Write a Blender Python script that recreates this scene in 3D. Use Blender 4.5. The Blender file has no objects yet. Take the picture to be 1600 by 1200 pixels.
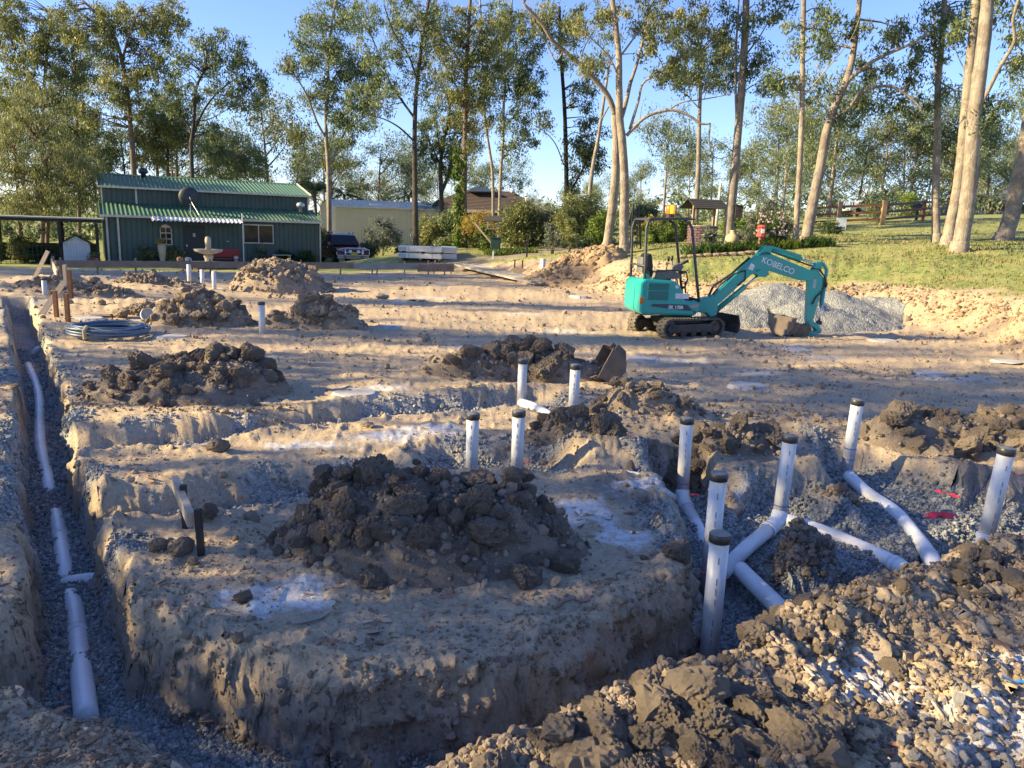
import bpy, bmesh, math, random
import numpy as np
from mathutils import Vector, Matrix, Euler

R = math.radians
sc = bpy.context.scene
C = sc.collection
rnd = random.Random(7)
rng = np.random.default_rng(11)

# ------------------------------------------------------------------ camera, sky, sun
CAM_H, PITCH, ROLL, FPX = 2.0, R(11.7), R(2.1), 1200.0
cam_d = bpy.data.cameras.new('camera'); cam = bpy.data.objects.new('camera', cam_d); C.objects.link(cam)
cam_d.sensor_width = 36.0; cam_d.lens = 36.0 * FPX / 1600.0
cam_d.clip_start = 0.05; cam_d.clip_end = 6000
cam.matrix_world = Matrix.Translation((0, 0, CAM_H)) @ (Euler((math.pi/2 - PITCH, 0, 0)).to_matrix() @ Matrix.Rotation(ROLL, 3, 'Z')).to_4x4()
sc.camera = cam

SUN_EL, SUN_AZ = R(24), R(8)            # shadows run towards +X and 8 degrees away from the camera
world = bpy.data.worlds.new('World'); sc.world = world; world.use_nodes = True
wn = world.node_tree.nodes; bg = wn['Background']
sky = wn.new('ShaderNodeTexSky'); sky.sky_type = 'NISHITA'; sky.sun_disc = False
sky.sun_elevation = SUN_EL; sky.sun_rotation = R(-98); sky.air_density = 1.0; sky.dust_density = 0.15; sky.ozone_density = 3.0
wb = wn.new('ShaderNodeMix'); wb.data_type = 'RGBA'; wb.blend_type = 'MULTIPLY'; wb.inputs[0].default_value = 1.0; wb.inputs[7].default_value = (.80, .83, 1.10, 1)   # white balance of the shot
gm = wn.new('ShaderNodeGamma'); gm.inputs['Gamma'].default_value = 1.0
world.node_tree.links.new(sky.outputs[0], wb.inputs[6]); world.node_tree.links.new(wb.outputs[2], gm.inputs[0]); world.node_tree.links.new(gm.outputs[0], bg.inputs[0]); bg.inputs[1].default_value = 0.086
sun_d = bpy.data.lights.new('sun', 'SUN'); sun = bpy.data.objects.new('sun', sun_d); C.objects.link(sun)
sun_d.energy = 5.0; sun_d.angle = R(0.53); sun_d.color = (1.0, 0.80, 0.45)
sdir = Vector((math.cos(SUN_AZ)*math.cos(SUN_EL), math.sin(SUN_AZ)*math.cos(SUN_EL), -math.sin(SUN_EL)))
sun.rotation_euler = sdir.to_track_quat('-Z', 'Y').to_euler()
sc.view_settings.view_transform = 'Standard'; sc.view_settings.look = 'None'
sc.view_settings.exposure = 1.6; sc.view_settings.gamma = 1.0; sc.view_settings.use_curve_mapping = False

# ------------------------------------------------------------------ measuring
def ray(px, py):
    v = Vector(((px-800)/FPX, (600-py)/FPX, -1.0))
    return cam.matrix_world.to_3x3() @ v
def W(px, py, y):                        # the place at distance y seen at that point of the photograph
    d = ray(px, py); t = y/d.y
    return Vector((d.x*t, y, CAM_H + d.z*t))
def Wz(px, py, z=0.0):
    d = ray(px, py); t = (z-CAM_H)/d.z
    return Vector((d.x*t, d.y*t, z))

# ------------------------------------------------------------------ noise
def _h(ix, iy, iz, s):
    n = ix*np.uint32(374761393) + iy*np.uint32(668265263) + iz*np.uint32(1274126177) + np.uint32((s*974711) & 0xffffffff)
    n = (n ^ (n >> np.uint32(13))) * np.uint32(1274126177)
    n = (n ^ (n >> np.uint32(16))) * np.uint32(60493)
    return ((n >> np.uint32(7)) & np.uint32(0xffff)).astype(np.float32)*np.float32(1/32767.5) - np.float32(1.0)
def vn(x, y, z=None, s=0):
    x = np.atleast_1d(np.asarray(x, float)); y = np.atleast_1d(np.asarray(y, float))
    x0 = np.floor(x); y0 = np.floor(y); fx = (x-x0).astype(np.float32); fy = (y-y0).astype(np.float32)
    ix = x0.astype(np.int64).astype(np.uint32); iy = y0.astype(np.int64).astype(np.uint32)
    ux = fx*fx*fx*(fx*(fx*6-15)+10); uy = fy*fy*fy*(fy*(fy*6-15)+10)
    def pl(iz):
        jx = ix+np.uint32(1); jy = iy+np.uint32(1); a = _h(ix, iy, iz, s); b = _h(jx, iy, iz, s); c = _h(ix, jy, iz, s); d = _h(jx, jy, iz, s)
        return (a*(1-ux)+b*ux)*(1-uy) + (c*(1-ux)+d*ux)*uy
    if z is None: return pl(np.uint32(0))
    z = np.atleast_1d(np.asarray(z, float)); z0 = np.floor(z); fz = (z-z0).astype(np.float32); iz = z0.astype(np.int64).astype(np.uint32); uz = fz*fz*fz*(fz*(fz*6-15)+10)
    return pl(iz)*(1-uz) + pl(iz+np.uint32(1))*uz
def fbm(x, y, z=None, o=4, s=0, g=.5):
    t = 0; a = 1.0; n = 0
    for k in range(o):
        q = 2.03**k
        t = t + a*vn(x*q+k*17.3, y*q-k*9.1, None if z is None else z*q+k*5.7, s+k); n += a; a *= g
    return t/n
def ridge(x, y, z=None, o=3, s=0):
    t = 0; a = 1.0; n = 0
    for k in range(o):
        q = 2.1**k
        t = t + a*(1-2*np.abs(vn(x*q+k*3.1, y*q+k*7.7, None if z is None else z*q, s+k))); n += a; a *= .5
    return t/n
def sstep(a, b, x):
    t = np.clip((x-a)/(b-a), 0, 1); return t*t*(3-2*t)

# ------------------------------------------------------------------ mesh building
class M:
    def __init__(s, X=None): s.v = []; s.f = []; s.X = X
    def add(s, vs, fs):
        n = len(s.v); s.v += [tuple(p) for p in vs]; s.f += [tuple(i+n for i in f) for f in fs]; return s
    def box(s, x0, x1, y0, y1, z0, z1):
        return s.add([(x0,y0,z0),(x1,y0,z0),(x1,y1,z0),(x0,y1,z0),(x0,y0,z1),(x1,y0,z1),(x1,y1,z1),(x0,y1,z1)],
                     [(0,3,2,1),(4,5,6,7),(0,1,5,4),(1,2,6,5),(2,3,7,6),(3,0,4,7)])
    def beam(s, a, b, w, h, up=(0,0,1)):
        a = Vector(a); b = Vector(b); d = (b-a).normalized(); u = Vector(up)
        if abs(d.dot(u)) > .98: u = Vector((0,1,0))
        sx = d.cross(u).normalized()*w/2; uz = sx.cross(d).normalized()*h/2
        q = [a-sx-uz, a+sx-uz, a+sx+uz, a-sx+uz, b-sx-uz, b+sx-uz, b+sx+uz, b-sx+uz]
        return s.add(q, [(0,1,2,3),(7,6,5,4),(0,4,5,1),(1,5,6,2),(2,6,7,3),(3,7,4,0)])
    def tube(s, pts, r, n=8, cap=True, rag=0.0):
        pts = [Vector(p) for p in pts]; k = len(pts)
        rr = r if isinstance(r, (list, tuple)) else [r]*k
        vs = []; prev = None
        for i, p in enumerate(pts):
            d = (pts[min(i+1,k-1)] - pts[max(i-1,0)]).normalized()
            if prev is None:
                u = Vector((1,0,0)) if abs(d.x) < .8 else Vector((0,1,0))
                u = (u - d*u.dot(d)).normalized()
            else:
                u = (prev - d*prev.dot(d)).normalized()
            prev = u; w = d.cross(u)
            for j in range(n):
                a = 2*math.pi*j/n; q = rr[i]*(1+rag*rnd.uniform(-1,1))
                vs.append(p + u*math.cos(a)*q + w*math.sin(a)*q)
        fs = [(i*n+j, i*n+(j+1)%n, (i+1)*n+(j+1)%n, (i+1)*n+j) for i in range(k-1) for j in range(n)]
        if cap: fs += [tuple(range(n-1,-1,-1)), tuple((k-1)*n+j for j in range(n))]
        return s.add(vs, fs)
    def prism(s, poly, d0, d1, ax='y'):
        n = len(poly)
        f = {'y': lambda p,d: (p[0],d,p[1]), 'z': lambda p,d: (p[0],p[1],d), 'x': lambda p,d: (d,p[0],p[1])}[ax]
        vs = [f(p,d0) for p in poly] + [f(p,d1) for p in poly]
        return s.add(vs, [tuple(range(n)), tuple(range(2*n-1,n-1,-1))] + [(i, n+i, n+(i+1)%n, (i+1)%n) for i in range(n)])
    def lathe(s, prof, n=16, c=(0,0,0), ax='z'):
        vs = []
        for r, z in prof:
            for j in range(n):
                a = 2*math.pi*j/n; x, y = r*math.cos(a), r*math.sin(a)
                p = (x,y,z) if ax == 'z' else ((x,z,y) if ax == 'y' else (z,x,y))
                vs.append((p[0]+c[0], p[1]+c[1], p[2]+c[2]))
        k = len(prof)
        fs = [(i*n+j, i*n+(j+1)%n, (i+1)*n+(j+1)%n, (i+1)*n+j) for i in range(k-1) for j in range(n)]
        fs += [tuple(range(n-1,-1,-1)), tuple((k-1)*n+j for j in range(n))]
        return s.add(vs, fs)
    def mesh(s, name, mat, smooth=False, bevel=0.0):
        me = bpy.data.meshes.new(name)
        vs = s.v if s.X is None else [tuple(s.X @ Vector(p)) for p in s.v]
        me.from_pydata(vs, [], s.f); 
        bm = bmesh.new(); bm.from_mesh(me)
        bmesh.ops.recalc_face_normals(bm, faces=bm.faces)
        if bevel:
            es = [e for e in bm.edges if len(e.link_faces) == 2 and e.calc_face_angle(0) > .5]
            bmesh.ops.bevel(bm, geom=es, offset=bevel, segments=2, affect='EDGES', profile=.6, clamp_overlap=True)
        bm.to_mesh(me); bm.free()
        me.materials.append(mat)
        if smooth: me.polygons.foreach_set('use_smooth', [True]*len(me.polygons))
        return me
    def build(s, name, mat, parent=None, smooth=False, bevel=0.0, loc=None):
        return link(name, s.mesh(name, mat, smooth, bevel), parent, loc)

def link(name, me, parent=None, loc=None):
    o = bpy.data.objects.new(name, me); C.objects.link(o)
    if parent is not None: o.parent = parent
    if loc is not None: o.location = loc
    return o
def tag(o, label=None, cat=None, group=None, kind=None):
    if label: o['label'] = label
    if cat: o['category'] = cat
    if group: o['group'] = group
    if kind: o['kind'] = kind
    return o
def thing(name, label, cat, loc=(0,0,0), rz=0.0, group=None):
    o = bpy.data.objects.new(name, None); C.objects.link(o); o.empty_display_size = .2
    o.location = loc; o.rotation_euler = (0,0,rz)
    return tag(o, label, cat, group)
def npmesh(name, v, f, mat, smooth=False, tint=None):
    me = bpy.data.meshes.new(name)
    v = np.asarray(v, np.float32); f = np.asarray(f, np.int32); k = f.shape[1]
    me.vertices.add(len(v)); me.vertices.foreach_set('co', v.ravel())
    me.loops.add(f.size); me.loops.foreach_set('vertex_index', f.ravel())
    me.polygons.add(len(f)); me.polygons.foreach_set('loop_start', np.arange(0, f.size, k, dtype=np.int32))
    if tint is not None:
        a = me.attributes.new('tint', 'FLOAT', 'FACE'); a.data.foreach_set('value', np.asarray(tint, np.float32))
    me.materials.append(mat); me.update(calc_edges=True)
    if smooth: me.polygons.foreach_set('use_smooth', np.ones(len(f), bool))
    return me
def dup(o, loc, rz, sc_=1.0, label=None, group=None):
    r = o.copy(); C.objects.link(r); r.location = loc; r.rotation_euler = (0,0,rz); r.scale = (sc_,)*3 if not isinstance(sc_, tuple) else sc_
    if label: r['label'] = label
    if group: r['group'] = group
    for ch in o.children:
        c = ch.copy(); C.objects.link(c); c.parent = r
        for g in ch.children:
            d = g.copy(); C.objects.link(d); d.parent = c
    return r

# ------------------------------------------------------------------ materials
def newmat(name):
    m = bpy.data.materials.new(name); m.use_nodes = True
    return m, m.node_tree.nodes, m.node_tree.links, m.node_tree.nodes['Principled BSDF']
def mixc(N, L, fac, a, b, mode='MIX'):
    n = N.new('ShaderNodeMix'); n.data_type = 'RGBA'; n.blend_type = mode
    for sock, val in ((n.inputs[0], fac), (n.inputs[6], a), (n.inputs[7], b)):
        if hasattr(val, 'is_linked'): L.new(val, sock)
        elif isinstance(val, (int, float)): sock.default_value = val
        else: sock.default_value = (*val, 1)
    return n.outputs[2]
def tex(N, L, kind, scale, detail=4, rough=.6, vec=None, dist=0.0):
    n = N.new('ShaderNodeTexNoise' if kind == 'noise' else 'ShaderNodeTexVoronoi')
    n.inputs['Scale'].default_value = scale
    if kind == 'noise':
        n.inputs['Detail'].default_value = detail; n.inputs['Roughness'].default_value = rough; n.inputs['Distortion'].default_value = dist
    if vec is not None: L.new(vec, n.inputs['Vector'])
    return n
def ramp(N, L, src, stops):
    r = N.new('ShaderNodeValToRGB'); L.new(src, r.inputs[0]); e = r.color_ramp.elements
    while len(e) < len(stops): e.new(.5)
    for q, (p, c) in zip(e, stops):
        q.position = p; q.color = (*c, 1) if not isinstance(c, (int, float)) else (c, c, c, 1)
    return r.outputs[0]
def mval(N, L, op, a, b):
    n = N.new('ShaderNodeMath'); n.operation = op
    for i, v in enumerate((a, b)):
        if hasattr(v, 'is_linked'): L.new(v, n.inputs[i])
        else: n.inputs[i].default_value = v
    return n.outputs[0]
MC = {}
def mat(name, col, rough=.6, col2=None, scale=6.0, metal=0.0, bump=0.0, bscale=30.0, dirt=0.0, stretch=None, emit=None, coat=0.0):
    if name in MC: return MC[name]
    m, N, L, P = newmat(name)
    tc = N.new('ShaderNodeTexCoord'); vec = tc.outputs['Object']
    if stretch:
        mp = N.new('ShaderNodeMapping'); mp.inputs['Scale'].default_value = stretch; L.new(vec, mp.inputs['Vector']); vec = mp.outputs[0]
    n1 = tex(N, L, 'noise', scale, 6, .65, vec)
    c2 = col2 if col2 else tuple(c*.72 for c in col)
    c = mixc(N, L, ramp(N, L, n1.outputs[0], [(.35, 0.0), (.68, 1.0)]), col, c2)
    if dirt:
        n2 = tex(N, L, 'noise', scale*.45, 8, .75, tc.outputs['Object'], .6)
        c = mixc(N, L, mval(N, L, 'MULTIPLY', ramp(N, L, n2.outputs[0], [(.45, 0.0), (.7, 1.0)]), dirt), c, (.22, .165, .115))
    L.new(c, P.inputs['Base Color']); P.inputs['Roughness'].default_value = rough; P.inputs['Metallic'].default_value = metal
    if coat: P.inputs['Coat Weight'].default_value = coat; P.inputs['Coat Roughness'].default_value = .08
    if bump:
        b = N.new('ShaderNodeBump'); b.inputs['Strength'].default_value = bump; b.inputs['Distance'].default_value = .02
        L.new(tex(N, L, 'noise', bscale, 6, .65, vec).outputs[0], b.inputs['Height']); L.new(b.outputs[0], P.inputs['Normal'])
    if emit: P.inputs['Emission Color'].default_value = (*emit[0], 1); P.inputs['Emission Strength'].default_value = emit[1]
    MC[name] = m; return m

pvc = mat('grey_pvc', (.62,.63,.64), .38, (.54,.55,.56), 5.0, dirt=.55)
pvc_w = mat('white_pvc', (.80,.81,.83), .35, (.72,.73,.75), 4.0, dirt=.3)
cap_m = mat('black_cap', (.02,.022,.028), .4, (.05,.05,.05), 9.0, dirt=.12)
cap_top = mat('dusty_cap_top', (.10,.13,.18), .45, (.25,.22,.18), 14.0)
print_m = mat('pipe_print', (.22,.24,.28), .6)
blue_ink = mat('blue_primer', (.05,.10,.42), .5); red_ink = mat('red_primer', (.5,.08,.10), .5)
timber = mat('weathered_timber', (.30,.215,.145), .8, (.19,.135,.09), 3.0, bump=.3, stretch=(1,1,1), bscale=22)
timber_p = mat('pale_timber', (.46,.38,.29), .8, (.34,.27,.2), 4.0, bump=.25)
timber_g = mat('grey_timber', (.36,.33,.29), .85, (.24,.22,.19), 3.0, bump=.3)
rusty = mat('rusty_stake', (.22,.10,.045), .85, (.12,.055,.03), 12.0, bump=.3)
steelblk = mat('black_steel', (.02,.02,.022), .5)
# ------------------------------------------------------------------ terrain
CP = np.array([(-20,38,-.64),(-11,43,-.64),(-24,38,-.7),(-30,30,-.5),(-10,46,-.65),(-6,45,-.35),(-10,41.5,-.6),(-14.7,24.6,0),(-20,20,-.1),(-12,12,0),(-3,30,0),
 (-2.6,33,.1),(-4,35,.22),(-2.7,40,.74),(-4.8,37,.72),(-8,40,-.3),(.95,28,.66),(1,31,.78),(3,38,.95),(-10,60,.02),(-6.8,60,.15),(-2,62,1.0),
 (3.9,28.4,1.15),(7.9,26,1.36),(9.7,26,1.55),(7.8,29,1.6),(13.6,24,1.68),(14.6,27,1.9),(18.7,30,2.1),(15.7,40,2.3),(23,45,3.05),(28.8,45,3.3),
 (10.8,16.1,.8),(12.5,18,1.0),(4,24,.7),(7,22.8,.75),(9.8,21,.8),(16,12,1.1),(20,20,1.9),(44,75,4.6),(0,100,1.5),(-40,80,-.3),(-60,40,-.8),
 (30,10,2.0),(0,-10,.3),(-20,-5,0),(15,-5,.8),(60,20,4),(70,70,5.5),(0,5,0),(5,5,.1),(8,12,.2)], float)
def _U(r2): return np.where(r2 > 1e-9, r2*np.log(r2+1e-12), 0)
_n = len(CP); _K = _U(((CP[:,None,:2]-CP[None,:,:2])**2).sum(-1)) + np.eye(_n)*3.0
_P = np.c_[np.ones(_n), CP[:,:2]]
_w = np.linalg.solve(np.block([[_K,_P],[_P.T,np.zeros((3,3))]]), np.r_[CP[:,2], 0,0,0])
def natural(x, y):
    z = _w[_n] + _w[_n+1]*x + _w[_n+2]*y
    for i in range(_n): z = z + _w[i]*_U((x-CP[i,0])**2+(y-CP[i,1])**2)
    r = np.hypot(x, y); far = np.clip(.05*x + .5, -1.2, 5.0)
    t = sstep(70, 115, r); return np.where(r > 115, far, z*(1-t)+far*t)
PAD = np.array([(-45,-25),(11.5,-25),(9.6,4),(9.1,11),(9.2,14),(9.5,18),(8.2,20),(5,21.3),(3.2,22.6),(1.6,27),(-2.6,31.5),(-14.8,25.6),(-45,22)], float)
def seg_d(x, y, a, b):
    dx, dy = b[0]-a[0], b[1]-a[1]; l2 = dx*dx+dy*dy
    t = np.clip(((x-a[0])*dx+(y-a[1])*dy)/l2, 0, 1)
    return np.hypot(x-a[0]-t*dx, y-a[1]-t*dy), t
def poly_d(x, y, pts):
    d = np.full(np.shape(x), 1e9)
    for a, b in zip(pts[:-1], pts[1:]): d = np.minimum(d, seg_d(x, y, a, b)[0])
    return d
def in_poly(x, y, P):
    c = np.zeros(np.shape(x), bool); j = len(P)-1
    for i in range(len(P)):
        xi, yi = P[i]; xj, yj = P[j]
        if yi != yj: c ^= ((yi > y) != (yj > y)) & (x < (xj-xi)*(y-yi)/(yj-yi)+xi)
        j = i
    return c
#           points, half width, floor, wall width
TR = [([(-10.6,16.3),(-8.1,12.6),(-5.5,8.73),(-4.07,6.41),(-3.25,5.23),(-2.75,4.48),(-2.16,3.55),(-1.95,3.25)], .15, -.42, .10),
      ([(-2.15,3.34),(-1.25,2.98),(-.6,2.76),(.1,3.02),(.85,3.5),(1.33,4.08),(1.55,4.9)], .16, -.46, .22),
      ([(1.50,6.6),(1.52,5.9),(1.5,5.3),(1.45,4.7)], .20, -.34, .14),
      ([(2.2,5.95),(1.9,5.6),(1.6,5.3),(1.5,4.9)], .22, -.32, .14),
      ([(2.15,6.05),(2.45,5.8),(2.7,5.4),(2.72,4.9)], .17, -.30, .16),
      ([(3.2,7.0),(3.28,6.3),(3.15,5.6),(3.0,4.9)], .24, -.26, .2),
      ([(4.6,5.9),(3.6,5.3),(3.0,5.0),(2.6,4.75),(2.2,4.45),(1.75,4.35),(1.4,4.3)], .24, -.33, .12),
      ([(-3.9,6.45),(-3.0,6.9),(-2.27,7.5),(-1.4,8.1),(-.4,8.7),(.3,9.1)], .15, -.19, .3),
      ([(-3.0,4.9),(-2.3,5.2),(-1.8,5.55),(-1.3,5.7)], .13, -.22, .28),
      ([(-.45,6.55),(.25,6.5)], .17, -.17, .3),
      ([(.1,9.0),(.45,8.5),(.75,8.0)], .14, -.10, .3)]
BASIN = np.array([(1.38,6.45),(1.36,5.2),(1.5,4.35),(2.3,4.35),(3.0,4.75),(4.9,5.9),(4.6,6.35),(3.9,6.3),(3.55,7.15),(3.05,7.2),(2.75,6.55),(2.2,6.15),(1.75,6.25)], float)
RIDGES = [(2.02,4.86,.30,.19,.20),(2.72,6.05,.22,.30,.13),(3.62,6.1,.22,.25,.10)]
HEAP = [(-3.6,3.0),(-2.3,2.78),(-1.5,2.58),(-.85,2.3),(-.35,2.2),(.2,2.5),(.65,2.86),(1.35,3.36),(2.2,3.85),(3.1,4.4),(4.4,5.0),(7,6.0)]
HEAPH = [-.02,-.02,-.02,-.02,.02,.10,.14,.13,.12,.13,.14,.12]
# soil spoil spread as low humps on the pad: x, y, rx, ry, height
HUMP = [(1.25,8.1,.75,.5,.16),(.45,6.85,.5,.3,.06),(1.1,6.75,.55,.3,.10),(2.2,6.8,.6,.35,.12),(2.9,7.7,.5,.4,.1),(4.0,6.4,.5,.4,.12),
        (.9,5.6,.5,.4,.1),(-2.55,7.15,.6,.3,.1),(-8.3,16.5,2,.8,.15),(-9.6,19.8,1.6,.7,.14),(-6.5,17.4,1.2,.6,.05),
        (-12,18.2,1.8,1.6,.2),(-12.5,21.5,2,1,.15),(1.0,22.5,1,.8,.1),(-1.4,24,1.5,.5,.1),(4.6,24.5,3,1.0,.22),(8.3,23.5,2.5,1.0,.2),(11,22.2,2.2,.9,.16)]
LIME = [(-1.25,3.72,.34,.30),(-2.85,6.55,.45,.25),(-.75,7.15,.55,.42),(.55,5.15,.42,.30),(.8,4.75,.3,.2),(1.15,5.6,.35,.25),(-1.5,9.0,.35,.3),(1.6,3.0,.35,.22),(2.0,2.75,.3,.3),(2.25,2.45,.5,.42),
        (1.8,2.62,.28,.22),(2.3,3.2,.25,.2),(-1.8,6.6,.5,.22),(-1.2,6.9,.6,.2),(5.2,12.9,.6,.3),(-3.0,19.5,.7,.5),(-2.2,21,.8,.5),(.2,17.5,.8,.4),(2.2,12.0,.9,.4),(1.0,15.0,1.0,.4),(4.8,14.2,.8,.4),
        (3.5,11.0,.6,.25),(-4.0,10.8,.7,.3),(2.2,6.2,.3,.2),(-.6,12.6,.8,.3),(6.6,11.2,.7,.3)]
ROAD = [(-9.2,47.5),(-6.0,40.5),(-3.2,34.5),(-.2,34.6),(2.2,37.5),(5,44)]
BANK = [(1.2,28.6),(2.6,24.3),(4.5,22.6),(7.5,21.4),(9.7,20),(10.4,17.5),(10.2,14),(10,10)]

def terrain(x, y, full=True):
    x = np.asarray(x, float); y = np.asarray(y, float)
    d = poly_d(x, y, list(map(tuple, PAD))+[tuple(PAD[0])])
    sd = np.where(in_poly(x, y, PAD), -d, d) + fbm(x*.7, y*.7, o=3, s=3)*.35
    w = 1.5
    t = sstep(-.15, w, sd); nat = np.zeros_like(x); kk = t > 0
    if kk.any(): nat[kk] = natural(x[kk], y[kk])
    pad = fbm(x*.45, y*.45, o=3, s=5)*.05 + fbm(x*2.2, y*2.2, o=4, s=6)*.028
    z = pad*(1-t) + nat*t
    r = np.hypot(x, y)
    z = z + np.where(sd > 0, fbm(x*.5, y*.5, o=3, s=8)*.07*np.minimum(1, sd/2), 0)
    # crumbly bank
    bk = np.exp(-((sd-.7)/.6)**2)*(x > -1)*(r < 40)
    z = z + bk*(ridge(x*1.6, y*1.6, o=4, s=30)*.08 + ridge(x*6, y*6, o=3, s=31)*.04)
    gravel = np.zeros_like(x); lime = np.zeros_like(x); clay = np.zeros_like(x); straw = np.zeros_like(x)
    grass = sstep(1.35, 2.1, sd + fbm(x*1.3, y*1.3, o=3, s=40)*.9)
    road = 1 - sstep(1.0, 1.5, poly_d(x, y, ROAD)+fbm(x*1.2, y*1.2, o=2, s=44)*.3)
    dirt = np.maximum(1-grass, 0)
    if full:
        near = r < 32
        if not near.any(): return z, gravel, lime, grass, clay, road, np.clip(bk*1.3, 0, 1)
        X, Y = x[near], y[near]; Z = z[near].copy()
        for (hx, hy, rx, ry, hh) in HUMP:
            e = ((X-hx)/rx)**2 + ((Y-hy)/ry)**2
            k = np.exp(-e*1.3); Z += hh*k*(1+.5*ridge(X*3.2, Y*3.2, o=3, s=12)) ; clay_k = np.clip(k*1.4-.25, 0, 1)
            cc = clay[near]; clay[near] = np.maximum(cc, clay_k*(hy < 12))
        # foreground spoil
        hd = np.full(X.shape, 1e9); hh = np.zeros(X.shape); side = np.zeros(X.shape)
        for i in range(len(HEAP)-1):
            a, b = HEAP[i], HEAP[i+1]; dd, tt = seg_d(X, Y, a, b); k = dd < hd
            hd = np.where(k, dd, hd); hh = np.where(k, HEAPH[i]*(1-tt)+HEAPH[i+1]*tt, hh)
            side = np.where(k, np.sign((b[0]-a[0])*(Y-a[1])-(b[1]-a[1])*(X-a[0])), side)
        hd = hd*np.where(side > 0, 1, -1)            # > 0 beyond the crest
        hn = hd + fbm(X*3, Y*3, o=3, s=50)*.10
        heap = np.where(hn > 0, 1-sstep(0, .36, hn), 1-.35*sstep(0, 1.2, -hn))
        hk = hh*heap
        Z += hk*(1+.5*fbm(X*2.4, Y*2.4, o=3, s=52)) + np.where(hn < .15, 1, 0)*np.clip(hk,0,1)*(.42*ridge(X*5, Y*5, o=3, s=54)+.25*ridge(X*13, Y*13, o=2, s=56))
        bd = poly_d(X, Y, list(map(tuple, BASIN))+[tuple(BASIN[0])]); bi = np.where(in_poly(X, Y, BASIN), -bd, bd) + fbm(X*3, Y*3, o=3, s=58)*.16
        bt = 1-sstep(-.12, .14, bi); bz = -.26 + fbm(X*2.0, Y*2.0, o=2, s=59)*.035
        for (hx, hy, rx, ry, hh_) in RIDGES:
            e = ((X-hx)/rx)**2+((Y-hy)/ry)**2 + fbm(X*5, Y*5, o=2, s=57)*.5; bz = bz + hh_*np.exp(-np.maximum(e,0)**1.6*.8)
        Z = np.where(bt > 0, Z*(1-bt)+np.minimum(Z, bz)*bt, Z)
        n1 = fbm(X*3.2, Y*3.2, o=2, s=60)*.07; n2 = fbm(X*14, Y*14, o=2, s=61)*.004
        gmask = np.zeros(X.shape)
        for (pts, hw, fl, wall) in TR:
            dd = poly_d(X, Y, pts) + n1*(.9) + n2*1.1
            f = sstep(hw, hw+wall, dd)
            lip = np.exp(-((dd-hw-wall-.05)/.09)**2)
            Z = np.where(f < 1, np.minimum(Z, fl + n2*.6 + (Z-fl)*f), Z + lip*(.012+ridge(X*9, Y*9, o=2, s=63)*.022))
            gmask = np.maximum(gmask, 1-sstep(hw-.04, hw+wall*.55, dd))
            sp = (1-sstep(hw+.05, hw+.6, dd))*sstep(.0, .35, fbm(X*2.3, Y*2.3, o=3, s=70)+.08)
            gmask = np.maximum(gmask, sp*.85*(Y > 4.2))
        gmask = np.maximum(gmask, bt*np.clip((.02-Z+bz*0)*9, 0, 1)*sstep(-.35, .05, fbm(X*2.6, Y*2.6, o=3, s=73)))
        gx = (1-sstep(.6, 1.15, np.abs((X-2.45)/1.25)))*(1-sstep(.55, 1.1, np.abs((Y-5.4)/.95)))   # loose gravel over the low ridges between the drains
        gmask = np.maximum(gmask, gx*sstep(-.1, .3, fbm(X*2.6, Y*2.6, o=3, s=72)+.05))
        gmask = gmask*np.where((Y < 4.9) & (hn < .3) & (hk > .05), np.clip(hn/.3, 0, 1), 1)
        for (lx, ly, rx, ry) in LIME:
            e = np.sqrt(((X-lx)/rx)**2+((Y-ly)/ry)**2)
            lm = sstep(.15, .55, (1-e)+fbm(X*4.0, Y*4.0, o=5, s=80, g=.65)*.75)
            lime[near] = np.maximum(lime[near], lm*(.95-.45*(Y > 10)))
        # fine relief
        amp = 1.0 + 1.5*np.clip(hk*5, 0, 1)
        Z += fbm(X*7, Y*7, o=3, s=90)*.016*amp + fbm(X*24, Y*24, o=3, s=91)*.008*amp*(r[near] < 14)
        dist_cl = ridge(X*2.8, Y*2.8, o=4, s=93)
        Z += np.clip(dist_cl-.35, 0, 1)*.05*(r[near] < 20)
        # tracks of the digger, running across the pad
        ang = X*.35+Y*.94 + fbm(X*.3, Y*.3, o=2, s=95)*1.2
        Z += np.where((Y > 9) & (Y < 27), np.maximum(0, np.sin(ang*5.2)-.55)*.03 + fbm(X*1.2, Y*5.5, o=3, s=97)*.018, 0)
        gravel[near] = gmask
        clay[near] = np.maximum(clay[near], np.clip((1-sstep(0, .5, np.abs(hn)))*.25, 0, 1))
        wl = np.clip((-(Z)-.06+fbm(X*3,Y*3,o=3,s=99)*.12)*3.0, 0, 1)
        clay[near] = np.maximum(clay[near], wl*.85)
        z[near] = Z
    straw = np.clip(bk*1.3, 0, 1)
    return z, gravel, lime, grass, clay, road, straw
def GZ(x, y):
    return float(terrain(np.array([x]), np.array([y]))[0][0])
def GZa(x, y): return terrain(np.asarray(x), np.asarray(y))[0]

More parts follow.
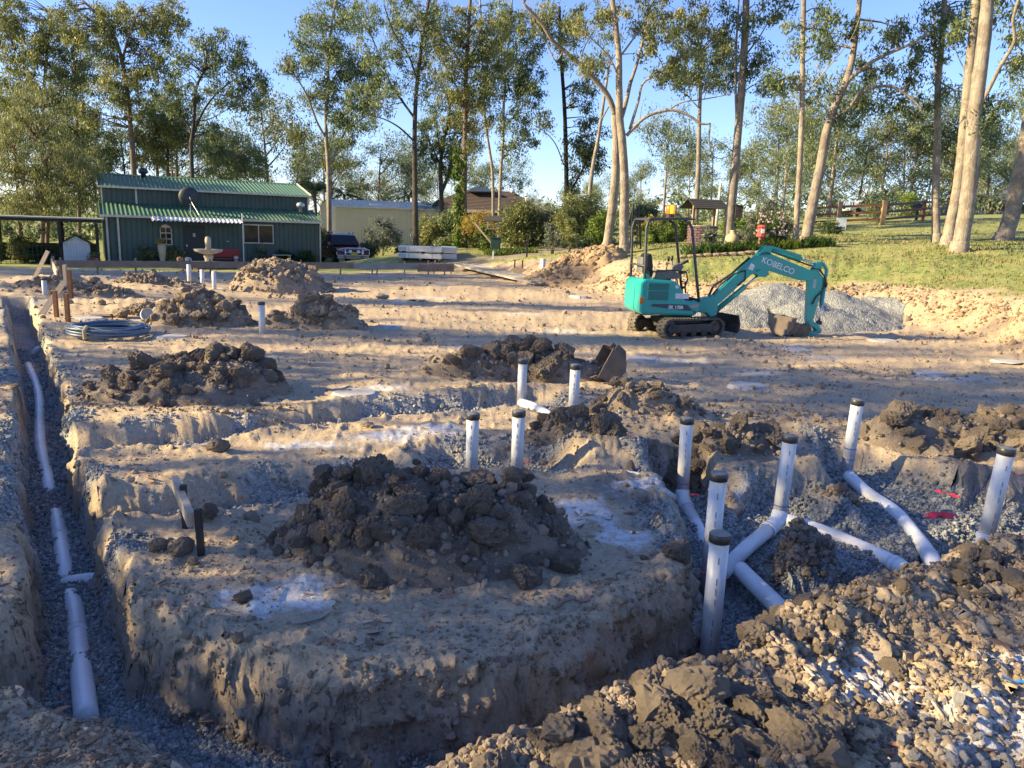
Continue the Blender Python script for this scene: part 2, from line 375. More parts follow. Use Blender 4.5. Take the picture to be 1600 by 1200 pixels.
def ground_material():
    m, N, L, P = newmat('ground_soil')
    tc = N.new('ShaderNodeTexCoord'); v = tc.outputs['Object']
    A1 = N.new('ShaderNodeAttribute'); A1.attribute_name = 'zones_a'; S1 = N.new('ShaderNodeSeparateColor'); L.new(A1.outputs['Color'], S1.inputs[0])
    A2 = N.new('ShaderNodeAttribute'); A2.attribute_name = 'zones_b'; S2 = N.new('ShaderNodeSeparateColor'); L.new(A2.outputs['Color'], S2.inputs[0])
    big = tex(N, L, 'noise', .55, 6, .65, v).outputs[0]; mid = tex(N, L, 'noise', 4.5, 8, .7, v).outputs[0]; fine = tex(N, L, 'noise', 38, 6, .7, v).outputs[0]
    c = mixc(N, L, ramp(N, L, mid, [(.36, 0.0), (.66, 1.0)]), (.52,.41,.275), (.39,.305,.205))
    c = mixc(N, L, ramp(N, L, big, [(.42, 0.0), (.66, .75)]), c, (.57,.43,.28))
    c = mixc(N, L, mval(N, L, 'MULTIPLY', ramp(N, L, fine, [(.40, 1.0), (.56, 0.0)]), .5), c, (.25,.195,.145))
    c = mixc(N, L, mval(N, L, 'MULTIPLY', ramp(N, L, fine, [(.60, 0.0), (.72, 1.0)]), .5), c, (.60,.52,.43))
    # orange subsoil in the cut bank
    c = mixc(N, L, mval(N, L, 'MULTIPLY', S2.outputs[2], .7), c, mixc(N, L, ramp(N, L, mid, [(.4,0.0),(.6,1.0)]), (.46,.33,.21), (.33,.235,.15)))
    # moist clay
    cl = mixc(N, L, ramp(N, L, mid, [(.38,0.0),(.62,1.0)]), (.31,.25,.19), (.205,.165,.13))
    c = mixc(N, L, S2.outputs[0], c, cl)
    # lime / cement spill
    c = mixc(N, L, mval(N, L, 'MULTIPLY', S1.outputs[1], ramp(N, L, tex(N, L, 'noise', 16, 8, .75, v).outputs[0], [(.40, .15), (.55, 1.0)])), c, (.68,.67,.67))
    # crushed blue-grey gravel
    vo = tex(N, L, 'voronoi', 62, vec=v); vo.inputs['Randomness'].default_value = 1
    sv = N.new('ShaderNodeSeparateColor'); L.new(vo.outputs['Color'], sv.inputs[0])
    gc = ramp(N, L, sv.outputs[0], [(0, (.13,.14,.145)), (.5, (.26,.275,.28)), (.85, (.37,.385,.385)), (1, (.48,.47,.44))])
    c = mixc(N, L, S1.outputs[0], c, gc)
    # driveway
    c = mixc(N, L, mval(N, L, 'MULTIPLY', S2.outputs[1], .9), c, mixc(N, L, fine, (.33,.27,.20), (.24,.20,.15)))
    # lawn, drying in patches
    g1 = tex(N, L, 'noise', .8, 8, .72, v).outputs[0]; g2 = tex(N, L, 'noise', 7.0, 6, .75, v).outputs[0]
    gg = mixc(N, L, ramp(N, L, g1, [(.40, 0.0), (.62, 1.0)]), (.12,.18,.045), (.27,.27,.095))
    gg = mixc(N, L, ramp(N, L, g2, [(.45, 0.0), (.65, .8)]), gg, (.35,.30,.14))
    gf = mval(N, L, 'MULTIPLY', S1.outputs[2], mval(N, L, 'SUBTRACT', 1.0, mval(N, L, 'MULTIPLY', S2.outputs[1], .95)))
    c = mixc(N, L, gf, c, gg)
    L.new(c, P.inputs['Base Color']); P.inputs['Roughness'].default_value = .92
    P.inputs['Specular IOR Level'].default_value = .2
    b = N.new('ShaderNodeBump'); b.inputs['Strength'].default_value = .75; b.inputs['Distance'].default_value = .02
    hsum = mval(N, L, 'ADD', mval(N, L, 'MULTIPLY', fine, .8), mval(N, L, 'MULTIPLY', tex(N, L, 'noise', 130, 4, .7, v).outputs[0], .3))
    hsum = mval(N, L, 'ADD', hsum, mval(N, L, 'MULTIPLY', mval(N, L, 'SUBTRACT', .6, vo.outputs['Distance']), mval(N, L, 'MULTIPLY', S1.outputs[0], .6)))
    L.new(hsum, b.inputs['Height']); L.new(b.outputs[0], P.inputs['Normal'])
    return m

def build_ground():
    az = np.concatenate([np.arange(-180, -43, 3.0), np.arange(-43, 43, .12), np.arange(43, 180, 3.0)])*math.pi/180
    rs = [.5, .8, 1.1, 1.35]
    while rs[-1] < 62: rs.append(rs[-1] + max((.0022 if rs[-1] < 5.0 else .0038)*rs[-1], .0011*rs[-1]**2))
    while rs[-1] < 2600: rs.append(rs[-1]*1.09)
    rs = np.array(rs); A, RR = np.meshgrid(az, rs)
    x = (RR*np.sin(A)).ravel(); y = (RR*np.cos(A)).ravel()
    z, g, l, gr, cl, rd, st = terrain(x, y)
    na, nr = len(az), len(rs)
    i = np.arange(nr-1)[:,None]*na; j = np.arange(na)[None,:]; j2 = (j+1) % na
    f = np.stack([i+j, i+na+j, i+na+j2, i+j2], -1).reshape(-1,4)[:, ::-1]
    Zg = z.reshape(nr, na); st_ = np.hypot(np.gradient(Zg, axis=0)/np.maximum(np.gradient(RR, axis=0), 1e-4), np.gradient(Zg, axis=1)/np.maximum(RR*.0021, 1e-4)).ravel()
    wm = np.clip((st_-.5)*1.2, 0, 1)*(RR.ravel() < 14)*(np.abs(np.degrees(A.ravel())) < 42)
    k = wm > 0; xk, yk, zk = x[k], y[k], z[k]
    big_ = ridge(xk*4.5, yk*4.5, zk*7, 3, 140)*.05 + fbm(xk*12, yk*12, zk*15, 2, 141)*.03
    x[k] += wm[k]*(big_ + fbm(xk*7, yk*7, zk*9, 2, 142)*.02); y[k] += wm[k]*(-big_ + fbm(xk*7, yk*7, zk*9, 2, 143)*.02)
    z[k] += wm[k]*fbm(xk*9, yk*9, zk*10, 2, 144)*.03
    v = np.c_[x, y, z]; global WALLV; WALLV = v[(wm > .45) & (RR.ravel() < 7.5) & (x > -4) & (z < .05)]
    cz = float(terrain(np.array([0.]), np.array([0.]))[0][0])
    me = npmesh('ground', v, f, ground_material(), True)
    for nm, ch in (('zones_a', (g,l,gr)), ('zones_b', (cl,rd,st))):
        a = me.color_attributes.new(nm, 'FLOAT_COLOR', 'POINT')
        a.data.foreach_set('color', np.c_[ch[0],ch[1],ch[2],np.ones(len(x))].astype(np.float32).ravel())
    # close the small hole under the camera
    bm = bmesh.new(); bm.from_mesh(me); bm.verts.ensure_lookup_table()
    try: bm.faces.new([bm.verts[k] for k in range(na)][::-1])
    except ValueError: pass
    bmesh.ops.recalc_face_normals(bm, faces=bm.faces); bm.to_mesh(me); bm.free()
    me.polygons.foreach_set('use_smooth', np.ones(len(me.polygons), bool))
    o = link('ground', me); tag(o, kind='structure'); return o
ground = build_ground()

# ------------------------------------------------------------------ loose stones and crumbs (uncountable)
def scatter(name, pts, scl, mats, subdiv, rough, label):
    me = bpy.data.meshes.new(name); n = len(pts)
    me.vertices.add(n); me.vertices.foreach_set('co', np.asarray(pts, np.float32).ravel())
    a = me.attributes.new('size', 'FLOAT_VECTOR', 'POINT'); a.data.foreach_set('vector', np.asarray(scl, np.float32).ravel())
    a = me.attributes.new('turn', 'FLOAT_VECTOR', 'POINT'); a.data.foreach_set('vector', rng.uniform(0, 6.28, (n,3)).astype(np.float32).ravel())
    o = link(name, me); tag(o, label, None, None, 'stuff')
    ng = bpy.data.node_groups.new(name+'_nodes', 'GeometryNodeTree')
    ng.interface.new_socket('Geometry', in_out='INPUT', socket_type='NodeSocketGeometry'); ng.interface.new_socket('Geometry', in_out='OUTPUT', socket_type='NodeSocketGeometry')
    N, L = ng.nodes, ng.links
    gi = N.new('NodeGroupInput'); go = N.new('NodeGroupOutput'); ip = N.new('GeometryNodeInstanceOnPoints')
    ico = N.new('GeometryNodeMeshIcoSphere'); ico.inputs['Radius'].default_value = 1; ico.inputs['Subdivisions'].default_value = subdiv
    sp = N.new('GeometryNodeSetPosition'); nt = N.new('ShaderNodeTexNoise'); nt.inputs['Scale'].default_value = 1.9; nt.inputs['Detail'].default_value = 4
    vm = N.new('ShaderNodeVectorMath'); vm.operation = 'SUBTRACT'; vm.inputs[1].default_value = (.5,.5,.5); L.new(nt.outputs['Color'], vm.inputs[0])
    vs = N.new('ShaderNodeVectorMath'); vs.operation = 'SCALE'; vs.inputs['Scale'].default_value = rough; L.new(vm.outputs[0], vs.inputs[0])
    L.new(ico.outputs[0], sp.inputs['Geometry']); L.new(vs.outputs[0], sp.inputs['Offset'])
    sh = N.new('GeometryNodeSetShadeSmooth'); sh.inputs['Shade Smooth'].default_value = False; L.new(sp.outputs[0], sh.inputs[0])
    sm = N.new('GeometryNodeSetMaterial'); sm.inputs['Material'].default_value = mats; L.new(sh.outputs[0], sm.inputs[0])
    def attr(nm):
        q = N.new('GeometryNodeInputNamedAttribute'); q.data_type = 'FLOAT_VECTOR'; q.inputs['Name'].default_value = nm; return q.outputs[0]
    L.new(gi.outputs[0], ip.inputs['Points']); L.new(sm.outputs[0], ip.inputs['Instance'])
    L.new(attr('turn'), ip.inputs['Rotation']); L.new(attr('size'), ip.inputs['Scale']); L.new(ip.outputs[0], go.inputs[0])
    md = o.modifiers.new('scatter', 'NODES'); md.node_group = ng
    me.materials.append(mats)
    return o
def stone_mat(name, stops, rough=.9):
    m, N, L, P = newmat(name)
    oi = N.new('ShaderNodeObjectInfo'); c = ramp(N, L, oi.outputs['Random'], stops)
    n = tex(N, L, 'noise', 60, 4, .7, N.new('ShaderNodeTexCoord').outputs['Object'])
    c = mixc(N, L, mval(N, L, 'MULTIPLY', n.outputs[0], .6), c, (.10,.08,.06), 'MULTIPLY')
    L.new(c, P.inputs['Base Color']); P.inputs['Roughness'].default_value = rough; P.inputs['Specular IOR Level'].default_value = .25
    return m
gravel_m = stone_mat('gravel_stone', [(0,(.17,.185,.19)),(.5,(.31,.33,.335)),(.85,(.44,.455,.46)),(1,(.56,.55,.52))])
crumb_m = stone_mat('soil_crumb', [(0,(.23,.178,.13)),(.5,(.325,.255,.185)),(.9,(.40,.32,.235)),(.985,(.45,.365,.28)),(1,(.55,.51,.46))])
def sample(n, x0, x1, y0, y1):
    # even over the picture: closer ground gets more points
    u = rng.uniform(0, 1, n); y = 1/(1/y0*(1-u)+1/y1*u); x = rng.uniform(-1, 1, n)*(y*.72+.3); k = (x > x0) & (x < x1)
    return x[k], y[k]
def make_scatter():
    x, y = sample(420000, -9, 6, 2.3, 13)
    # only where gravel can lie
    d = np.full(x.shape, 9.)
    for (pts, hw, fl, wall) in TR: d = np.minimum(d, poly_d(x, y, pts)-hw)
    k = (d < .6); x, y = x[k], y[k]
    z, g, l, gr, cl, rd, st = terrain(x, y)
    k = rng.uniform(0, 1, len(x)) < np.clip((g-.25)*1.4, 0, 1); x, y, z = x[k], y[k], z[k]
    if len(x) > 90000:
        q = rng.permutation(len(x))[:90000]; x, y, z = x[q], y[q], z[q]
    n = len(x); s = np.exp(rng.normal(math.log(.0085), .32, n))*np.clip(np.hypot(x,y)/5, 1, 1.6)
    scatter('gravel', np.c_[x, y, z+s*.3], np.c_[s*rng.uniform(.7,1.3,n), s*rng.uniform(.7,1.2,n), s*rng.uniform(.5,.9,n)], gravel_m, 1, .7,
            'blue-grey crushed gravel bedding in the drain trenches')
    x, y = sample(210000, -9, 9, 2.0, 17)
    z, g, l, gr, cl, rd, st = terrain(x, y)
    dh = poly_d(x, y, HEAP); dm = fbm(x*1.3, y*1.3, o=3, s=110)
    p = .10 + .9*np.exp(-(dh/.8)**2)*(x > -.8) + .55*sstep(.0, .35, dm) + .35*(y < 2.9)
    for (hx, hy, rx, ry, hh) in HUMP:
        p += .8*np.exp(-(((x-hx)/rx)**2+((y-hy)/ry)**2))
    p *= (1-.85*g)*(1-.7*l)
    k = rng.uniform(0, 1, len(x)) < p*.55; x, y, z = x[k], y[k], z[k]; n = len(x)
    big = np.clip(1.0+.9*np.exp(-(poly_d(x, y, HEAP)/.7)**2)*(x > -.6), 1, 2)
    s = np.exp(rng.normal(math.log(.0036), .62, n))*big*np.clip(np.hypot(x,y)/6, 1, 2.2); s = np.minimum(s, .026)
    scatter('soil_crumbs', np.c_[x, y, z+s*.25], np.c_[s*rng.uniform(.7,1.3,n), s*rng.uniform(.7,1.3,n), s*rng.uniform(.55,.95,n)], crumb_m, 2, 1.1,
            'small crumbs of dry soil lying over the dug ground')
make_scatter()
def more_scatter():
    w_ = WALLV[rng.integers(0, len(WALLV), 15000)]; w_ = w_[rng.uniform(0, 1, len(w_)) < np.clip(.5+1.4*fbm(w_[:,0]*4, w_[:,1]*4, w_[:,2]*6, 3, 170), .05, 1)]; n = len(w_)
    s = np.minimum(np.exp(rng.normal(math.log(.0060), .7, n)), .030)
    scatter('wall_crumbs', w_, np.c_[s*rng.uniform(.7,1.3,n), s*rng.uniform(.7,1.3,n), s*rng.uniform(.6,1.0,n)], wall_m, 2, 1.5, 'crumbs of moist soil clinging to the cut trench walls')
    # broken lumps in the cut bank round the lawn
    n = 15000; t = rng.uniform(0, len(BANK)-1.001, n); i = t.astype(int); u = t-i; B = np.array(BANK)
    x = B[i,0]*(1-u)+B[i+1,0]*u + rng.normal(0, .75, n); y = B[i,1]*(1-u)+B[i+1,1]*u + rng.normal(0, .75, n)
    T = terrain(x, y); k = (T[3] < .6) & (rng.uniform(0, 1, n) < .12+.8*T[6]); x, y, z = x[k], y[k], T[0][k]; n = len(x)
    s = np.minimum(np.exp(rng.normal(math.log(.013), .65, n)), .07)
    scatter('bank_lumps', np.c_[x, y, z+s*.2], np.c_[s*rng.uniform(.7,1.3,n), s*rng.uniform(.7,1.3,n), s*rng.uniform(.55,.95,n)], bank_m, 2, 1.5, 'broken orange lumps lying on the cut bank below the lawn')
    x, y = sample(60000, -14, 10, 7.5, 29); m = fbm(x*.7, y*1.4, o=4, s=160)
    k = rng.uniform(0, 1, len(x)) < np.clip(m*1.6+.02, .03, .8); x, y = x[k], y[k]; T = terrain(x, y); k = (T[3] < .3) & (T[1] < .4); x, y, z = x[k], y[k], T[0][k]; n = len(x)
    s = np.minimum(np.exp(rng.normal(math.log(.010), .65, n)), .07)*np.clip(np.hypot(x, y)/14, .8, 1.5)
    scatter('pad_crumbs', np.c_[x, y, z+s*.2], np.c_[s*rng.uniform(.7,1.3,n), s*rng.uniform(.7,1.3,n), s*rng.uniform(.5,.9,n)], crumb_m, 2, 1.1, 'scattered crumbs of soil out on the scraped pad')
wall_m = stone_mat('wall_crumb', [(0,(.20,.155,.118)),(.5,(.31,.245,.188)),(1,(.43,.35,.27))])
bank_m = stone_mat('bank_lump', [(0,(.28,.20,.125)),(.5,(.38,.275,.175)),(1,(.48,.365,.25))])
more_scatter()
# ------------------------------------------------------------------ clods and mounds of dug soil
def soil_mat(name, a, b, c3, scale=7.0):
    m, N, L, P = newmat(name)
    tc = N.new('ShaderNodeTexCoord'); v = tc.outputs['Object']; oi = N.new('ShaderNodeObjectInfo')
    n1 = tex(N, L, 'noise', scale, 7, .7, v); n2 = tex(N, L, 'noise', scale*6, 6, .72, v)
    c = mixc(N, L, ramp(N, L, n1.outputs[0], [(.36,0.0),(.64,1.0)]), a, b)
    c = mixc(N, L, mval(N, L, 'MULTIPLY', ramp(N, L, n2.outputs[0], [(.52,0.0),(.7,1.0)]), .7), c, c3)
    c = mixc(N, L, mval(N, L, 'MULTIPLY', oi.outputs['Random'], .35), c, tuple(q*1.25 for q in a))
    L.new(c, P.inputs['Base Color']); P.inputs['Roughness'].default_value = .9; P.inputs['Specular IOR Level'].default_value = .2
    bp = N.new('ShaderNodeBump'); bp.inputs['Strength'].default_value = .9; bp.inputs['Distance'].default_value = .045
    h = mval(N, L, 'ADD', n2.outputs[0], mval(N, L, 'MULTIPLY', tex(N, L, 'noise', scale*20, 5, .7, v).outputs[0], .4))
    L.new(h, bp.inputs['Height']); L.new(bp.outputs[0], P.inputs['Normal'])
    return m
clay_m = soil_mat('moist_clay', (.33,.27,.21), (.215,.172,.135), (.41,.34,.27))
dry_m = soil_mat('dry_soil', (.39,.31,.23), (.27,.215,.16), (.48,.39,.295))
tan_m = soil_mat('tan_subsoil', (.42,.30,.18), (.30,.21,.125), (.50,.38,.25))
pale_m = soil_mat('pale_lump', (.55,.47,.38), (.40,.32,.24), (.62,.57,.5))
lime_m = soil_mat('cement_lump', (.66,.64,.62), (.50,.47,.43), (.75,.74,.73))

def clod_mesh(name, seed, material, sub=4, squash=.85, angular=10):
    bm = bmesh.new(); bmesh.ops.create_icosphere(bm, subdivisions=sub, radius=1)
    P = np.array([v.co for v in bm.verts]); q = np.random.default_rng(seed)
    n = P.copy()
    r = 1 + .30*fbm(n[:,0]*1.2+seed, n[:,1]*1.2, n[:,2]*1.2, 3, seed) + .16*ridge(n[:,0]*2.6, n[:,1]*2.6+seed, n[:,2]*2.6, 3, seed+5)
    P = n*r[:,None]
    for _ in range(angular):                              # broken faces
        d = q.normal(size=3); d /= np.linalg.norm(d); c = q.uniform(.5, .85)
        e = np.maximum(0, P@d - c); P -= np.outer(e*.96, d)
    k = 4.0
    P += n*(.13*ridge(P[:,0]*3.6, P[:,1]*3.6, P[:,2]*3.6+seed, 4, seed+9) + .11*fbm(P[:,0]*8, P[:,1]*8, P[:,2]*8, 3, seed+20) + .075*fbm(P[:,0]*19, P[:,1]*19, P[:,2]*19, 3, seed+23))[:,None]
    cr = np.abs(vn(P[:,0]*1.9+seed, P[:,1]*1.9, P[:,2]*1.9, seed+40)); P -= n*(.07*np.clip(1-cr/.08, 0, 1))[:,None]   # cracks
    P *= np.array([1, q.uniform(.75,1), squash*q.uniform(.8,1.05)])
    for v, p in zip(bm.verts, P): v.co = p
    me = bpy.data.meshes.new(name); bm.to_mesh(me); bm.free(); me.materials.append(material)
    return me
CLAY = [clod_mesh('clod', s, clay_m, 5) for s in range(1, 8)]
DRY = [clod_mesh('clod', 20+s, dry_m, 4) for s in range(1, 7)]
TAN = [clod_mesh('clod', 40+s, tan_m, 3) for s in range(1, 5)]
PALE = [clod_mesh('clod', 60+s, pale_m, 3) for s in range(1, 4)]
LIMEC = [clod_mesh('clod', 80+s, lime_m, 3) for s in range(1, 4)]

def put_clod(par, meshes, p, s, q=rnd):
    o = link('clod', q.choice(meshes), par)
    o.location = p; o.rotation_euler = (q.uniform(-.6,.6), q.uniform(-.6,.6), q.uniform(0,6.3))
    o.scale = (s*q.uniform(.85,1.25), s*q.uniform(.8,1.15), s*q.uniform(.75,1.1)); return o

MC_ = {k.name: [] for k in (clay_m, dry_m, tan_m)}
def mound(label, x, y, rx, ry, h, lobes, meshes, core, nbig, nsmall, sb=(.09,.2), ss=(.03,.08), seed=1, group='heaps of dug soil on the pad', rot=0.0, rough=.5, fq=2.2):
    q = random.Random(seed); base = GZ(x, y) - .03
    # core surface
    nr, na = (64, 150) if y < 9 else (44, 104); V = []; F = []
    def hh(u, v):
        t = 0
        for (lx, ly, lr, lh) in lobes: t = max(t, lh*max(0, 1-((u-lx)**2+(v-ly)**2)/(lr*lr))**.9)
        return t
    for i in range(nr):
        for j in range(na):
            a = 2*math.pi*j/na; rr = (i/(nr-1)); V.append((rr*math.cos(a)*1.12, rr*math.sin(a)*1.12))
    V = np.array(V); U = np.array([hh(u, v) for u, v in V])
    rd = np.hypot(V[:,0], V[:,1])
    wx, wy = V[:,0]*rx, V[:,1]*ry
    z = h*U*(1+.22*fbm(wx*1.5+seed, wy*1.5, o=3, s=seed)) + np.clip(U*2.2, 0, 1)*(ridge(wx*fq+seed, wy*fq, o=4, s=seed+3)*h*.34*rough*2 + fbm(wx*9, wy*9, o=3, s=seed+7)*.045 + ridge(wx*13, wy*13, o=2, s=seed+8)*.022)
    ox = fbm(wx*2.7, wy*2.7, z*2.7, 3, seed+11)*.09*np.clip(U*2,0,1); oy = fbm(wx*2.7+9, wy*2.7, z*2.7, 3, seed+13)*.09*np.clip(U*2,0,1)
    ca, sa = math.cos(rot), math.sin(rot)
    X = (wx+ox)*ca-(wy+oy)*sa; Y = (wx+ox)*sa+(wy+oy)*ca
    gz = GZa(x+X, y+Y) - base
    Z = gz+np.maximum(z, -.02) - .05*(1-np.clip(U*5, 0, 1))
    i = np.arange(nr-1)[:,None]*na; j = np.arange(na)[None,:]; j2 = (j+1)%na
    f = np.stack([i+j, i+na+j, i+na+j2, i+j2], -1).reshape(-1,4)
    t = thing('dirt_mound', label, 'dirt mound', (x, y, base), 0, group)
    link('heap', npmesh('heap', np.c_[X, Y, Z], f, core, False), t)
    MC_[core.name].append(np.c_[X+x, Y+y, Z+base][U > .02])
    def top(u, v):
        k = np.argmin((V[:,0]-u)**2+(V[:,1]-v)**2); return X[k], Y[k], Z[k]
    for n_, (s0, s1), lim in ((nbig, sb, .78), (nsmall, ss, 1.08)):
        for _ in range(n_):
            for _t in range(20):
                a = q.uniform(0, 6.283); rr = math.sqrt(q.uniform(0, 1))*lim; u, v = rr*math.cos(a), rr*math.sin(a)
                if hh(u, v) > .08 or n_ == nsmall: break
            s = s0+(s1-s0)*q.random()**1.8
            px, py, pz = top(u, v); put_clod(t, meshes, (px, py, pz+s*.22), s, q)
    return t, top
big, _t = mound('big heap of dark moist clay lumps in the centre foreground beside the low board', -.50, 4.52, .95, .60, .37,
      [(-.18,.1,.75,.95),(.35,.05,.7,.85),(.0,-.2,.8,.6),(-.55,-.1,.5,.35),(.7,-.05,.4,.45)], CLAY, clay_m, 46, 170, (.05,.13), (.015,.06), 5, rough=.6, fq=2.8)
for (x, y, z, s, sq) in [(-.86,4.78,.43,.17,1.8),(-.98,4.52,.24,.21,1.2),(-.62,4.30,.17,.20,1.1),(-.52,4.62,.36,.16,1.0),(-.25,4.85,.40,.17,.8),(-.02,4.75,.36,.16,.8),(.05,4.45,.22,.21,1.1),
                      (-.28,4.22,.12,.16,1.0),(.12,4.12,.08,.13,1.0),(.30,4.55,.2,.15,1.0),(.36,4.3,.08,.12,.9),(-1.2,4.42,.1,.13,1.0),(-.95,4.15,.06,.13,.9),(-1.35,4.5,.06,.10,.9),(-.75,4.05,.05,.12,1.0),(-.45,4.1,.08,.13,1.1),(-.12,4.55,.34,.15,1.0)]:
    o = put_clod(big, CLAY, ((x+.52)*.96, (y-4.62)*.92, z*.92), s); s *= .84; o.scale = (s*1.05, s, s*sq*1.05); o.rotation_euler = (rnd.uniform(-.3,.3), rnd.uniform(-.3,.3), rnd.uniform(0,6))
for _ in range(60):                                       # middling clods lodged between the large ones
    u, v = rnd.uniform(-.8,.85), rnd.uniform(-.75,.7); px_, py_, pz_ = _t(u, v); put_clod(big, CLAY, (px_, py_, pz_+rnd.uniform(.02,.12)), rnd.uniform(.03,.075))
mound('wide dark clay heap beyond the left trench, in the middle distance', -3.58, 8.55, 1.1, .75, .36, [(-.3,.15,.6,.75),(.3,.15,.65,1.0),(.0,-.2,.8,.6),(-.7,-.4,.5,.35)], CLAY, clay_m, 55, 120, (.08,.17), (.03,.07), 9)
mound('long row of dark lumps behind the two rear pipes, near the lone bucket', .05, 10.05, 1.25, .5, .32, [(-.65,.0,.4,.7),(-.2,.1,.5,.85),(.2,.3,.4,1.15),(.5,0,.5,.8),(.85,.1,.3,.6)], CLAY, clay_m, 44, 80, (.08,.18), (.03,.07), 13)
mound('crumbly brown heap directly behind the coil of blue pipe', -5.75, 14.1, .95, .7, .5, [(-.1,.0,.7,1.0),(.4,0,.6,.6),(-.5,-.2,.5,.5)], DRY+CLAY[:1], dry_m, 40, 90, (.09,.17), (.03,.08), 17)
mound('sunlit heap of brown lumps right of the lone capped pipe', -3.72, 14.15, 1.0, .65, .42, [(.0,.1,.65,1.0),(.45,0,.55,.7),(-.5,-.1,.5,.45)], DRY, dry_m, 40, 90, (.09,.16), (.03,.08), 21)
mound('tall conical heap of loose soil in front of the long formwork board', -6.55, 21.4, 1.35, 1.1, .78, [(-.05,0,1.0,1.0),(.35,0,.7,.75),(.75,.0,.5,.3)], DRY, dry_m, 46, 190, (.07,.15), (.03,.08), 23, rough=.35)
mound('orange tan soil heap on the edge of the lawn by the white stub pipe', 1.9, 27.4, 1.9, 1.4, .38, [(.0,.0,1.0,1.0),(.5,.2,.6,.8)], TAN, tan_m, 40, 160, (.08,.16), (.03,.08), 27, rough=.7)
mound('broad dark clay spread on the far right beyond the pale standing pipes', 4.75, 7.55, 1.35, .65, .26, [(-.4,.1,.55,.9),(.2,.2,.6,1.0),(.6,-.1,.6,.8),(-.1,-.3,.6,.4)], CLAY[:4]+DRY[:2], clay_m, 50, 90, (.07,.16), (.03,.07), 31)
mound('low dirt heap between the white drain and the small flagged lumps', 1.45, 8.2, .75, .42, .15, [(.0,.0,.9,1.0),(.4,.1,.5,.9)], DRY+CLAY[:2], dry_m, 26, 60, (.05,.11), (.02,.05), 35)
mound('rough clay heap just right of the two tall front row pipes', .62, 7.0, .58, .30, .13, [(-.3,.0,.6,1.0),(.3,.0,.6,.8)], CLAY, clay_m, 26, 50, (.06,.12), (.02,.05), 37)
mound('clay heap piled behind the bent pipe on the right', 1.98, 6.8, .66, .28, .15, [(-.3,.0,.6,.9),(.3,.0,.6,1.0)], CLAY[:3]+DRY[:2], clay_m, 30, 50, (.06,.13), (.02,.05), 39)
mound('dark soil island standing in the gravel between two drains', 2.02, 4.84, .20, .13, .05, [(.0,.0,1.0,1.0),(.4,.0,.5,.8)], CLAY, clay_m, 8, 26, (.04,.07), (.015,.03), 41)
mound('small clump of soil with red tape between the right drains', 2.80, 6.15, .12, .16, .05, [(.0,.0,1.0,1.0)], CLAY[:3]+DRY[:2], clay_m, 7, 16, (.04,.07), (.015,.03), 43)
mound('low crumbled heap left of the timber stakes near the far trench end', -10.3, 18.2, 1.5, .7, .2, [(.0,.0,1.0,1.0)], DRY, dry_m, 24, 50, (.07,.15), (.03,.07), 47)
mound('low dark heap right of the leaning timber stakes', -9.4, 20.3, 1.3, .55, .22, [(-.3,.0,.7,1.0),(.5,.0,.5,.6)], DRY+CLAY[:1], clay_m, 24, 40, (.08,.15), (.03,.07), 49)
mound('single flat clump lying left of the crumbly heap', -7.35, 15.3, .42, .24, .13, [(.0,.0,1.0,1.0)], DRY, dry_m, 7, 10, (.06,.12), (.03,.05), 51)

for nm, stops in (('moist_clay', [(0,(.19,.152,.12)),(.5,(.28,.225,.178)),(1,(.38,.31,.245))]), ('dry_soil', [(0,(.24,.185,.135)),(.5,(.34,.265,.19)),(1,(.46,.375,.285))]), ('tan_subsoil', [(0,(.32,.225,.135)),(.5,(.42,.30,.18)),(1,(.52,.39,.25))])):
    P_ = np.concatenate([a[rng.integers(0, len(a), K_)] + rng.normal(0, .015, (K_, 3))*np.array([1,1,.3]) for a in MC_[nm] for K_ in [3600 if a[:,1].mean() < 6 else 1100]]); n = len(P_); P_[:,2] = np.maximum(P_[:,2], GZa(P_[:,0], P_[:,1]))
    s = np.minimum(np.exp(rng.normal(math.log(.011), .65, n)), .05)*np.clip(P_[:,1]/9, .75, 1.6)
    scatter('heap_crumbs', P_, np.c_[s*rng.uniform(.7,1.3,n), s*rng.uniform(.7,1.3,n), s*rng.uniform(.6,1.0,n)], stone_mat(nm+'_crumb', stops), 2, 1.5, 'loose crumbs lying over the heaps of dug soil')

# spoil thrown up in front of the camera
def spoil(label, pts, meshes, n, smin, smax, spread, seed, group):
    q = random.Random(seed); t = thing('spoil_ridge', label, 'spoil heap', (pts[0][0], pts[0][1], 0), 0, group)
    items = []
    for _ in range(n):
        i = q.randrange(len(pts)-1); u = q.random()
        x = pts[i][0]*(1-u)+pts[i+1][0]*u+q.gauss(0, spread); y = pts[i][1]*(1-u)+pts[i+1][1]*u+q.gauss(0, spread)-spread*.6
        s = smin+(smax-smin)*q.random()**3.4
        items.append((x, y, s))
    zs = GZa([a[0] for a in items], [a[1] for a in items])
    for (x, y, s), z in zip(items, zs):
        if y < 1.7 and abs(x) < 1: continue
        put_clod(t, meshes, (x-pts[0][0], y-pts[0][1], z+s*.25), s, q)
    return t
spoil('dark lumpy spoil ridge along the bottom edge of the view', [(-.05,2.3),(.25,2.5),(.6,2.72),(.95,2.75),(1.3,2.6)], CLAY[:4]+DRY[:3], 230, .010, .13, .14, 61, 'spoil banked along the near trench')
spoil('pale sunlit crumbled spoil ridge on the right foreground', [(.75,2.98),(1.35,3.38),(2.1,3.8),(2.9,4.2),(3.8,4.6)], DRY+DRY+PALE[:1], 280, .008, .085, .18, 63, 'spoil banked along the near trench')
spoil('white cement lumps spilled in the bottom right corner', [(1.60,2.40),(1.80,2.66),(2.0,2.95)], LIMEC, 260, .008, .034, .14, 65, 'spoil banked along the near trench')
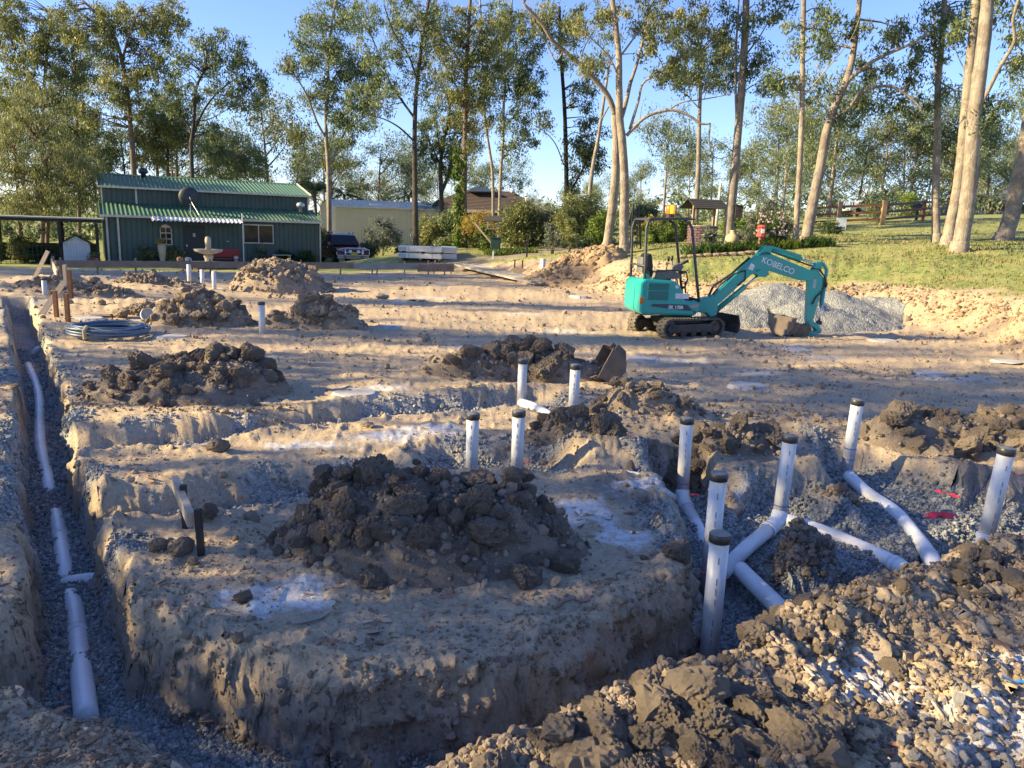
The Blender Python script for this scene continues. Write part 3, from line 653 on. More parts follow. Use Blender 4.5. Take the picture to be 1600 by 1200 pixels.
spoil('low crumbly spoil in the bottom left corner by the trench end', [(-2.4,2.75),(-1.7,2.62),(-1.2,2.42),(-.7,2.25)], DRY+DRY+CLAY[:1], 150, .007, .028, .14, 67, 'spoil banked along the near trench')
spoil('clods lining the left side of the long left trench', [(-2.6,3.1),(-3.2,4.2),(-4.4,6.2),(-6.0,8.8)], DRY, 150, .010, .04, .16, 69, 'spoil banked along the near trench')

# single clods one could pick up
SG = 'loose lumps of soil lying on the ground'
for (px, py, s, ms, lb) in [(1395,1038,.062,DRY,'round brown clod in the right foreground spoil below the lit ridge'),(383,935,.05,CLAY,'dark clod on the white cement splash'),
    (868,910,.05,PALE,'pale chalky lump in front of the dark centre heap'),(245,855,.065,DRY,'brown lump at the left foot of the low board'),(285,850,.085,DRY,'large brown lump under the low board'),
    (300,878,.04,DRY,'small lump beside the front steel peg'),(345,700,.10,DRY,'lump on the bank behind the gravel strip'),(395,805,.07,PALE,'pale stone lump left of the dark centre heap'),
    (330,805,.075,CLAY,'grey clod right of the low board'),(1060,860,.10,CLAY,'dark clod at the right edge of the soil island'),(1000,975,.03,CLAY,'small dark clod on the smooth bank top'),
    (597,466,.16,PALE,'lone pale block on the sunlit pad'),(190,483,.22,DRY,'flat dark clump left of the brown heap'),(1030,800,.06,DRY,'brown lump at the lip near the bent pipe'),
    (985,735,.08,DRY,'lump on the crumbly slope right of the heap'),(575,660,.07,PALE,'sunlit lump on the bank of the second trench'),(1005,770,.05,PALE,'pale lump beside the white paper scrap'),
    (1410,1045,.03,DRY,'little clod right of the round brown clod'),(1225,1075,.03,PALE,'pale pebble lump on the left of the lit ridge'),(855,560,.16,CLAY,'topmost dark lump rising above the long row')]:
    p = Wz(px, py, 0); z = GZ(p.x, p.y); p = Wz(px, py, z+s*.3); z = GZ(p.x, p.y)
    o = link('soil_clod', rnd.choice(ms)); o.location = (p.x, p.y, z+s*.4); o.scale = (s, s*.9, s*.85); o.rotation_euler = (0, 0, rnd.uniform(0, 6))
    tag(o, lb, 'clod', SG)

# leaf litter: dry sickle leaves and bits of bark
def litter():
    vs = []; fs = []; ti = []; n = 0
    x, y = sample(5200, -7, 7, 2.0, 10)
    k = (rng.uniform(0,1,len(x)) < np.clip(.35+fbm(x*1.4, y*1.4, o=3, s=120)*1.3, .04, 1)); x, y = x[k][:2200], y[k][:2200]
    t = terrain(x, y); z = t[0]
    for a, b, c, g in zip(x, y, z, t[1]):
        if (g > .6 and rnd.random() < .8) or (a > .6 and b < 4.3 and rnd.random() < .6): continue
        L = rnd.uniform(.035,.11); w = L*rnd.uniform(.10,.2); an = rnd.uniform(0, 6.3); bend = rnd.uniform(-.35,.35); tl = rnd.uniform(-.35,.35)
        pts = []
        for i in range(5):
            u = i/4-.5; ww = w*(1-(2*u)**2)+.0008; cx = u*L; cy = bend*L*(u*u-.12); lift = .004+abs(tl)*.25*L*(u+.5) + rnd.uniform(0,.003)
            for sgn in (-1, 1):
                qx, qy = cx, cy+sgn*ww; pts.append((a+qx*math.cos(an)-qy*math.sin(an), b+qx*math.sin(an)+qy*math.cos(an), c+lift+sgn*ww*tl))
        vs += pts; fs += [(n+2*i, n+2*i+1, n+2*i+3, n+2*i+2) for i in range(4)]; ti += [rnd.random()]*4; n += 10
    m, N, L_, P = newmat('dry_leaf'); at = N.new('ShaderNodeAttribute'); at.attribute_name = 'tint'
    L_.new(ramp(N, L_, at.outputs['Fac'], [(0,(.14,.085,.05)),(.4,(.30,.20,.12)),(.7,(.42,.33,.23)),(.9,(.36,.15,.08)),(1,(.5,.45,.37))]), P.inputs['Base Color']); P.inputs['Roughness'].default_value = .8
    tag(link('leaf_litter', npmesh('leaf_litter', vs, fs, m, False, ti)), 'dry fallen gum leaves scattered over the near ground', kind='stuff')
litter()
def stick(label, a, b, r, m=None):
    pa = Wz(*a); pb = Wz(*b); pts = []
    for i in range(6):
        u = i/5; p = pa.lerp(pb, u); pts.append((p.x+rnd.uniform(-.01,.01), p.y+rnd.uniform(-.01,.01), GZ(p.x, p.y)+r*1.3+rnd.uniform(0,.006)))
    o = M().tube(pts, [r*.8, r, r*1.1, r, r*.8, r*.5], 6, rag=.15).build('stick', m or timber_g, smooth=True)
    tag(o, label, 'stick')
stick('grey stick lying below the white splash', (455,985), (530,965), .009)
stick('curved pale bark strip on the lit ridge', (1355,1015), (1400,995), .008, timber_p)
stick('dark short stick on the smooth bank top', (865,958), (900,945), .011, timber)

# concrete piers poured flush with the pad
conc = mat('pier_concrete', (.47,.46,.45), .85, (.36,.35,.34), 7.0, bump=.4, dirt=.75)
def pier(px, py, r, lb, seed):
    p = Wz(px, py, 0); z = GZ(p.x, p.y); V = [(0,0,.018)]; q = random.Random(seed)
    n = 40; off = [q.uniform(0, 6) for _ in range(3)]
    for j in range(n):
        a = 2*math.pi*j/n; rr = r*.92*(1+.07*math.sin(2*a+off[0])+.04*math.sin(5*a+off[1])+q.uniform(-.035,.035)); x, y = rr*math.cos(a), rr*math.sin(a)
        V.append((x*.8, y*.8, .016))
    zq = GZa([p.x+V[1+j][0]*1.25 for j in range(n)], [p.y+V[1+j][1]*1.25 for j in range(n)])
    for j in range(n): V.append((V[1+j][0]*1.25, V[1+j][1]*1.25, float(zq[j])-z-.02))
    F = [(0, 1+j, 1+(j+1)%n) for j in range(n)]+[(1+j, 1+n+j, 1+n+(j+1)%n, 1+(j+1)%n) for j in range(n)]
    zz = max(v[2]+z for v in V[1+n:])
    m = M().add(V, F); o = m.build('concrete_pier', conc, loc=(p.x, p.y, max(z, zz-.0)+.004)); tag(o, lb, 'concrete pier', 'round concrete piers flush with the pad')
for i, (px, py, r, lb) in enumerate([(1168,604,.30,'concrete pier in the shade above the bent pipe'),(1455,585,.30,'concrete pier right of centre beyond the tall capped pipe'),(1575,567,.30,'concrete pier at the far right edge of the pad'),
    (1243,546,.32,'concrete pier on the ground below the digger bucket'),(1000,561,.30,'concrete pier just behind the lone bucket'),(268,527,.30,'concrete pier touching the coil of blue pipe'),(138,499,.34,'concrete pier at the foot of the rusty stakes'),
    (365,490,.3,'concrete pier between the brown heap and the lone pipe'),(545,491,.3,'concrete pier behind the sunlit heap of lumps'),(610,512,.28,'concrete pier right of the sunlit heap'),(500,431,.34,'concrete pier under the middle of the long board'),
    (604,431,.34,'concrete pier left of the board end stake'),(650,469,.3,'concrete pier beside the lone pale block'),(690,446,.3,'concrete pier in front of the stacked planks'),(905,467,.32,'concrete pier in front of the orange bank'),
    (155,437,.4,'concrete pier behind the leaning stakes'),(345,452,.3,'concrete pier right of the three far pipes'),(410,565,.26,'concrete pier on the lit strip above the wide dark heap'),(555,618,.3,'concrete pier in shade right of the wide dark heap'),(1380,533,.36,'concrete pier at the toe of the gravel pile')]):
    pier(px, py, r, lb, i+3)

# ------------------------------------------------------------------ gravel piles beside the digger
def stone_heap(label, lobes, seed):
    xs = [l[0] for l in lobes]; ys = [l[1] for l in lobes]
    x0, x1 = min(l[0]-l[2] for l in lobes), max(l[0]+l[2] for l in lobes); y0, y1 = min(l[1]-l[3] for l in lobes), max(l[1]+l[3] for l in lobes)
    nx, ny = 150, 110; X, Y = np.meshgrid(np.linspace(x0, x1, nx), np.linspace(y0, y1, ny)); X = X.ravel(); Y = Y.ravel()
    h = np.full(X.shape, -.2)
    for (lx, ly, rx, ry, hh) in lobes:
        e = np.sqrt(((X-lx)/rx)**2+((Y-ly)/ry)**2); h = np.maximum(h, hh*(1-e)*1.08 - np.maximum(0, .12-e)*hh*.7)
    h = h + fbm(X*1.1, Y*1.1, o=2, s=seed)*.05 + fbm(X*7, Y*7, o=3, s=seed+2)*.012 + fbm(X*22, Y*22, o=2, s=seed+4)*.012
    g = GZa(X, Y); Z = np.where(h > -.1, g+h, g-.15)
    i = np.arange(ny-1)[:,None]*nx; j = np.arange(nx-1)[None,:]
    f = np.stack([i+j, i+j+1, i+nx+j+1, i+nx+j], -1).reshape(-1,4); keep = (h[f] > -.12).any(1)
    m, N, L, P = newmat('pile_gravel'); v = N.new('ShaderNodeTexCoord').outputs['Object']
    vo = tex(N, L, 'voronoi', 34, vec=v); s = N.new('ShaderNodeSeparateColor'); L.new(vo.outputs['Color'], s.inputs[0])
    c = ramp(N, L, s.outputs[0], [(0,(.11,.118,.12)),(.5,(.22,.23,.23)),(1,(.37,.375,.37))])
    c = mixc(N, L, tex(N, L, 'noise', 1.2, 4, .6, v).outputs[0], c, (.225,.23,.225)); L.new(c, P.inputs['Base Color']); P.inputs['Roughness'].default_value = .9
    b = N.new('ShaderNodeBump'); b.inputs['Strength'].default_value = .8; b.inputs['Distance'].default_value = .03; L.new(mval(N, L, 'SUBTRACT', .5, vo.outputs['Distance']), b.inputs['Height']); L.new(b.outputs[0], P.inputs['Normal'])
    o = link('gravel_pile', npmesh('gravel_pile', np.c_[X,Y,Z], f[keep], m, True)); tag(o, label, 'gravel pile')
stone_heap('long pale grey gravel pile behind the digger arm', [(6.5,19.1,2.3,1.6,.84),(7.9,19.2,1.7,1.4,.72),(5.3,18.8,1.8,1.3,.55)], 5)
stone_heap('lower gravel pile in front, beside the digger bucket', [(6.7,17.5,1.7,1.1,.55),(7.6,17.8,1.4,.9,.42),(5.1,17.4,1.3,.85,.42)], 15)

# ------------------------------------------------------------------ drain pipes
def standpipe(label, x, y, ztop, zbot, lean=(0,0), cap=True, r=.055, band=None, elbow=None, n=24):
    t = thing('drain_pipe', label, 'pipe', (x, y, zbot), 0, 'upright grey drain pipes')
    H = ztop-zbot; lx, ly = lean
    def P(z): return (lx*z, ly*z, z)
    M().tube([P(0), P(H-.03)], r, n).build('pipe', pvc, t, True).data
    if cap:
        M().tube([P(H-.052), P(H-.05), P(H-.004), P(H)], [r, r+.0055, r+.0055, r+.002], n).build('cap', cap_m, t, True)
        M().tube([P(H-.001), P(H+.002)], [r+.001, r-.001], n).build('cap_top', cap_top, t, True)
    if r > .05 and y < 9:
        # printed line of marks down the wall
        q = M()
        for k in range(9):
            z = H*.2+k*H*.075
            a = -1.75
            for da in (0, .05):
                pass
            c0, s0 = math.cos(a), math.sin(a); rr = r+.0012
            if k % 4 == 3: continue
            p = P(z); q.add([(p[0]+rr*math.cos(a-.05), p[1]+rr*math.sin(a-.05), p[2]), (p[0]+rr*math.cos(a+.05), p[1]+rr*math.sin(a+.05), p[2]),
                   (p[0]+lx*.03+rr*math.cos(a+.05), p[1]+rr*math.sin(a+.05), p[2]+H*.05), (p[0]+lx*.03+rr*math.cos(a-.05), p[1]+rr*math.sin(a-.05), p[2]+H*.05)], [(0,1,2,3)])
        q.build('printed_marks', print_m, t)
    for (z, mm) in (band or []):
        M().tube([P(z-.004), P(z+.004)], r+.0014, n).build('glue_band', mm, t, True)
    if elbow:                                 # bend and run of pipe, world points relative to the base
        pts = [Vector(e) for e in elbow]; rr = r+.006
        M().tube(pts[:4], rr, 20).build('bend', pvc_w, t, True)
        M().tube(pts[3:], r, 20).build('drain_run', pvc_w, t, True)
        M().tube([pts[2].lerp(pts[3],.7), pts[3]], rr+.004, 20).build('socket', pvc_w, t, True)
    return t
standpipe('tallest capped grey pipe standing in the near right trench', 1.205, 4.08, .34, -.50, (-.0,0), band=[(.03, blue_ink)])
standpipe('capped pipe directly behind the nearest tall one', 1.385, 4.85, .45, -.40)
standpipe('capped pipe with a white bend at its foot, left of the drain junction', 1.55, 6.5, .41, -.30, (-.02,0), band=[(.12, red_ink),(.05, blue_ink)],
          elbow=[(0,0,.05),(0,-.02,.0),(.0,-.10,-.035),(.0,-.22,-.04),(-.0,-.6,-.05),(-.02,-1.0,-.07)])
standpipe('capped pipe joined to the thick white sloping drain', 2.17, 5.8, .47, -.26, (.02,0), band=[(.16, blue_ink)],
          elbow=[(0,0,.10),(-.02,-.03,.04),(-.08,-.10,.02),(-.16,-.2,.015),(-.4,-.5,.0),(-.68,-.88,-.03)])
standpipe('capped pipe at the head of the long half buried white drain', 3.16, 6.9, .545, -.12, (.03,0), band=[(.2, blue_ink),(.1, blue_ink)])
standpipe('capped pipe on the far right with a white bend sinking into gravel', 3.50, 5.3, .57, -.22, (.06,0),
          elbow=[(0,0,.14),(.0,-.01,.06),(-.01,-.06,-.0),(-.02,-.10,-.05),(-.04,-.16,-.10),(-.06,-.22,-.16)])
standpipe('front left capped pipe beside the dark centre heap', -.33, 6.5, .38, -.26)
standpipe('half sunlit capped pipe right of the front left one', .07, 6.5, .42, -.26)
standpipe('capped pipe standing behind the half sunlit pipe', .12, 9.0, .44, -.12)
standpipe('capped pipe in the shallow hollow in front of the lone bucket', .665, 8.0, .58, -.06)
standpipe('lone capped pipe out on the sunlit pad between two heaps', -4.33, 13.1, .56, -.05)
standpipe('leftmost of the three far pipes in front of the stone fountain', -9.1, 21.5, .63, -.1, cap=False)
standpipe('middle of the three far pipes in front of the stone fountain', -8.33, 20.5, .57, -.1, cap=False)
standpipe('rightmost of the three far pipes in front of the stone fountain', -7.94, 20.3, .55, -.1, cap=False)
standpipe('far left capped pipe beside the leaning timber stakes', -10.66, 17.4, .45, -.1)

def drain(label, pts, r=.055, smooth_n=6, rings=()):
    P = [Vector(p) for p in pts]; out = []
    for i in range(len(P)-1):
        for k in range(smooth_n):
            u = k/smooth_n; p0 = P[max(i-1,0)]; p1 = P[i]; p2 = P[i+1]; p3 = P[min(i+2,len(P)-1)]
            out.append(.5*((2*p1)+(p2-p0)*u+(2*p0-5*p1+4*p2-p3)*u*u+(3*p1-p0-3*p2+p3)*u**3))
    out.append(P[-1]); c = out[0].copy(); t = thing('buried_drain', label, 'drain pipe', c, 0, 'white drains lying in the trenches')
    M().tube([p-c for p in out], r, 18).build('pipe', pvc_w, t, True)
    for k in rings:
        i = min(int(k*(len(out)-1)), len(out)-2); a, b = out[i], out[i+1]; d = (b-a).normalized()*.03
        M().tube([a-c-d, a-c+d], r+.005, 18).build('socket', pvc_w, t, True)
    return t
f = -.444
drain('white drain sunk in the near end of the left trench', [(-2.80,4.55,f+.0),(-2.66,4.36,f+.012),(-2.3,3.78,f+.018),(-2.0,3.3,f+.03)], rings=(.5,))
drain('white drain in the left trench between the two side branches', [(-3.72,5.95,f-.01),(-3.5,5.62,f+.02),(-3.1,5.0,f+.015),(-2.95,4.76,f-.02)], rings=(.45,))
drain('half covered white drain along the far stretch of the left trench', [(-7.6,11.8,f+.02),(-6.3,9.95,f+.026),(-5.0,7.85,f+.024),(-4.2,6.65,f+.018),(-4.0,6.35,f-.01)])
drain('white branch pipe with a bend entering the left trench far away', [(-8.1,12.75,f-.05),(-8.0,12.72,f+.10),(-7.75,12.72,f+.14),(-7.3,12.75,f+.15)])
drain('short white side branch halfway along the left trench', [(-3.75,6.28,f-.03),(-3.6,6.33,f+.0),(-3.35,6.42,f+.02)])
drain('short white side branch nearer the camera in the left trench', [(-2.95,4.72,f-.03),(-2.85,4.74,f-.0),(-2.6,4.8,f+.01)])
drain('thick white pipe lying loose in the gravel behind the lit ridge', [(1.64,5.0,-.30),(1.66,4.75,-.28),(1.70,4.45,-.27),(1.73,4.25,-.29),(1.80,4.1,-.36)], .06, rings=(.7,))
drain('curved half buried drain ending in a bend at the right ridge', [(2.30,5.95,-.29),(2.45,5.75,-.275),(2.66,5.42,-.275),(2.77,5.1,-.26),(2.76,4.9,-.24),(2.72,4.75,-.27)], rings=(.62,.8))
drain('long half buried drain running down from the head pipe', [(3.16,6.85,-.17),(3.2,6.5,-.225),(3.24,6.1,-.235),(3.16,5.6,-.24),(3.05,5.2,-.22),(2.99,5.0,-.22),(2.93,4.85,-.27)], rings=(.72,))
drain('white pipe lying flat in the hollow between the rear pipes', [(.12,8.95,-.08),(.3,8.6,-.06),(.52,8.15,-.09),(.58,8.0,-.14)])
drain('white pipe end peeping from the near trench under the dark spoil', [(.32,3.05,-.45),(.45,3.22,-.38),(.58,3.42,-.40),(.68,3.55,-.45)])
stub = thing('stub_pipe', 'white riser pipe in a concrete collar at the lawn edge', 'pipe', (.95,28,GZ(.95,28)))
M().lathe([(.0,-.1),(.1,-.1),(.1,.72),(.0,.72)], 18).build('pipe', pvc, stub, True)
M().lathe([(.45,-.12),(.42,.04),(.3,.12),(.11,.14)], 18).build('collar', conc, stub, True)
# red tape and white scraps
tape = mat('red_tape', (.62,.03,.06), .6); white = mat('white_paint', (.80,.80,.79), .5, (.72,.72,.71))
def scrap(label, px, py, m, s, z=0.0, crumple=1.0, name='tape_scrap'):
    p = Wz(px, py, z); g = GZ(p.x, p.y); q = random.Random(px*7+py); V = []
    for i in range(7):
        for j in range(3): V.append(((i-3)*s/3+q.uniform(-.2,.2)*s*.4, (j-1)*s*.22+q.uniform(-.1,.1)*s, q.uniform(0,.35)*s*crumple))
    F = [(i*3+j, (i+1)*3+j, (i+1)*3+j+1, i*3+j+1) for i in range(6) for j in range(2)]
    o = M().add(V, F).build(name, m, loc=(p.x, p.y, max(g, z)+.02)); o.rotation_euler = (0,0,q.uniform(-1,1)); tag(o, label, 'scrap')
for a in [('pink tape scrap on the low dirt heap',1003,655,tape,.06),('pink tape scrap lower on the dirt heap slope',985,680,tape,.04),('red tape wound round the clump between the right drains',1470,815,tape,.12,.12),('red tape hanging above the clump between the drains',1480,778,tape,.09,.1),
          ('red tape scrap on the clay right of the last pipe',1580,748,tape,.07,.1),('small red scrap beside the half sunlit pipe',822,728,tape,.04),('small red scrap at the lip behind the nearest pipe',1097,900,tape,.03),
          ('tiny pink scrap on the lumps between pipes',835,668,tape,.04),('dull red tape scrap by the bent pipe',1085,778,tape,.04)]: scrap(*a)
scrap('white paper scrap on the crumbly slope', 985, 762, white, .07, crumple=.3, name='paper_scrap')
scrap('blue plastic wrapper in the bottom right cement lumps', 1592, 1078, mat('blue_wrapper', (.05,.22,.55), .4), .06, .25, name='plastic_wrapper')
# plastic tub beside the heap
p = Wz(229, 500, 0); tub = M().lathe([(.0,0),(.10,0),(.12,.2),(.125,.2),(.11,.01)], 18).build('plastic_tub', mat('pale_blue_plastic', (.62,.74,.82), .4), loc=(p.x, p.y, GZ(p.x,p.y)+.11), smooth=True)
tub.rotation_euler = (R(80), 0, R(35)); tag(tub, 'white plastic tub lying on its side against the brown heap', 'tub')

# coil of blue water pipe
blue_p = mat('blue_poly_pipe', (.075,.13,.21), .42, (.13,.19,.26), 5.0, dirt=.3)
coil = thing('pipe_coil', 'coil of blue poly pipe lying flat on the pad', 'pipe coil', (-6.62,12.4,GZ(-6.62,12.4)))
for k in range(15):
    rr = .50+rnd.uniform(-.05,.075); zz = .025+.017*(k//2)+rnd.uniform(0,.015); cx, cy = rnd.uniform(-.03,.03), rnd.uniform(-.03,.03); ph = rnd.uniform(0,6); tl = rnd.uniform(-.02,.04)
    pts = [(cx+rr*math.cos(a+ph)*1.08, cy+rr*math.sin(a+ph), zz+tl*math.sin(a*2+ph)*.8+.008) for a in [2*math.pi*i/40 for i in range(41)]]
    M().tube(pts, .0165, 8).build('pipe_turn', blue_p, coil, True)
M().tube([(-.1,-.52,.17),(.1,-.50,.165),(.3,-.50,.13),(.42,-.47,.11)], .0165, 8).build('loose_end', blue_p, coil, True)
M().tube([(-.05,-.60,.02),(-.05,-.61,.15),(-.05,-.53,.2),(-.05,-.44,.15),(-.05,-.43,.03)], [.03]*5, 8).build('tie', mat('straw_tie', (.45,.36,.2), .9), coil)

# lone digger bucket on the ground
buck_m = mat('worn_bucket_steel', (.13,.105,.085), .75, (.20,.15,.11), 9.0, metal=.2, bump=.4, dirt=.6)
def bucket(par, X, w, m, z0=0.0):
    prof = [(-.30,.24),(-.27,.02),(-.16,-.13),(.0,-.17),(.14,-.10),(.22,.05),(.24,.24)]
    q = M(X); n = len(prof); th = .018
    outer = [(a, -w/2, b) for a, b in prof] + [(a, w/2, b) for a, b in prof]
    inner = [(a*.92, -w/2+th, b*.9+.02) for a, b in prof] + [(a*.92, w/2-th, b*.9+.02) for a, b in prof]
    q.add(outer, [(i, i+1, n+i+1, n+i) for i in range(n-1)]); q.add(inner, [(i, n+i, n+i+1, i+1) for i in range(n-1)])
    q.build('shell', m, par, True)
    for s in (-1, 1):
        e = M(X); e.prism([(a*1.0, b) for a, b in prof], s*(w/2-.003), s*(w/2+.013)); e.build('side_plate', m, par)
    for k in range(3):
        y = -w/2+.05+(w-.1)*k/2; M(X).prism([(-.30,.20),(-.36,.33),(-.27,.24)], y-.025, y+.025).build('tooth', m, par)
    e = M(X)
    for s in (-.09, .09): e.prism([(.08,-.02),(.26,.16),(.34,.14),(.30,-.04),(.18,-.12)], s-.012, s+.012)
    e.build('ears', m, par)
p = Wz(957, 600, 0); z = GZ(p.x, p.y)
lb = thing('digger_bucket', 'rusty brown digger bucket sitting on the ground behind the pipes', 'bucket', (p.x, p.y+.1, z+.20), 0)
bucket(lb, Matrix.Rotation(R(20),4,'Z') @ Matrix.Rotation(R(-62),4,'Y') @ Matrix.Scale(.80,4), .36, buck_m)
# ------------------------------------------------------------------ trees
def leaf_mat(name, dark, light, warm):
    m, N, L, P = newmat(name); at = N.new('ShaderNodeAttribute'); at.attribute_name = 'tint'
    c = ramp(N, L, at.outputs['Fac'], [(0, dark), (.5, light), (1, warm)])
    out = N['Material Output']; L.new(c, P.inputs['Base Color']); P.inputs['Roughness'].default_value = .5; P.inputs['Specular IOR Level'].default_value = .35
    tr = N.new('ShaderNodeBsdfTranslucent'); L.new(c, tr.inputs[0]); mx = N.new('ShaderNodeMixShader'); mx.inputs[0].default_value = .38
    L.new(P.outputs[0], mx.inputs[1]); L.new(tr.outputs[0], mx.inputs[2]); L.new(mx.outputs[0], out.inputs[0]); return m
GUM = leaf_mat('gum_leaves', (.085,.125,.055), (.185,.235,.105), (.32,.34,.17))
OLV = leaf_mat('olive_leaves', (.095,.122,.045), (.21,.23,.085), (.34,.32,.13))
DRK = leaf_mat('dark_leaves', (.068,.098,.045), (.135,.18,.08), (.24,.25,.11))
FAR = leaf_mat('far_leaves', (.095,.135,.07), (.185,.235,.12), (.30,.32,.17))
LIMEG = leaf_mat('bright_leaves', (.07,.12,.022), (.15,.22,.04), (.30,.32,.07))
GOLD = leaf_mat('golden_leaves', (.22,.15,.03), (.38,.27,.05), (.46,.36,.08))
SILV = leaf_mat('grey_green_leaves', (.09,.11,.075), (.17,.195,.14), (.27,.27,.20))
DKG = leaf_mat('strap_leaves', (.03,.062,.018), (.06,.12,.03), (.14,.21,.05))
STRAWL = leaf_mat('lawn_blades', (.10,.135,.035), (.22,.21,.075), (.36,.30,.14))
def bark(name, a, b, c3, sc_=2.5):
    m, N, L, P = newmat(name); v = N.new('ShaderNodeTexCoord').outputs['Object']
    mp = N.new('ShaderNodeMapping'); mp.inputs['Scale'].default_value = (1,1,.22); L.new(v, mp.inputs[0])
    n1 = tex(N, L, 'noise', sc_, 6, .7, v, .5); n2 = tex(N, L, 'noise', sc_*9, 6, .7, mp.outputs[0], .4)
    c = mixc(N, L, ramp(N, L, n1.outputs[0], [(.47,0.0),(.55,1.0)]), a, b)
    c = mixc(N, L, mval(N, L, 'MULTIPLY', ramp(N, L, n2.outputs[0], [(.5,0.0),(.68,1.0)]), .8), c, c3)
    L.new(c, P.inputs['Base Color']); P.inputs['Roughness'].default_value = .85; P.inputs['Specular IOR Level'].default_value = .2
    b_ = N.new('ShaderNodeBump'); b_.inputs['Strength'].default_value = .7; b_.inputs['Distance'].default_value = .05; L.new(n2.outputs[0], b_.inputs['Height']); L.new(b_.outputs[0], P.inputs['Normal']); return m
B_WHITE = bark('smooth_gum_bark', (.31,.265,.215), (.215,.18,.145), (.12,.098,.08))
B_GREY = bark('grey_gum_bark', (.27,.235,.20), (.19,.16,.135), (.10,.085,.07))
B_DARK = bark('ironbark', (.085,.068,.056), (.055,.045,.038), (.03,.025,.022), 4)
B_BROWN = bark('stringy_bark', (.19,.14,.10), (.125,.092,.068), (.07,.052,.04), 4)
B_BLACK = bark('charred_bark', (.03,.026,.024), (.045,.038,.034), (.015,.013,.012), 4)

def leaf_cloud(centers, radii, per, L0, W0, droop=.6, seed=0, flat=.9):
    """diamond leaves hanging in loose clusters; returns verts, quads, tint"""
    g = np.random.default_rng(seed); c = np.repeat(np.asarray(centers, float), per, 0); rad = np.repeat(np.asarray(radii, float), per)
    n = len(c); d = g.normal(size=(n,3)); d /= np.linalg.norm(d, axis=1)[:,None]
    rr = rad*1.22*g.uniform(0,1,n)**.72; p = c + d*rr[:,None]*np.array([1,1,flat]); p[:,2] -= .35*rad*g.uniform(0,1,n)**2
    ax = g.normal(size=(n,3)); ax[:,2] -= droop*2.2; ax /= np.linalg.norm(ax, axis=1)[:,None]
    up = g.normal(size=(n,3)); sd = np.cross(ax, up); sd /= np.linalg.norm(sd, axis=1)[:,None]+1e-9
    L = L0*g.uniform(.6,1.35,n); w = W0*g.uniform(.7,1.3,n)
    a = p - ax*(L/2)[:,None]; b = p + ax*(L/2)[:,None]; m1 = p + sd*(w/2)[:,None]; m2 = p - sd*(w/2)[:,None]
    v = np.stack([a, m1, b, m2], 1).reshape(-1,3); f = np.arange(4*n).reshape(-1,4)
    ct = np.repeat(g.uniform(0,.75,len(centers)), per); t = np.clip(ct+g.normal(0,.16,n), 0, 1)
    return v, f, t

def grow(seed, limbs, clusters, twig=True):
    """limbs: list of (points, r0, r1). Adds twigs from the limbs to the leaf clusters."""
    q = random.Random(seed); m = M(); skel = []
    for pts, r0, r1 in limbs:
        P = [Vector(p) for p in pts]; out = []
        for i in range(len(P)-1):
            for k in range(4):
                u = k/4; p0 = P[max(i-1,0)]; p1 = P[i]; p2 = P[i+1]; p3 = P[min(i+2,len(P)-1)]
                out.append(.5*((2*p1)+(p2-p0)*u+(2*p0-5*p1+4*p2-p3)*u*u+(3*p1-p0-3*p2+p3)*u**3))
        out.append(P[-1]); k = len(out); rr = [r0+(r1-r0)*(i/(k-1))**.8 for i in range(k)]
        m.tube(out, rr, 9 if r0 > .1 else 6, rag=.05); skel += [(p, r) for p, r in zip(out, rr)][1:]
    if twig and clusters is not None and len(clusters):
        S = np.array([p for p, r in skel]); SR = [r for p, r in skel]
        for c in clusters:
            c = Vector(c); d = np.linalg.norm(S-np.array(c), axis=1) + np.maximum(0, S[:,2]-c.z)*.9
            k = int(np.argmin(d)); a = Vector(S[k])
            if (c-a).length > 5.5: continue
            mid = a.lerp(c, .5) + Vector((q.uniform(-.25,.25), q.uniform(-.25,.25), q.uniform(-.05,.4)))*(c-a).length*.5
            r = min(SR[k]*.55, .022+(c-a).length*.012); m.tube([a, mid, c], [r, r*.6, .008], 4, False)
    return m
def clusters_in(ells, y, dens, seed, ydepth=1.0):
    g = random.Random(seed); out = []; rad = []
    for (cx, cy, rx, ry) in ells:
        px2m = y*.98/FPX; a = math.pi*rx*ry*px2m*px2m; n = max(5, int(a*dens*(2.3 if px2m*1200 > 53 else 3.3)))
        for _ in range(n):
            t = g.uniform(0, 6.283); r = math.sqrt(g.random()); yy = y + g.uniform(-1,1)*max(rx,ry)*px2m*ydepth*math.sqrt(1-r*r*.8)
            p = W(cx+rx*r*math.cos(t), cy+ry*r*math.sin(t), yy); out.append(tuple(p)); rad.append(g.uniform(.26,.56)*max(.75, y/45))
    return out, rad
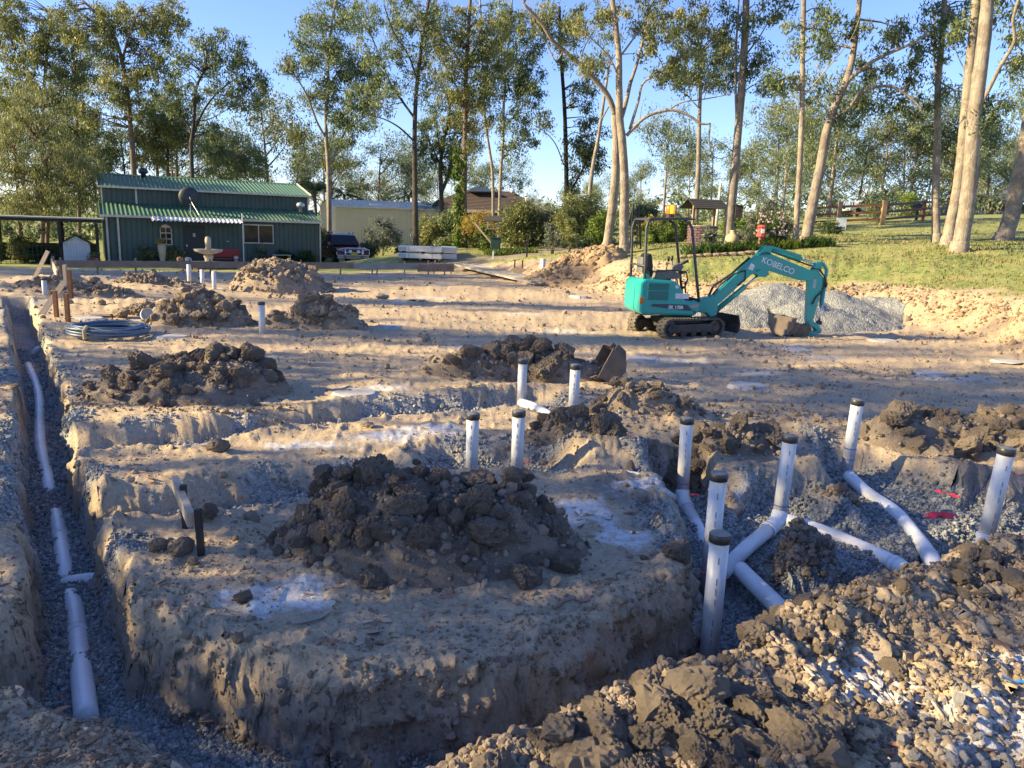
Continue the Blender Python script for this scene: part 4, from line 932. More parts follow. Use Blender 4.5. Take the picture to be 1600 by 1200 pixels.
def gum(label, y, limbs, ells, bk, lf, seed, dens=1.25, per=88, group='tall gum trees around the site', base=None, top=True, leaf=(.20,.058), name='gum_tree', droop=.6, ydepth=1.0):
    q = random.Random(seed); LL = []; flare = None
    for pts, w0, w1 in limbs:
        r0, r1 = w0*.42*y*.98/FPX, w1*.42*y*.98/FPX; P = []; first = len(LL) == 0 or pts[0][1] >= limbs[0][0][0][1]-14
        sl = 0 if first else q.uniform(-.55,.55); p0 = None
        for (px, py) in pts:
            off = 0 if p0 is None else sl*math.hypot(px-p0[0], py-p0[1])*y/FPX
            if p0 is None: p0 = (px, py)
            P.append(W(px, py, y+off))
        if first:
            b = P[0]; gz = GZ(b.x, b.y); d = (P[0]-P[1]); P[0] = Vector((b.x, b.y, gz-.15)); h = (P[1]-P[0]).length
            e = P[0].lerp(P[1], min(.35/h, .5)); e.z = max(e.z, gz+.2); P.insert(1, e)
            LL.append(([P[0], P[0].lerp(P[1],.6), P[1]+Vector((0,0,.1))], r0*1.35, r0*1.0))
        LL.append((P, r0, r1))
    cl, rad = clusters_in(ells, y, dens, seed, ydepth)
    o = LL[0][0][0].copy(); o.z += .15
    t = thing(name, label, 'tree', o, 0, group)
    mm = grow(seed, LL, [c for i, c in enumerate(cl) if i % 2 == 0]); mm.X = Matrix.Translation(-o); mm.build('trunk', bk, t, True)
    v, f, ti = leaf_cloud(cl, rad, per, leaf[0]*max(.8, y/45), leaf[1]*max(.8, y/45), droop, seed)
    link('crown', npmesh('crown', v-np.array(o), f, lf, False, ti), t)
    return t
HI = [(0,-70,70,45),(30,-120,60,40),(-40,-110,45,40)]
def high(cx, k=1.0): return [(cx+a*k, b, c*k, d) for a, b, c, d in HI]

gum('white barked gum rising behind the parked ute', 52, [([(515,388),(514,300),(513,256),(510,220),(509,183),(512,130),(515,60),(525,0),(535,-40)],11,3),([(514,256),(525,240),(540,205),(560,190),(592,163)],6,2),
    ([(509,215),(495,190),(480,150),(462,120),(447,104)],5,2),([(511,140),(530,110),(550,90)],3,1.5),([(513,100),(495,70),(480,45)],3,1.5)],
    [(495,60,38,40),(530,22,38,28),(520,100,40,32),(552,140,42,36),(470,100,26,20),(556,185,32,20),(498,150,26,24),(535,215,17,18),(578,110,26,24),(528,180,20,20),(455,100,18,12)], B_WHITE, GUM, 101, 1.5)
gum('dark straight ironbark behind the wrapped timber packs', 37, [([(650,392),(649,330),(648,260),(648,200),(650,150),(655,100),(662,50),(670,0),(675,-50)],13,4),([(648,222),(625,200),(600,186),(575,180)],4.5,1.5),
    ([(648,185),(630,160),(610,130),(590,80),(570,30)],5,2),([(652,130),(640,90),(615,50),(600,8)],4,2)],
    [(600,62,42,40),(580,112,30,28),(640,80,36,36),(575,28,28,22),(620,140,34,22),(570,190,22,14),(640,20,46,24),(602,170,28,14),(560,150,18,20),(690,55,24,34),(620,22,46,24),(660,130,26,30),(585,150,28,26)]+high(640,.9), B_DARK, GUM, 102, 1.35)
gum('dark twin trunked gum in front of the brick house', 58, [([(690,368),(690,320),(688,265),(692,230),(700,190),(705,150)],13,4),([(690,300),(703,265),(706,230),(714,190)],8,3),([(689,260),(678,235),(668,215)],4,2)],
    [(690,208,38,40),(715,230,28,36),(672,238,22,28),(700,160,34,26),(725,190,20,26),(690,270,16,16)], B_DARK, DRK, 103, 1.4)
ct = gum('stringybark gum wrapped in a yellow green creeper', 40, [([(725,392),(725,320),(726,260),(727,190),(728,120),(731,60),(735,0),(738,-50)],14,5),([(728,112),(700,70),(670,40),(652,12)],5,2),([(729,100),(745,70),(762,38)],4,2),([(727,162),(705,120),(688,88)],4,1.5),([(727,190),(745,160),(760,140)],3,1)],
    [(715,60,46,46),(760,48,38,46),(690,110,40,36),(742,130,38,38),(700,172,32,28),(762,172,28,26),(680,28,46,28),(745,212,22,18),(725,235,14,18),(770,105,34,40),(690,60,40,34),(735,160,30,30)]+high(720,.9), B_BROWN, OLV, 104, 1.5, leaf=(.19,.05))
g_ = random.Random(4); cc = [W(719+g_.uniform(-9,5), py, 39.6) for py in range(235, 388, 3)]
v, f, ti = leaf_cloud([tuple(c-ct.location) for c in cc], [.20]*len(cc), 30, .22, .09, .8, 4); link('creeper', npmesh('creeper', v, f, LIMEG, False, ti), ct)
gum('left hand one of two pale slender gums by the brown roof', 48, [([(772,345),(770,280),(764,230),(757,180),(755,120),(752,50),(750,0)],7,3),([(757,180),(745,150),(738,125)],3,1.5)],
    [(770,60,28,38),(760,140,24,28),(745,100,22,24),(780,20,26,24)], B_WHITE, GUM, 105, 1.4)
gum('right hand one of two pale slender gums by the brown roof', 48.5, [([(780,345),(782,280),(786,220),(787,170),(790,110),(797,50),(800,0)],7.5,3),([(787,200),(805,180),(822,160)],3,1.5),([(784,250),(805,225),(825,215)],2.5,1),([(790,120),(810,95),(825,70)],3,1.5)],
    [(795,120,34,36),(815,150,32,32),(812,60,36,42),(830,110,22,28),(802,200,28,28),(822,226,16,11),(795,240,14,18)], B_WHITE, GUM, 106, 1.4)
gum('thin black charred gum standing left of the big white gum', 50, [([(886,335),(885,290),(884,230),(882,170),(878,110),(875,60),(874,10)],11,5),([(889,302),(905,275),(915,250),(908,215)],5,2),([(881,258),(868,225),(850,205),(834,196)],2.5,1)],
    [(870,48,34,32),(905,150,22,26),(920,215,30,32),(902,240,20,36),(850,190,20,15),(930,250,18,22),(890,295,12,16),(890,100,22,12)], B_BLACK, DRK, 107, 1.5)
gum('slender leaning pale gum close behind the big white gum', 45, [([(916,328),(925,270),(934,220),(940,180),(946,140),(952,100)],10,4),([(939,188),(955,160)],4,2)], [(930,90,20,14),(948,60,22,16)], B_WHITE, GUM, 108, 1.2)
gum('big white gum whose forked limbs spread over the site, rear trunk', 31, [([(948,372),(956,330),(961,280),(963,230),(961,180)],19,14),([(961,180),(950,150),(930,125),(905,100),(880,78),(862,62),(845,35),(818,6)],11,5),([(880,78),(868,95),(850,60),(830,40)],3,1),([(905,100),(915,70),(935,40)],3,1)],
    [(858,24,42,22),(900,60,22,16),(930,112,20,12),(830,40,22,18)]+high(860,.7), B_WHITE, OLV, 109, 1.5)
gum('big white gum with a long drooping limb, front trunk', 28.5, [([(975,400),(975,340),(976,280),(972,220),(968,180),(967,130),(967,90),(962,40),(957,0),(955,-50)],21,8),([(970,187),(978,160),(985,130),(995,100),(1005,60),(1012,20)],9,4),
    ([(979,212),(1000,190),(1020,178),(1050,172),(1075,180),(1095,193),(1110,193)],7,3.5),([(1110,193),(1108,215),(1112,240),(1125,248),(1141,242)],3,1.2),([(1045,172),(1065,160),(1100,155),(1142,147)],4,1.5),([(984,202),(997,160),(1005,130),(1030,115),(1065,85),(1092,58)],5.5,2),
    ([(966,120),(955,95),(935,70),(900,42)],4,1.5),([(968,90),(990,60),(1022,18)],4,2),([(1000,190),(1003,165),(1010,150)],1.5,.7)],
    [(930,30,46,32),(905,95,22,16),(1010,75,26,18),(1125,70,30,24),(990,28,46,30),(1030,40,46,32),(1070,90,36,26),(1040,112,34,16),(1088,130,20,12),(1060,18,46,20),(1105,30,34,26)]+high(980), B_WHITE, OLV, 110, 1.6)
gum('straight gum with a dense high crown right of the drooping limb', 45, [([(1089,330),(1091,270),(1092,220),(1093,175),(1095,130),(1096,80)],12,5),([(1093,170),(1075,150),(1060,130)],3,1),([(1094,150),(1115,125),(1130,105)],3,1)],
    [(1090,108,46,32),(1060,128,30,22),(1122,90,36,38),(1140,130,26,22),(1090,58,46,28)], B_GREY, DRK, 111, 1.5)
bt = gum('tall grey gum carrying a nest box', 29, [([(1137,388),(1142,330),(1148,270),(1152,220),(1158,150),(1163,80),(1166,0),(1168,-50)],20,11),([(1151,185),(1149,120),(1151,60),(1155,-10)],5,3),([(1160,145),(1180,132),(1215,126)],3,1),([(1162,90),(1185,60),(1200,35)],4,1.5),([(1148,240),(1130,225),(1112,215)],2,.8)],
    [(1190,38,36,30),(1142,18,32,18),(1200,90,30,22),(1213,20,26,28),(1203,142,20,12),(1180,110,18,14)]+high(1170,.9), B_GREY, DRK, 112, 1.5)
gum('thin pale straight gum in the garden bed', 26.5, [([(1243,388),(1246,320),(1250,250),(1253,180),(1254,100),(1256,0),(1257,-40)],12,8),([(1254,152),(1290,110),(1330,60),(1346,20)],3,1.2),([(1252,142),(1230,120),(1203,113)],3,1)],
    [(1218,118,26,16),(1275,60,26,36),(1238,60,20,26),(1300,30,28,28),(1225,135,18,12)]+high(1255,.7), B_WHITE, GUM, 113, 1.5)
gum('leaning forked gum beside the thin pale one', 27.5, [([(1258,382),(1268,330),(1282,260),(1292,205),(1305,165),(1322,128),(1332,90),(1340,30),(1345,-20)],24,8),([(1321,130),(1350,105),(1385,85),(1420,70),(1446,54)],9,4),([(1296,188),(1325,170),(1345,145),(1375,135),(1400,138),(1425,155),(1441,171)],8,3),([(1310,155),(1290,125),(1275,100)],2.5,1),([(1300,180),(1280,160),(1268,140)],2.5,1)],
    [(1300,60,30,36),(1372,40,42,36),(1410,100,42,30),(1392,152,46,20),(1432,170,40,20),(1350,108,20,16),(1268,140,24,24),(1440,48,36,30),(1318,192,20,12),(1360,170,24,14)]+high(1370), B_GREY, DRK, 114, 1.7)
gum('twin stemmed gum left of the two thick lawn gums', 28, [([(1463,386),(1462,320),(1463,260),(1465,200),(1466,130),(1472,60),(1476,0),(1478,-40)],17,8),([(1465,130),(1459,80),(1461,20)],5,3),([(1467,127),(1490,140),(1514,147)],4,2),([(1470,80),(1490,55),(1505,40)],3,1.5)],
    [(1465,38,36,32),(1490,80,32,26),(1480,142,30,20),(1500,18,28,22),(1450,102,28,26)]+high(1470,.8), B_WHITE, GUM, 115, 1.5)
gum('thick leaning pale lawn gum, rear of the close pair', 26, [([(1478,390),(1488,340),(1499,280),(1507,200),(1513,130),(1520,60),(1526,0),(1530,-60)],23,14),([(1513,120),(1500,95),(1490,70)],3,1)],
    [(1545,14,20,16),(1500,50,18,18)]+high(1530,.8), B_WHITE, GUM, 116, 1.4)
gum('thick mottled lawn gum with a side limb, front of the close pair', 24, [([(1497,397),(1510,330),(1517,260),(1522,190),(1530,120),(1538,60),(1543,0),(1547,-60)],31,20),([(1527,172),(1545,140),(1565,100),(1585,65),(1583,30),(1593,-5)],9,5),([(1583,66),(1600,55),(1625,45)],4,2)],
    [(1590,90,14,26),(1558,168,18,12),(1578,20,26,24),(1545,182,22,16),(1600,55,24,40)]+high(1560,.9), B_WHITE, DRK, 117, 1.5)
gum('stout leaning gum at the right edge of the lawn', 30, [([(1566,380),(1582,330),(1592,280),(1602,225),(1612,160),(1620,80)],33,20)], [(1640,90,40,40),(1620,60,30,20),(1660,150,40,40)], B_WHITE, OLV, 118, 1.2)
# left forest
LG = 'tall gums crowded behind the green house'
gum('tall bare stemmed gum rising over the left end of the green roof', 58, [([(211,300),(208,250),(204,200),(200,150),(192,100),(180,60),(160,30),(128,0)],12,4),([(191,97),(200,60),(216,18)],5,2),([(205,215),(220,190),(232,160)],3,1)],
    [(150,48,44,40),(200,38,44,36),(250,58,40,44),(190,108,44,36),(108,30,34,34),(240,118,36,34),(270,18,24,28),(160,160,38,38),(215,170,26,24)], B_BROWN, OLV, 121, 1.5, group=LG)
gum('spreading dark gum above the middle of the green roof', 55, [([(301,295),(299,240),(300,215),(304,180),(306,140),(320,108)],10,4),([(300,215),(320,170),(345,140),(382,114)],5,2),([(299,207),(285,180),(268,150)],4,1.5),([(304,190),(330,185),(365,165)],3,1)],
    [(310,90,40,34),(350,78,36,30),(388,110,30,28),(340,140,34,24),(288,150,26,30),(380,160,32,16),(260,160,22,30),(400,140,20,18),(345,208,26,16)], B_DARK, DRK, 122, 1.5, group=LG)
gum('twin stemmed gum close behind the green roof', 62, [([(247,300),(245,250),(243,200),(240,150)],8,4),([(262,300),(262,250),(266,200),(272,160)],7,4)], [(245,200,40,36),(270,230,34,30),(225,240,30,30),(280,180,26,26)], B_BROWN, OLV, 123, 1.4, group=LG)
gum('low rounded gum at the right end of the green roof', 60, [([(372,310),(370,270),(365,240)],7,3)], [(372,240,38,24),(350,265,30,20),(395,262,26,18),(330,240,24,20)], B_BROWN, GUM, 124, 1.5, group=LG)
gum('bright feathery tree overhanging the pergola on the far left', 42, [([(72,405),(75,330),(73,265),(60,220)],10,4),([(75,320),(100,280),(120,250)],5,2),([(74,300),(45,270),(25,240)],5,2)],
    [(50,228,64,52),(100,285,52,42),(28,296,50,44),(130,250,32,42),(60,168,54,34),(148,302,28,24),(0,240,40,60),(60,320,50,24)], B_BROWN, OLV, 125, 2.0, 90, LG, leaf=(.20,.036), droop=1.2)
gum('tall gum at the left edge behind the feathery tree', 60, [([(60,300),(66,200),(72,100),(80,20)],10,4),([(68,150),(45,110),(25,80)],4,2)], [(30,60,46,44),(60,118,46,40),(92,58,36,36),(18,140,40,36),(5,20,30,40),(100,150,36,34)], B_BROWN, OLV, 126, 1.5, group=LG)
gum('gum filling the gap between the feathery tree and the roof gum', 64, [([(120,320),(122,250),(120,180),(118,120)],9,4)], [(120,112,42,40),(112,182,38,34),(150,230,34,36),(175,250,24,30)], B_BROWN, DRK, 127, 1.5, group=LG)

# generic gums of the far woodland
def generic(seed, h, bk, lf, spread=.3, per=64, ncl=96, leaf=(.30,.095), bare=.38):
    q = random.Random(seed); lx, ly = q.uniform(-.08,.08), q.uniform(-.08,.08); r0 = h*.016
    trunk = [(lx*h*u*u, ly*h*u*u, h*u*.9) for u in (0,.2,.4,.6,.8,1)]; L = [(trunk, r0, r0*.25)]; cl = []
    for k in range(7):
        u = bare*.8+(1-bare)*k/7.; a = q.uniform(0,6.283); ln = h*spread*q.uniform(.6,1.1)*(1.1-u*.5); b = Vector((lx*h*u*u, ly*h*u*u, h*u*.9))
        e = b+Vector((math.cos(a)*ln, math.sin(a)*ln, ln*q.uniform(.5,.95))); L.append(([b, b.lerp(e,.5)+Vector((0,0,-.05*ln)), e], r0*.45, r0*.12))
        for _ in range(ncl//9): cl.append(tuple(e+Vector((q.gauss(0,1)*h*.075, q.gauss(0,1)*h*.075, q.gauss(0,1)*h*.055))))
    for _ in range(ncl//4): cl.append((trunk[5][0]+q.gauss(0,1)*h*.1, trunk[5][1]+q.gauss(0,1)*h*.1, h*q.uniform(.72,1.0)))
    tr = grow(seed, L, cl[::3]).mesh('trunk', bk, True); v, f, ti = leaf_cloud(cl, [h*q.uniform(.045,.09) for _ in cl], per, leaf[0], leaf[1], .5, seed)
    return tr, npmesh('crown', v, f, lf, False, ti)
VAR = [generic(201, 12, B_GREY, FAR), generic(202, 12, B_BROWN, OLV, .36), generic(203, 12, B_WHITE, FAR, .26, bare=.22), generic(204, 12, B_DARK, DRK, .34, bare=.25), generic(205, 12, B_BROWN, FAR, .40, bare=.2), generic(206, 12, B_GREY, OLV, .28, bare=.15)]
MARKS = [(-60,'far left edge'),(10,'left edge trees'),(72,'feathery left tree'),(130,'gap by the pergola'),(211,'bare stemmed left gum'),(254,'twin stemmed gum by the roof'),(301,'spreading dark gum'),(372,'low rounded roof end gum'),(440,'roof end of the green house'),(492,'dark palm'),(515,'white barked gum'),(590,'cream shed'),(650,'straight ironbark'),
    (690,'dark twin trunk'),(726,'creeper covered trunk'),(776,'pale twin gums'),(830,'brown tiled roof'),(886,'charred gum'),(930,'slender leaning gum'),(970,'big white gums'),(1036,'lone open crowned gum'),(1092,'high crowned straight gum'),(1145,'nest box gum'),(1205,'pink daisies'),(1247,'thin pale gum'),(1290,'leaning forked gum'),(1345,'white sign'),(1378,'honey fence post'),(1432,'mailbox'),(1465,'twin stemmed lawn gum'),(1510,'thick lawn gums'),(1590,'right edge gum'),(1680,'far right edge')]
USED = {}
TONE = ['grey stemmed','brown stemmed olive','pale stemmed','dark leafy','spreading','full crowned']
def far_tree(px, y, h, k, label, group, q):
    if group:
        mx, mn = min(MARKS, key=lambda m: abs(m[0]-px)); side = 'directly behind' if abs(mx-px) < 7 else ('just left of' if px < mx else 'just right of')
        label = '%s %s %s the %s' % (TONE[k], label, side, mn); n = USED[label] = USED.get(label, 0)+1
        if n > 1: label += [', the farther one', ', the farthest one', ', hindmost'][min(n-2, 2)]
    p = W(px, 340, y); t = thing('far_gum_tree', label, 'tree', (p.x, p.y, GZ(p.x, p.y)-.1), q.uniform(0,6.3), group); s = h/12.0
    t.scale = (s*q.uniform(.9,1.15), s*q.uniform(.9,1.15), s)
    link('trunk', VAR[k][0], t); link('crown', VAR[k][1], t); return t
q = random.Random(77)
def row(lo, hi, n, y0, y1, h0, h1, label, group, ks=range(6)):
    for i in range(n):
        px = lo+(hi-lo)*(i+q.uniform(.1,.9))/n; far_tree(px, q.uniform(y0, y1), q.uniform(h0, h1), q.choice(list(ks)), label, group, q)
row(-60, 430, 7, 64, 80, 9, 14, 'bush gum', 'bush trees behind the green house', (1,3,4,5))
row(-40, 420, 4, 84, 100, 13, 18, 'tall back row gum', 'back row of the left bush')
row(415, 800, 12, 80, 105, 6.5, 10.5, 'skyline gum', 'skyline trees in the middle', (0,1,4,5))
row(780, 1010, 8, 95, 130, 5, 8, 'low skyline gum', 'low skyline trees', (0,4))
row(1180, 1640, 13, 62, 84, 8.5, 12.5, 'woodland gum', 'woodland trees beyond the fence', (0,1,2,4,5))
row(1100, 1650, 10, 90, 120, 9, 13, 'distant woodland gum', 'back row of the right woodland', (0,1,3,4))
far_tree(1036, 58, 8.6, 0, 'open crowned gum standing alone behind the digger canopy', None, q)
far_tree(1000, 72, 5.5, 4, 'dark low gum left of the lone open crowned gum', None, q)
far_tree(1075, 70, 6.0, 1, 'small olive gum right of the lone open crowned gum', None, q)
far_tree(590, 72, 8.5, 4, 'rounded gum just beyond the cream shed roof', None, q)
far_tree(460, 74, 9.0, 0, 'pale gum beyond the right end of the green roof', None, q)
far_tree(1140, 66, 6.0, 4, 'bushy gum half hidden by the trunk with the nest box', None, q)
far_tree(1222, 60, 8.5, 2, 'slim pale gum between the thin gum and the woodland', None, q)
# woodland undergrowth that reads as one mass
def undergrowth(label, spans, lf, seed, n, hmax, cr=(.5,1.3), leaf=(.5,.17)):
    g = np.random.default_rng(seed); cs = []; rr = []
    for _ in range(n):
        lo, hi, y0, y1 = spans[g.integers(len(spans))]; p = W(g.uniform(lo, hi), 340, g.uniform(y0, y1)); gz = float(natural(np.array([p.x]), np.array([p.y]))[0]); cs.append((p.x, p.y, gz+g.uniform(.1,1)**1.5*hmax)); rr.append(g.uniform(*cr))
    v, f, t = leaf_cloud(cs, rr, 34, leaf[0], leaf[1], .3, seed); tag(link('undergrowth', npmesh('undergrowth', v, f, lf, False, t)), label, kind='stuff')
undergrowth('dense low scrub under the left bush trees', [(-80,440,62,95)], DRK, 301, 460, 4.0)
undergrowth('low scrub along the middle skyline', [(430,1010,72,110)], FAR, 302, 420, 2.6)
undergrowth('low scrub under the right woodland', [(960,1660,64,110)], FAR, 303, 520, 2.4)

# trees standing left of the view: their crowns shade the near half of the pad
OG = 'gum trees beside the left edge of the site'
for i, (x, y, h, k, wd) in enumerate([(-15,3.1,11,3,.95),(-20,5.4,13,1,.75),(-11,2.2,5.7,5,1.15),(-13.5,-3.4,12,1,1.0),(-20,-5.6,15,3,1.0),(-18,7.2,12,4,.5),(-44,22,20,0,.8),(-36,25,17,2,.9),(-30,31,14,0,1.1),(-34,8.0,20,2,.36),(-31,15.0,18,2,.30)]):
    t = thing('gum_tree', 'leafy gum beside the left edge of the site', 'tree', (x, y, GZ(x, y)-.1), i*1.3, OG); s = h/12.; t.scale = (s*wd, s*wd, s); link('trunk', VAR[k][0], t); link('crown', VAR[k][1], t)
# ------------------------------------------------------------------ buildings
def frame_at(p, ang):                       # local x along the wall, local -y out of the wall
    return Matrix.Translation(p) @ Matrix.Rotation(ang, 4, 'Z')
def corrug(X, p0, u, v, ul, vl, pitch, depth, n, flat=.55):
    """profiled sheet: ribs run along v, spaced along u; n is the outward normal"""
    p0, u, v, n = Vector(p0), Vector(u).normalized(), Vector(v).normalized(), Vector(n).normalized(); m = M(X); prof = []
    k = max(1, int(round(ul/pitch))); pt = ul/k; s = pt*(1-flat)/4
    for i in range(k):
        a = i*pt; prof += [(a, 0), (a+pt*flat, 0), (a+pt*flat+s, depth), (a+pt-s, depth)]
    prof.append((ul, 0)); vs = []
    for t in (0, vl):
        for a, h in prof: vs.append(p0+u*a+v*t+n*h)
    c = len(prof); return m.add(vs, [(i, i+1, c+i+1, c+i) for i in range(c-1)])
green_w = mat('green_wall_sheet', (.048,.088,.076), .5, (.040,.074,.065), 1.2, dirt=.12)
green_r = mat('green_roof_sheet', (.075,.17,.095), .42, (.062,.14,.082), .9, dirt=.18)
cream_t = mat('cream_trim', (.62,.56,.45), .5)
dark_gl = mat('dark_glass', (.012,.014,.016), .06, (.02,.02,.022))
cream_w = mat('cream_wall_sheet', (.60,.52,.34), .5, (.54,.47,.31), 1.0)
door_m = mat('dark_door', (.018,.022,.024), .5); blackm = mat('black_paint', (.015,.015,.017), .5); redm = mat('red_paint', (.42,.03,.035), .5)
zinc = mat('galvanised', (.55,.57,.60), .4, (.45,.47,.5), 6, metal=.6)

A = Vector((-20.1, 38.0, -.68)); ang = R(28.5); HL = 10.5
house = thing('green_house', 'dark green metal clad house with a stepped green roof', 'house', A, ang)
def hp(name, m, mt, par=None, smooth=False, bevel=0): return m.build(name, mt, par or house, smooth, bevel)
wf = corrug(None, (0,0,0), (1,0,0), (0,0,1), HL, 2.44, .24, .03, (0,-1,0), .8); hp('front_wall', wf, green_w)
hp('upper_wall', corrug(None, (0,2.7,2.95), (1,0,0), (0,0,1), HL, .95, .24, .03, (0,-1,0), .8), green_w)
gab = [(0,0),(0,2.44),(2.7,3.04),(2.7,3.87),(6.0,4.57),(9.3,3.87),(9.3,3.04),(12,2.44),(12,0)]
for x, nm in ((0,'left_gable_wall'), (HL,'right_gable_wall')):
    sgn = -1 if x == 0 else 1; m = M()
    # ribbed gable built strip by strip
    ys = np.arange(0, 12.01, .24)
    top = lambda y: float(np.interp(y, [g[0] for g in [(0,2.44),(2.7,3.04),(2.701,3.87),(6,4.57),(9.299,3.87),(9.3,3.04),(12,2.44)]], [2.44,3.04,3.87,4.57,3.87,3.04,2.44]))
    for y0, y1 in zip(ys[:-1], ys[1:]):
        a, b = y0+.04, y1
        m.add([(x,y0,0),(x+sgn*.03,y0+.02,0),(x+sgn*.03,y0+.035,0),(x,y0+.055,0),(x,y1,0),(x,y0,top(y0)),(x+sgn*.03,y0+.02,top(y0)),(x+sgn*.03,y0+.035,top(y0)),(x,y0+.055,top(y0)),(x,y1,top(y1))],
              [(0,1,6,5),(1,2,7,6),(2,3,8,7),(3,4,9,8)])
    hp(nm, m, green_w)
hp('back_wall', M().add([(0,12,0),(HL,12,0),(HL,12,2.44),(0,12,2.44)], [(0,1,2,3)]), green_w)
def roof(nm, y0, z0, y1, z1, ov=.15):
    d = Vector((0, y1-y0, z1-z0)); n = Vector((0, -(z1-z0), y1-y0)).normalized()
    if n.z < 0: n = -n
    hp(nm, corrug(None, (-ov, y0, z0), (1,0,0), d, HL+2*ov, d.length, .2, .035, n, .6), green_r)
roof('lower_roof', -.18, 2.44, 2.7, 3.06); roof('upper_front_roof', 2.5, 3.86, 6.0, 4.6); roof('upper_back_roof', 9.5, 3.86, 6.0, 4.6); roof('rear_roof', 12.2, 2.44, 9.3, 3.06)
hp('ridge_cap', M().prism([(5.8,4.585),(6,4.66),(6.2,4.585)], -.17, HL+.17, 'x'), green_r)
hp('lower_gutter', M().box(-.17, HL+.17, -.30, -.185, 2.36, 2.47), cream_t); hp('upper_gutter', M().box(-.17, HL+.17, 2.38, 2.495, 3.80, 3.90), cream_t)
for x in (-.165, HL+.165):
    hp('barge_board', M().beam((x,2.5,3.87),(x,6,4.62),.03,.16).beam((x,9.5,3.87),(x,6,4.62),.03,.16), cream_t); hp('barge_board', M().beam((x,-.18,2.44),(x,2.7,3.07),.03,.14), green_r)
for x in (.06, .55): hp('downpipe', M().box(x, x+.09, -.13, -.045, 0, 2.4), cream_t)
hp('downpipe', M().box(1.55, 1.64, 2.58, 2.665, 3.05, 3.82), cream_t); hp('corner_trim', M().box(HL-.04, HL+.035, -.07, -.033, 0, 2.4), cream_t); hp('corner_trim', M().box(-.035,.035,2.63,2.67,3.0,3.84), cream_t)
hp('corner_trim', M().box(HL-.035,HL+.035,2.63,2.665,3.05,3.84), cream_t)
dr = hp('door', M().box(3.55, 4.55, -.06, -.034, 0, 2.06), door_m); hp('handle', M().box(3.64, 3.70, -.10, -.062, 1.0, 1.1), zinc, dr); hp('notice', M().box(3.98,4.1,-.068,-.0605,1.5,1.68), cream_t, dr)
wv = hp('arched_window', M().prism([(2.45,1.05),(3.0,1.05),(3.0,1.85),(2.9,2.02),(2.725,2.08),(2.55,2.02),(2.45,1.85)], -.06, -.034), cream_t)
for i in range(3):
    for j in range(2): hp('pane', M().box(2.49+j*.25, 2.49+j*.25+.21, -.068, -.0605, 1.1+i*.29, 1.1+i*.29+.24), dark_gl, wv)
w2 = hp('window', M().box(6.45, 8.0, -.075, -.034, 1.22, 2.22), cream_t)
for x0, x1 in ((6.5,7.2),(7.25,7.95)): hp('pane', M().box(x0, x1, -.083, -.0755, 1.28, 2.16), dark_gl, w2)
aw = corrug(None, (2.05,-.24,2.42), (1,0,0), (0,-1,-.22), 4.25, .85, .2, .05, (0,0,1), .3); hp('awning', aw, mat('white_awning', (.66,.67,.68), .5, (.5,.51,.53), 3))
hp('awning_edge', M().box(2.05, 6.3, -1.02, -1.0, 2.20, 2.225), blackm)
for x in (6.28,): hp('steel_post', M().tube([(x,-1.0,0),(x,-1.0,2.75)], .035, 8), zinc)
hp('wall_lamp', M().box(5.6,5.72,-.1,-.034,1.28,1.33), cream_t)
hp('garden_bed_kerb', M().box(7.6, 10.3, -.75, -.68, 0, .2).box(7.6,7.67,-.68,-.04,0,.2).box(10.23,10.3,-.68,-.04,0,.2), mat('red_brick_plain', (.30,.12,.08), .85))
dish = hp('satellite_dish', M().lathe([(.0,.0),(.22,.03),(.40,.10),(.50,.17),(.505,.19),(.40,.12),(.22,.05),(.0,.02)], 22, (4.0,.9,3.5), 'y'), mat('dark_mesh_dish', (.035,.045,.05), .6), smooth=True)
hp('dish_mast', M().tube([(4.05,1.0,2.75),(4.0,1.0,3.5)], .025, 8).tube([(4.35,.2,2.6),(4.02,1.0,3.4)], .015, 6).tube([(4.0,.9,3.5),(4.0,.45,3.35)], .012, 6), zinc, dish)
vt = hp('roof_vent', M().lathe([(.13,4.5),(.13,4.72),(.22,4.74),(.26,4.85),(.22,4.98),(.08,5.05),(.0,5.06)], 14, (2.15,5.6,0)), mat('dark_vent', (.03,.04,.06), .5), smooth=True)
wl = hp('roof_whirlybird', M().lathe([(.1,2.95),(.1,3.2),(.2,3.22),(.24,3.34),(.18,3.46),(.0,3.5)], 12, (9.85,1.6,0)), zinc, smooth=True)
def hw(x, y, z=0): return house.matrix_basis @ Vector((x, y, z)) if False else (Matrix.Translation(A) @ Matrix.Rotation(ang,4,'Z') @ Vector((x,y,z)))

# pergola left of the house
pg = thing('pergola', 'dark timber pergola with a flat roof left of the green house', 'pergola', A, ang)
pm = mat('dark_pergola_timber', (.035,.03,.026), .8); pt = mat('pale_roof_edge', (.30,.32,.31), .6)
for x in (-4.6,-1.9,-.35): M().box(x-.07,x+.07,-.45,-.31,0,2.05).build('post', pm, pg)
for x in (-6.6,-4.6,-1.9): M().box(x-.07,x+.07,3.3,3.44,0,2.05).build('post', pm, pg)
M().box(-8.2,-.1,-.5,-.36,2.06,2.2).build('front_beam', pm, pg); M().box(-8.3,.0,-.62,3.5,2.205,2.26).build('roof_sheet', pt, pg); M().box(-8.2,-.1,3.3,3.44,2.06,2.2).build('rear_beam', pm, pg)
sc_ = M()
for k in range(14): sc_.box(-4.5+k*.18,-4.48+k*.18,-.40,-.38,0,.95)
for z in (.06,.5,.93): sc_.box(-4.53,-2.0,-.41,-.37,z,z+.03)
sc_.build('wire_gate', blackm, pg)
M().box(-8,-4.7,-.42,-.36,.0,.75).build('screen_board', mat('dark_green_screen', (.02,.05,.03), .8), pg)
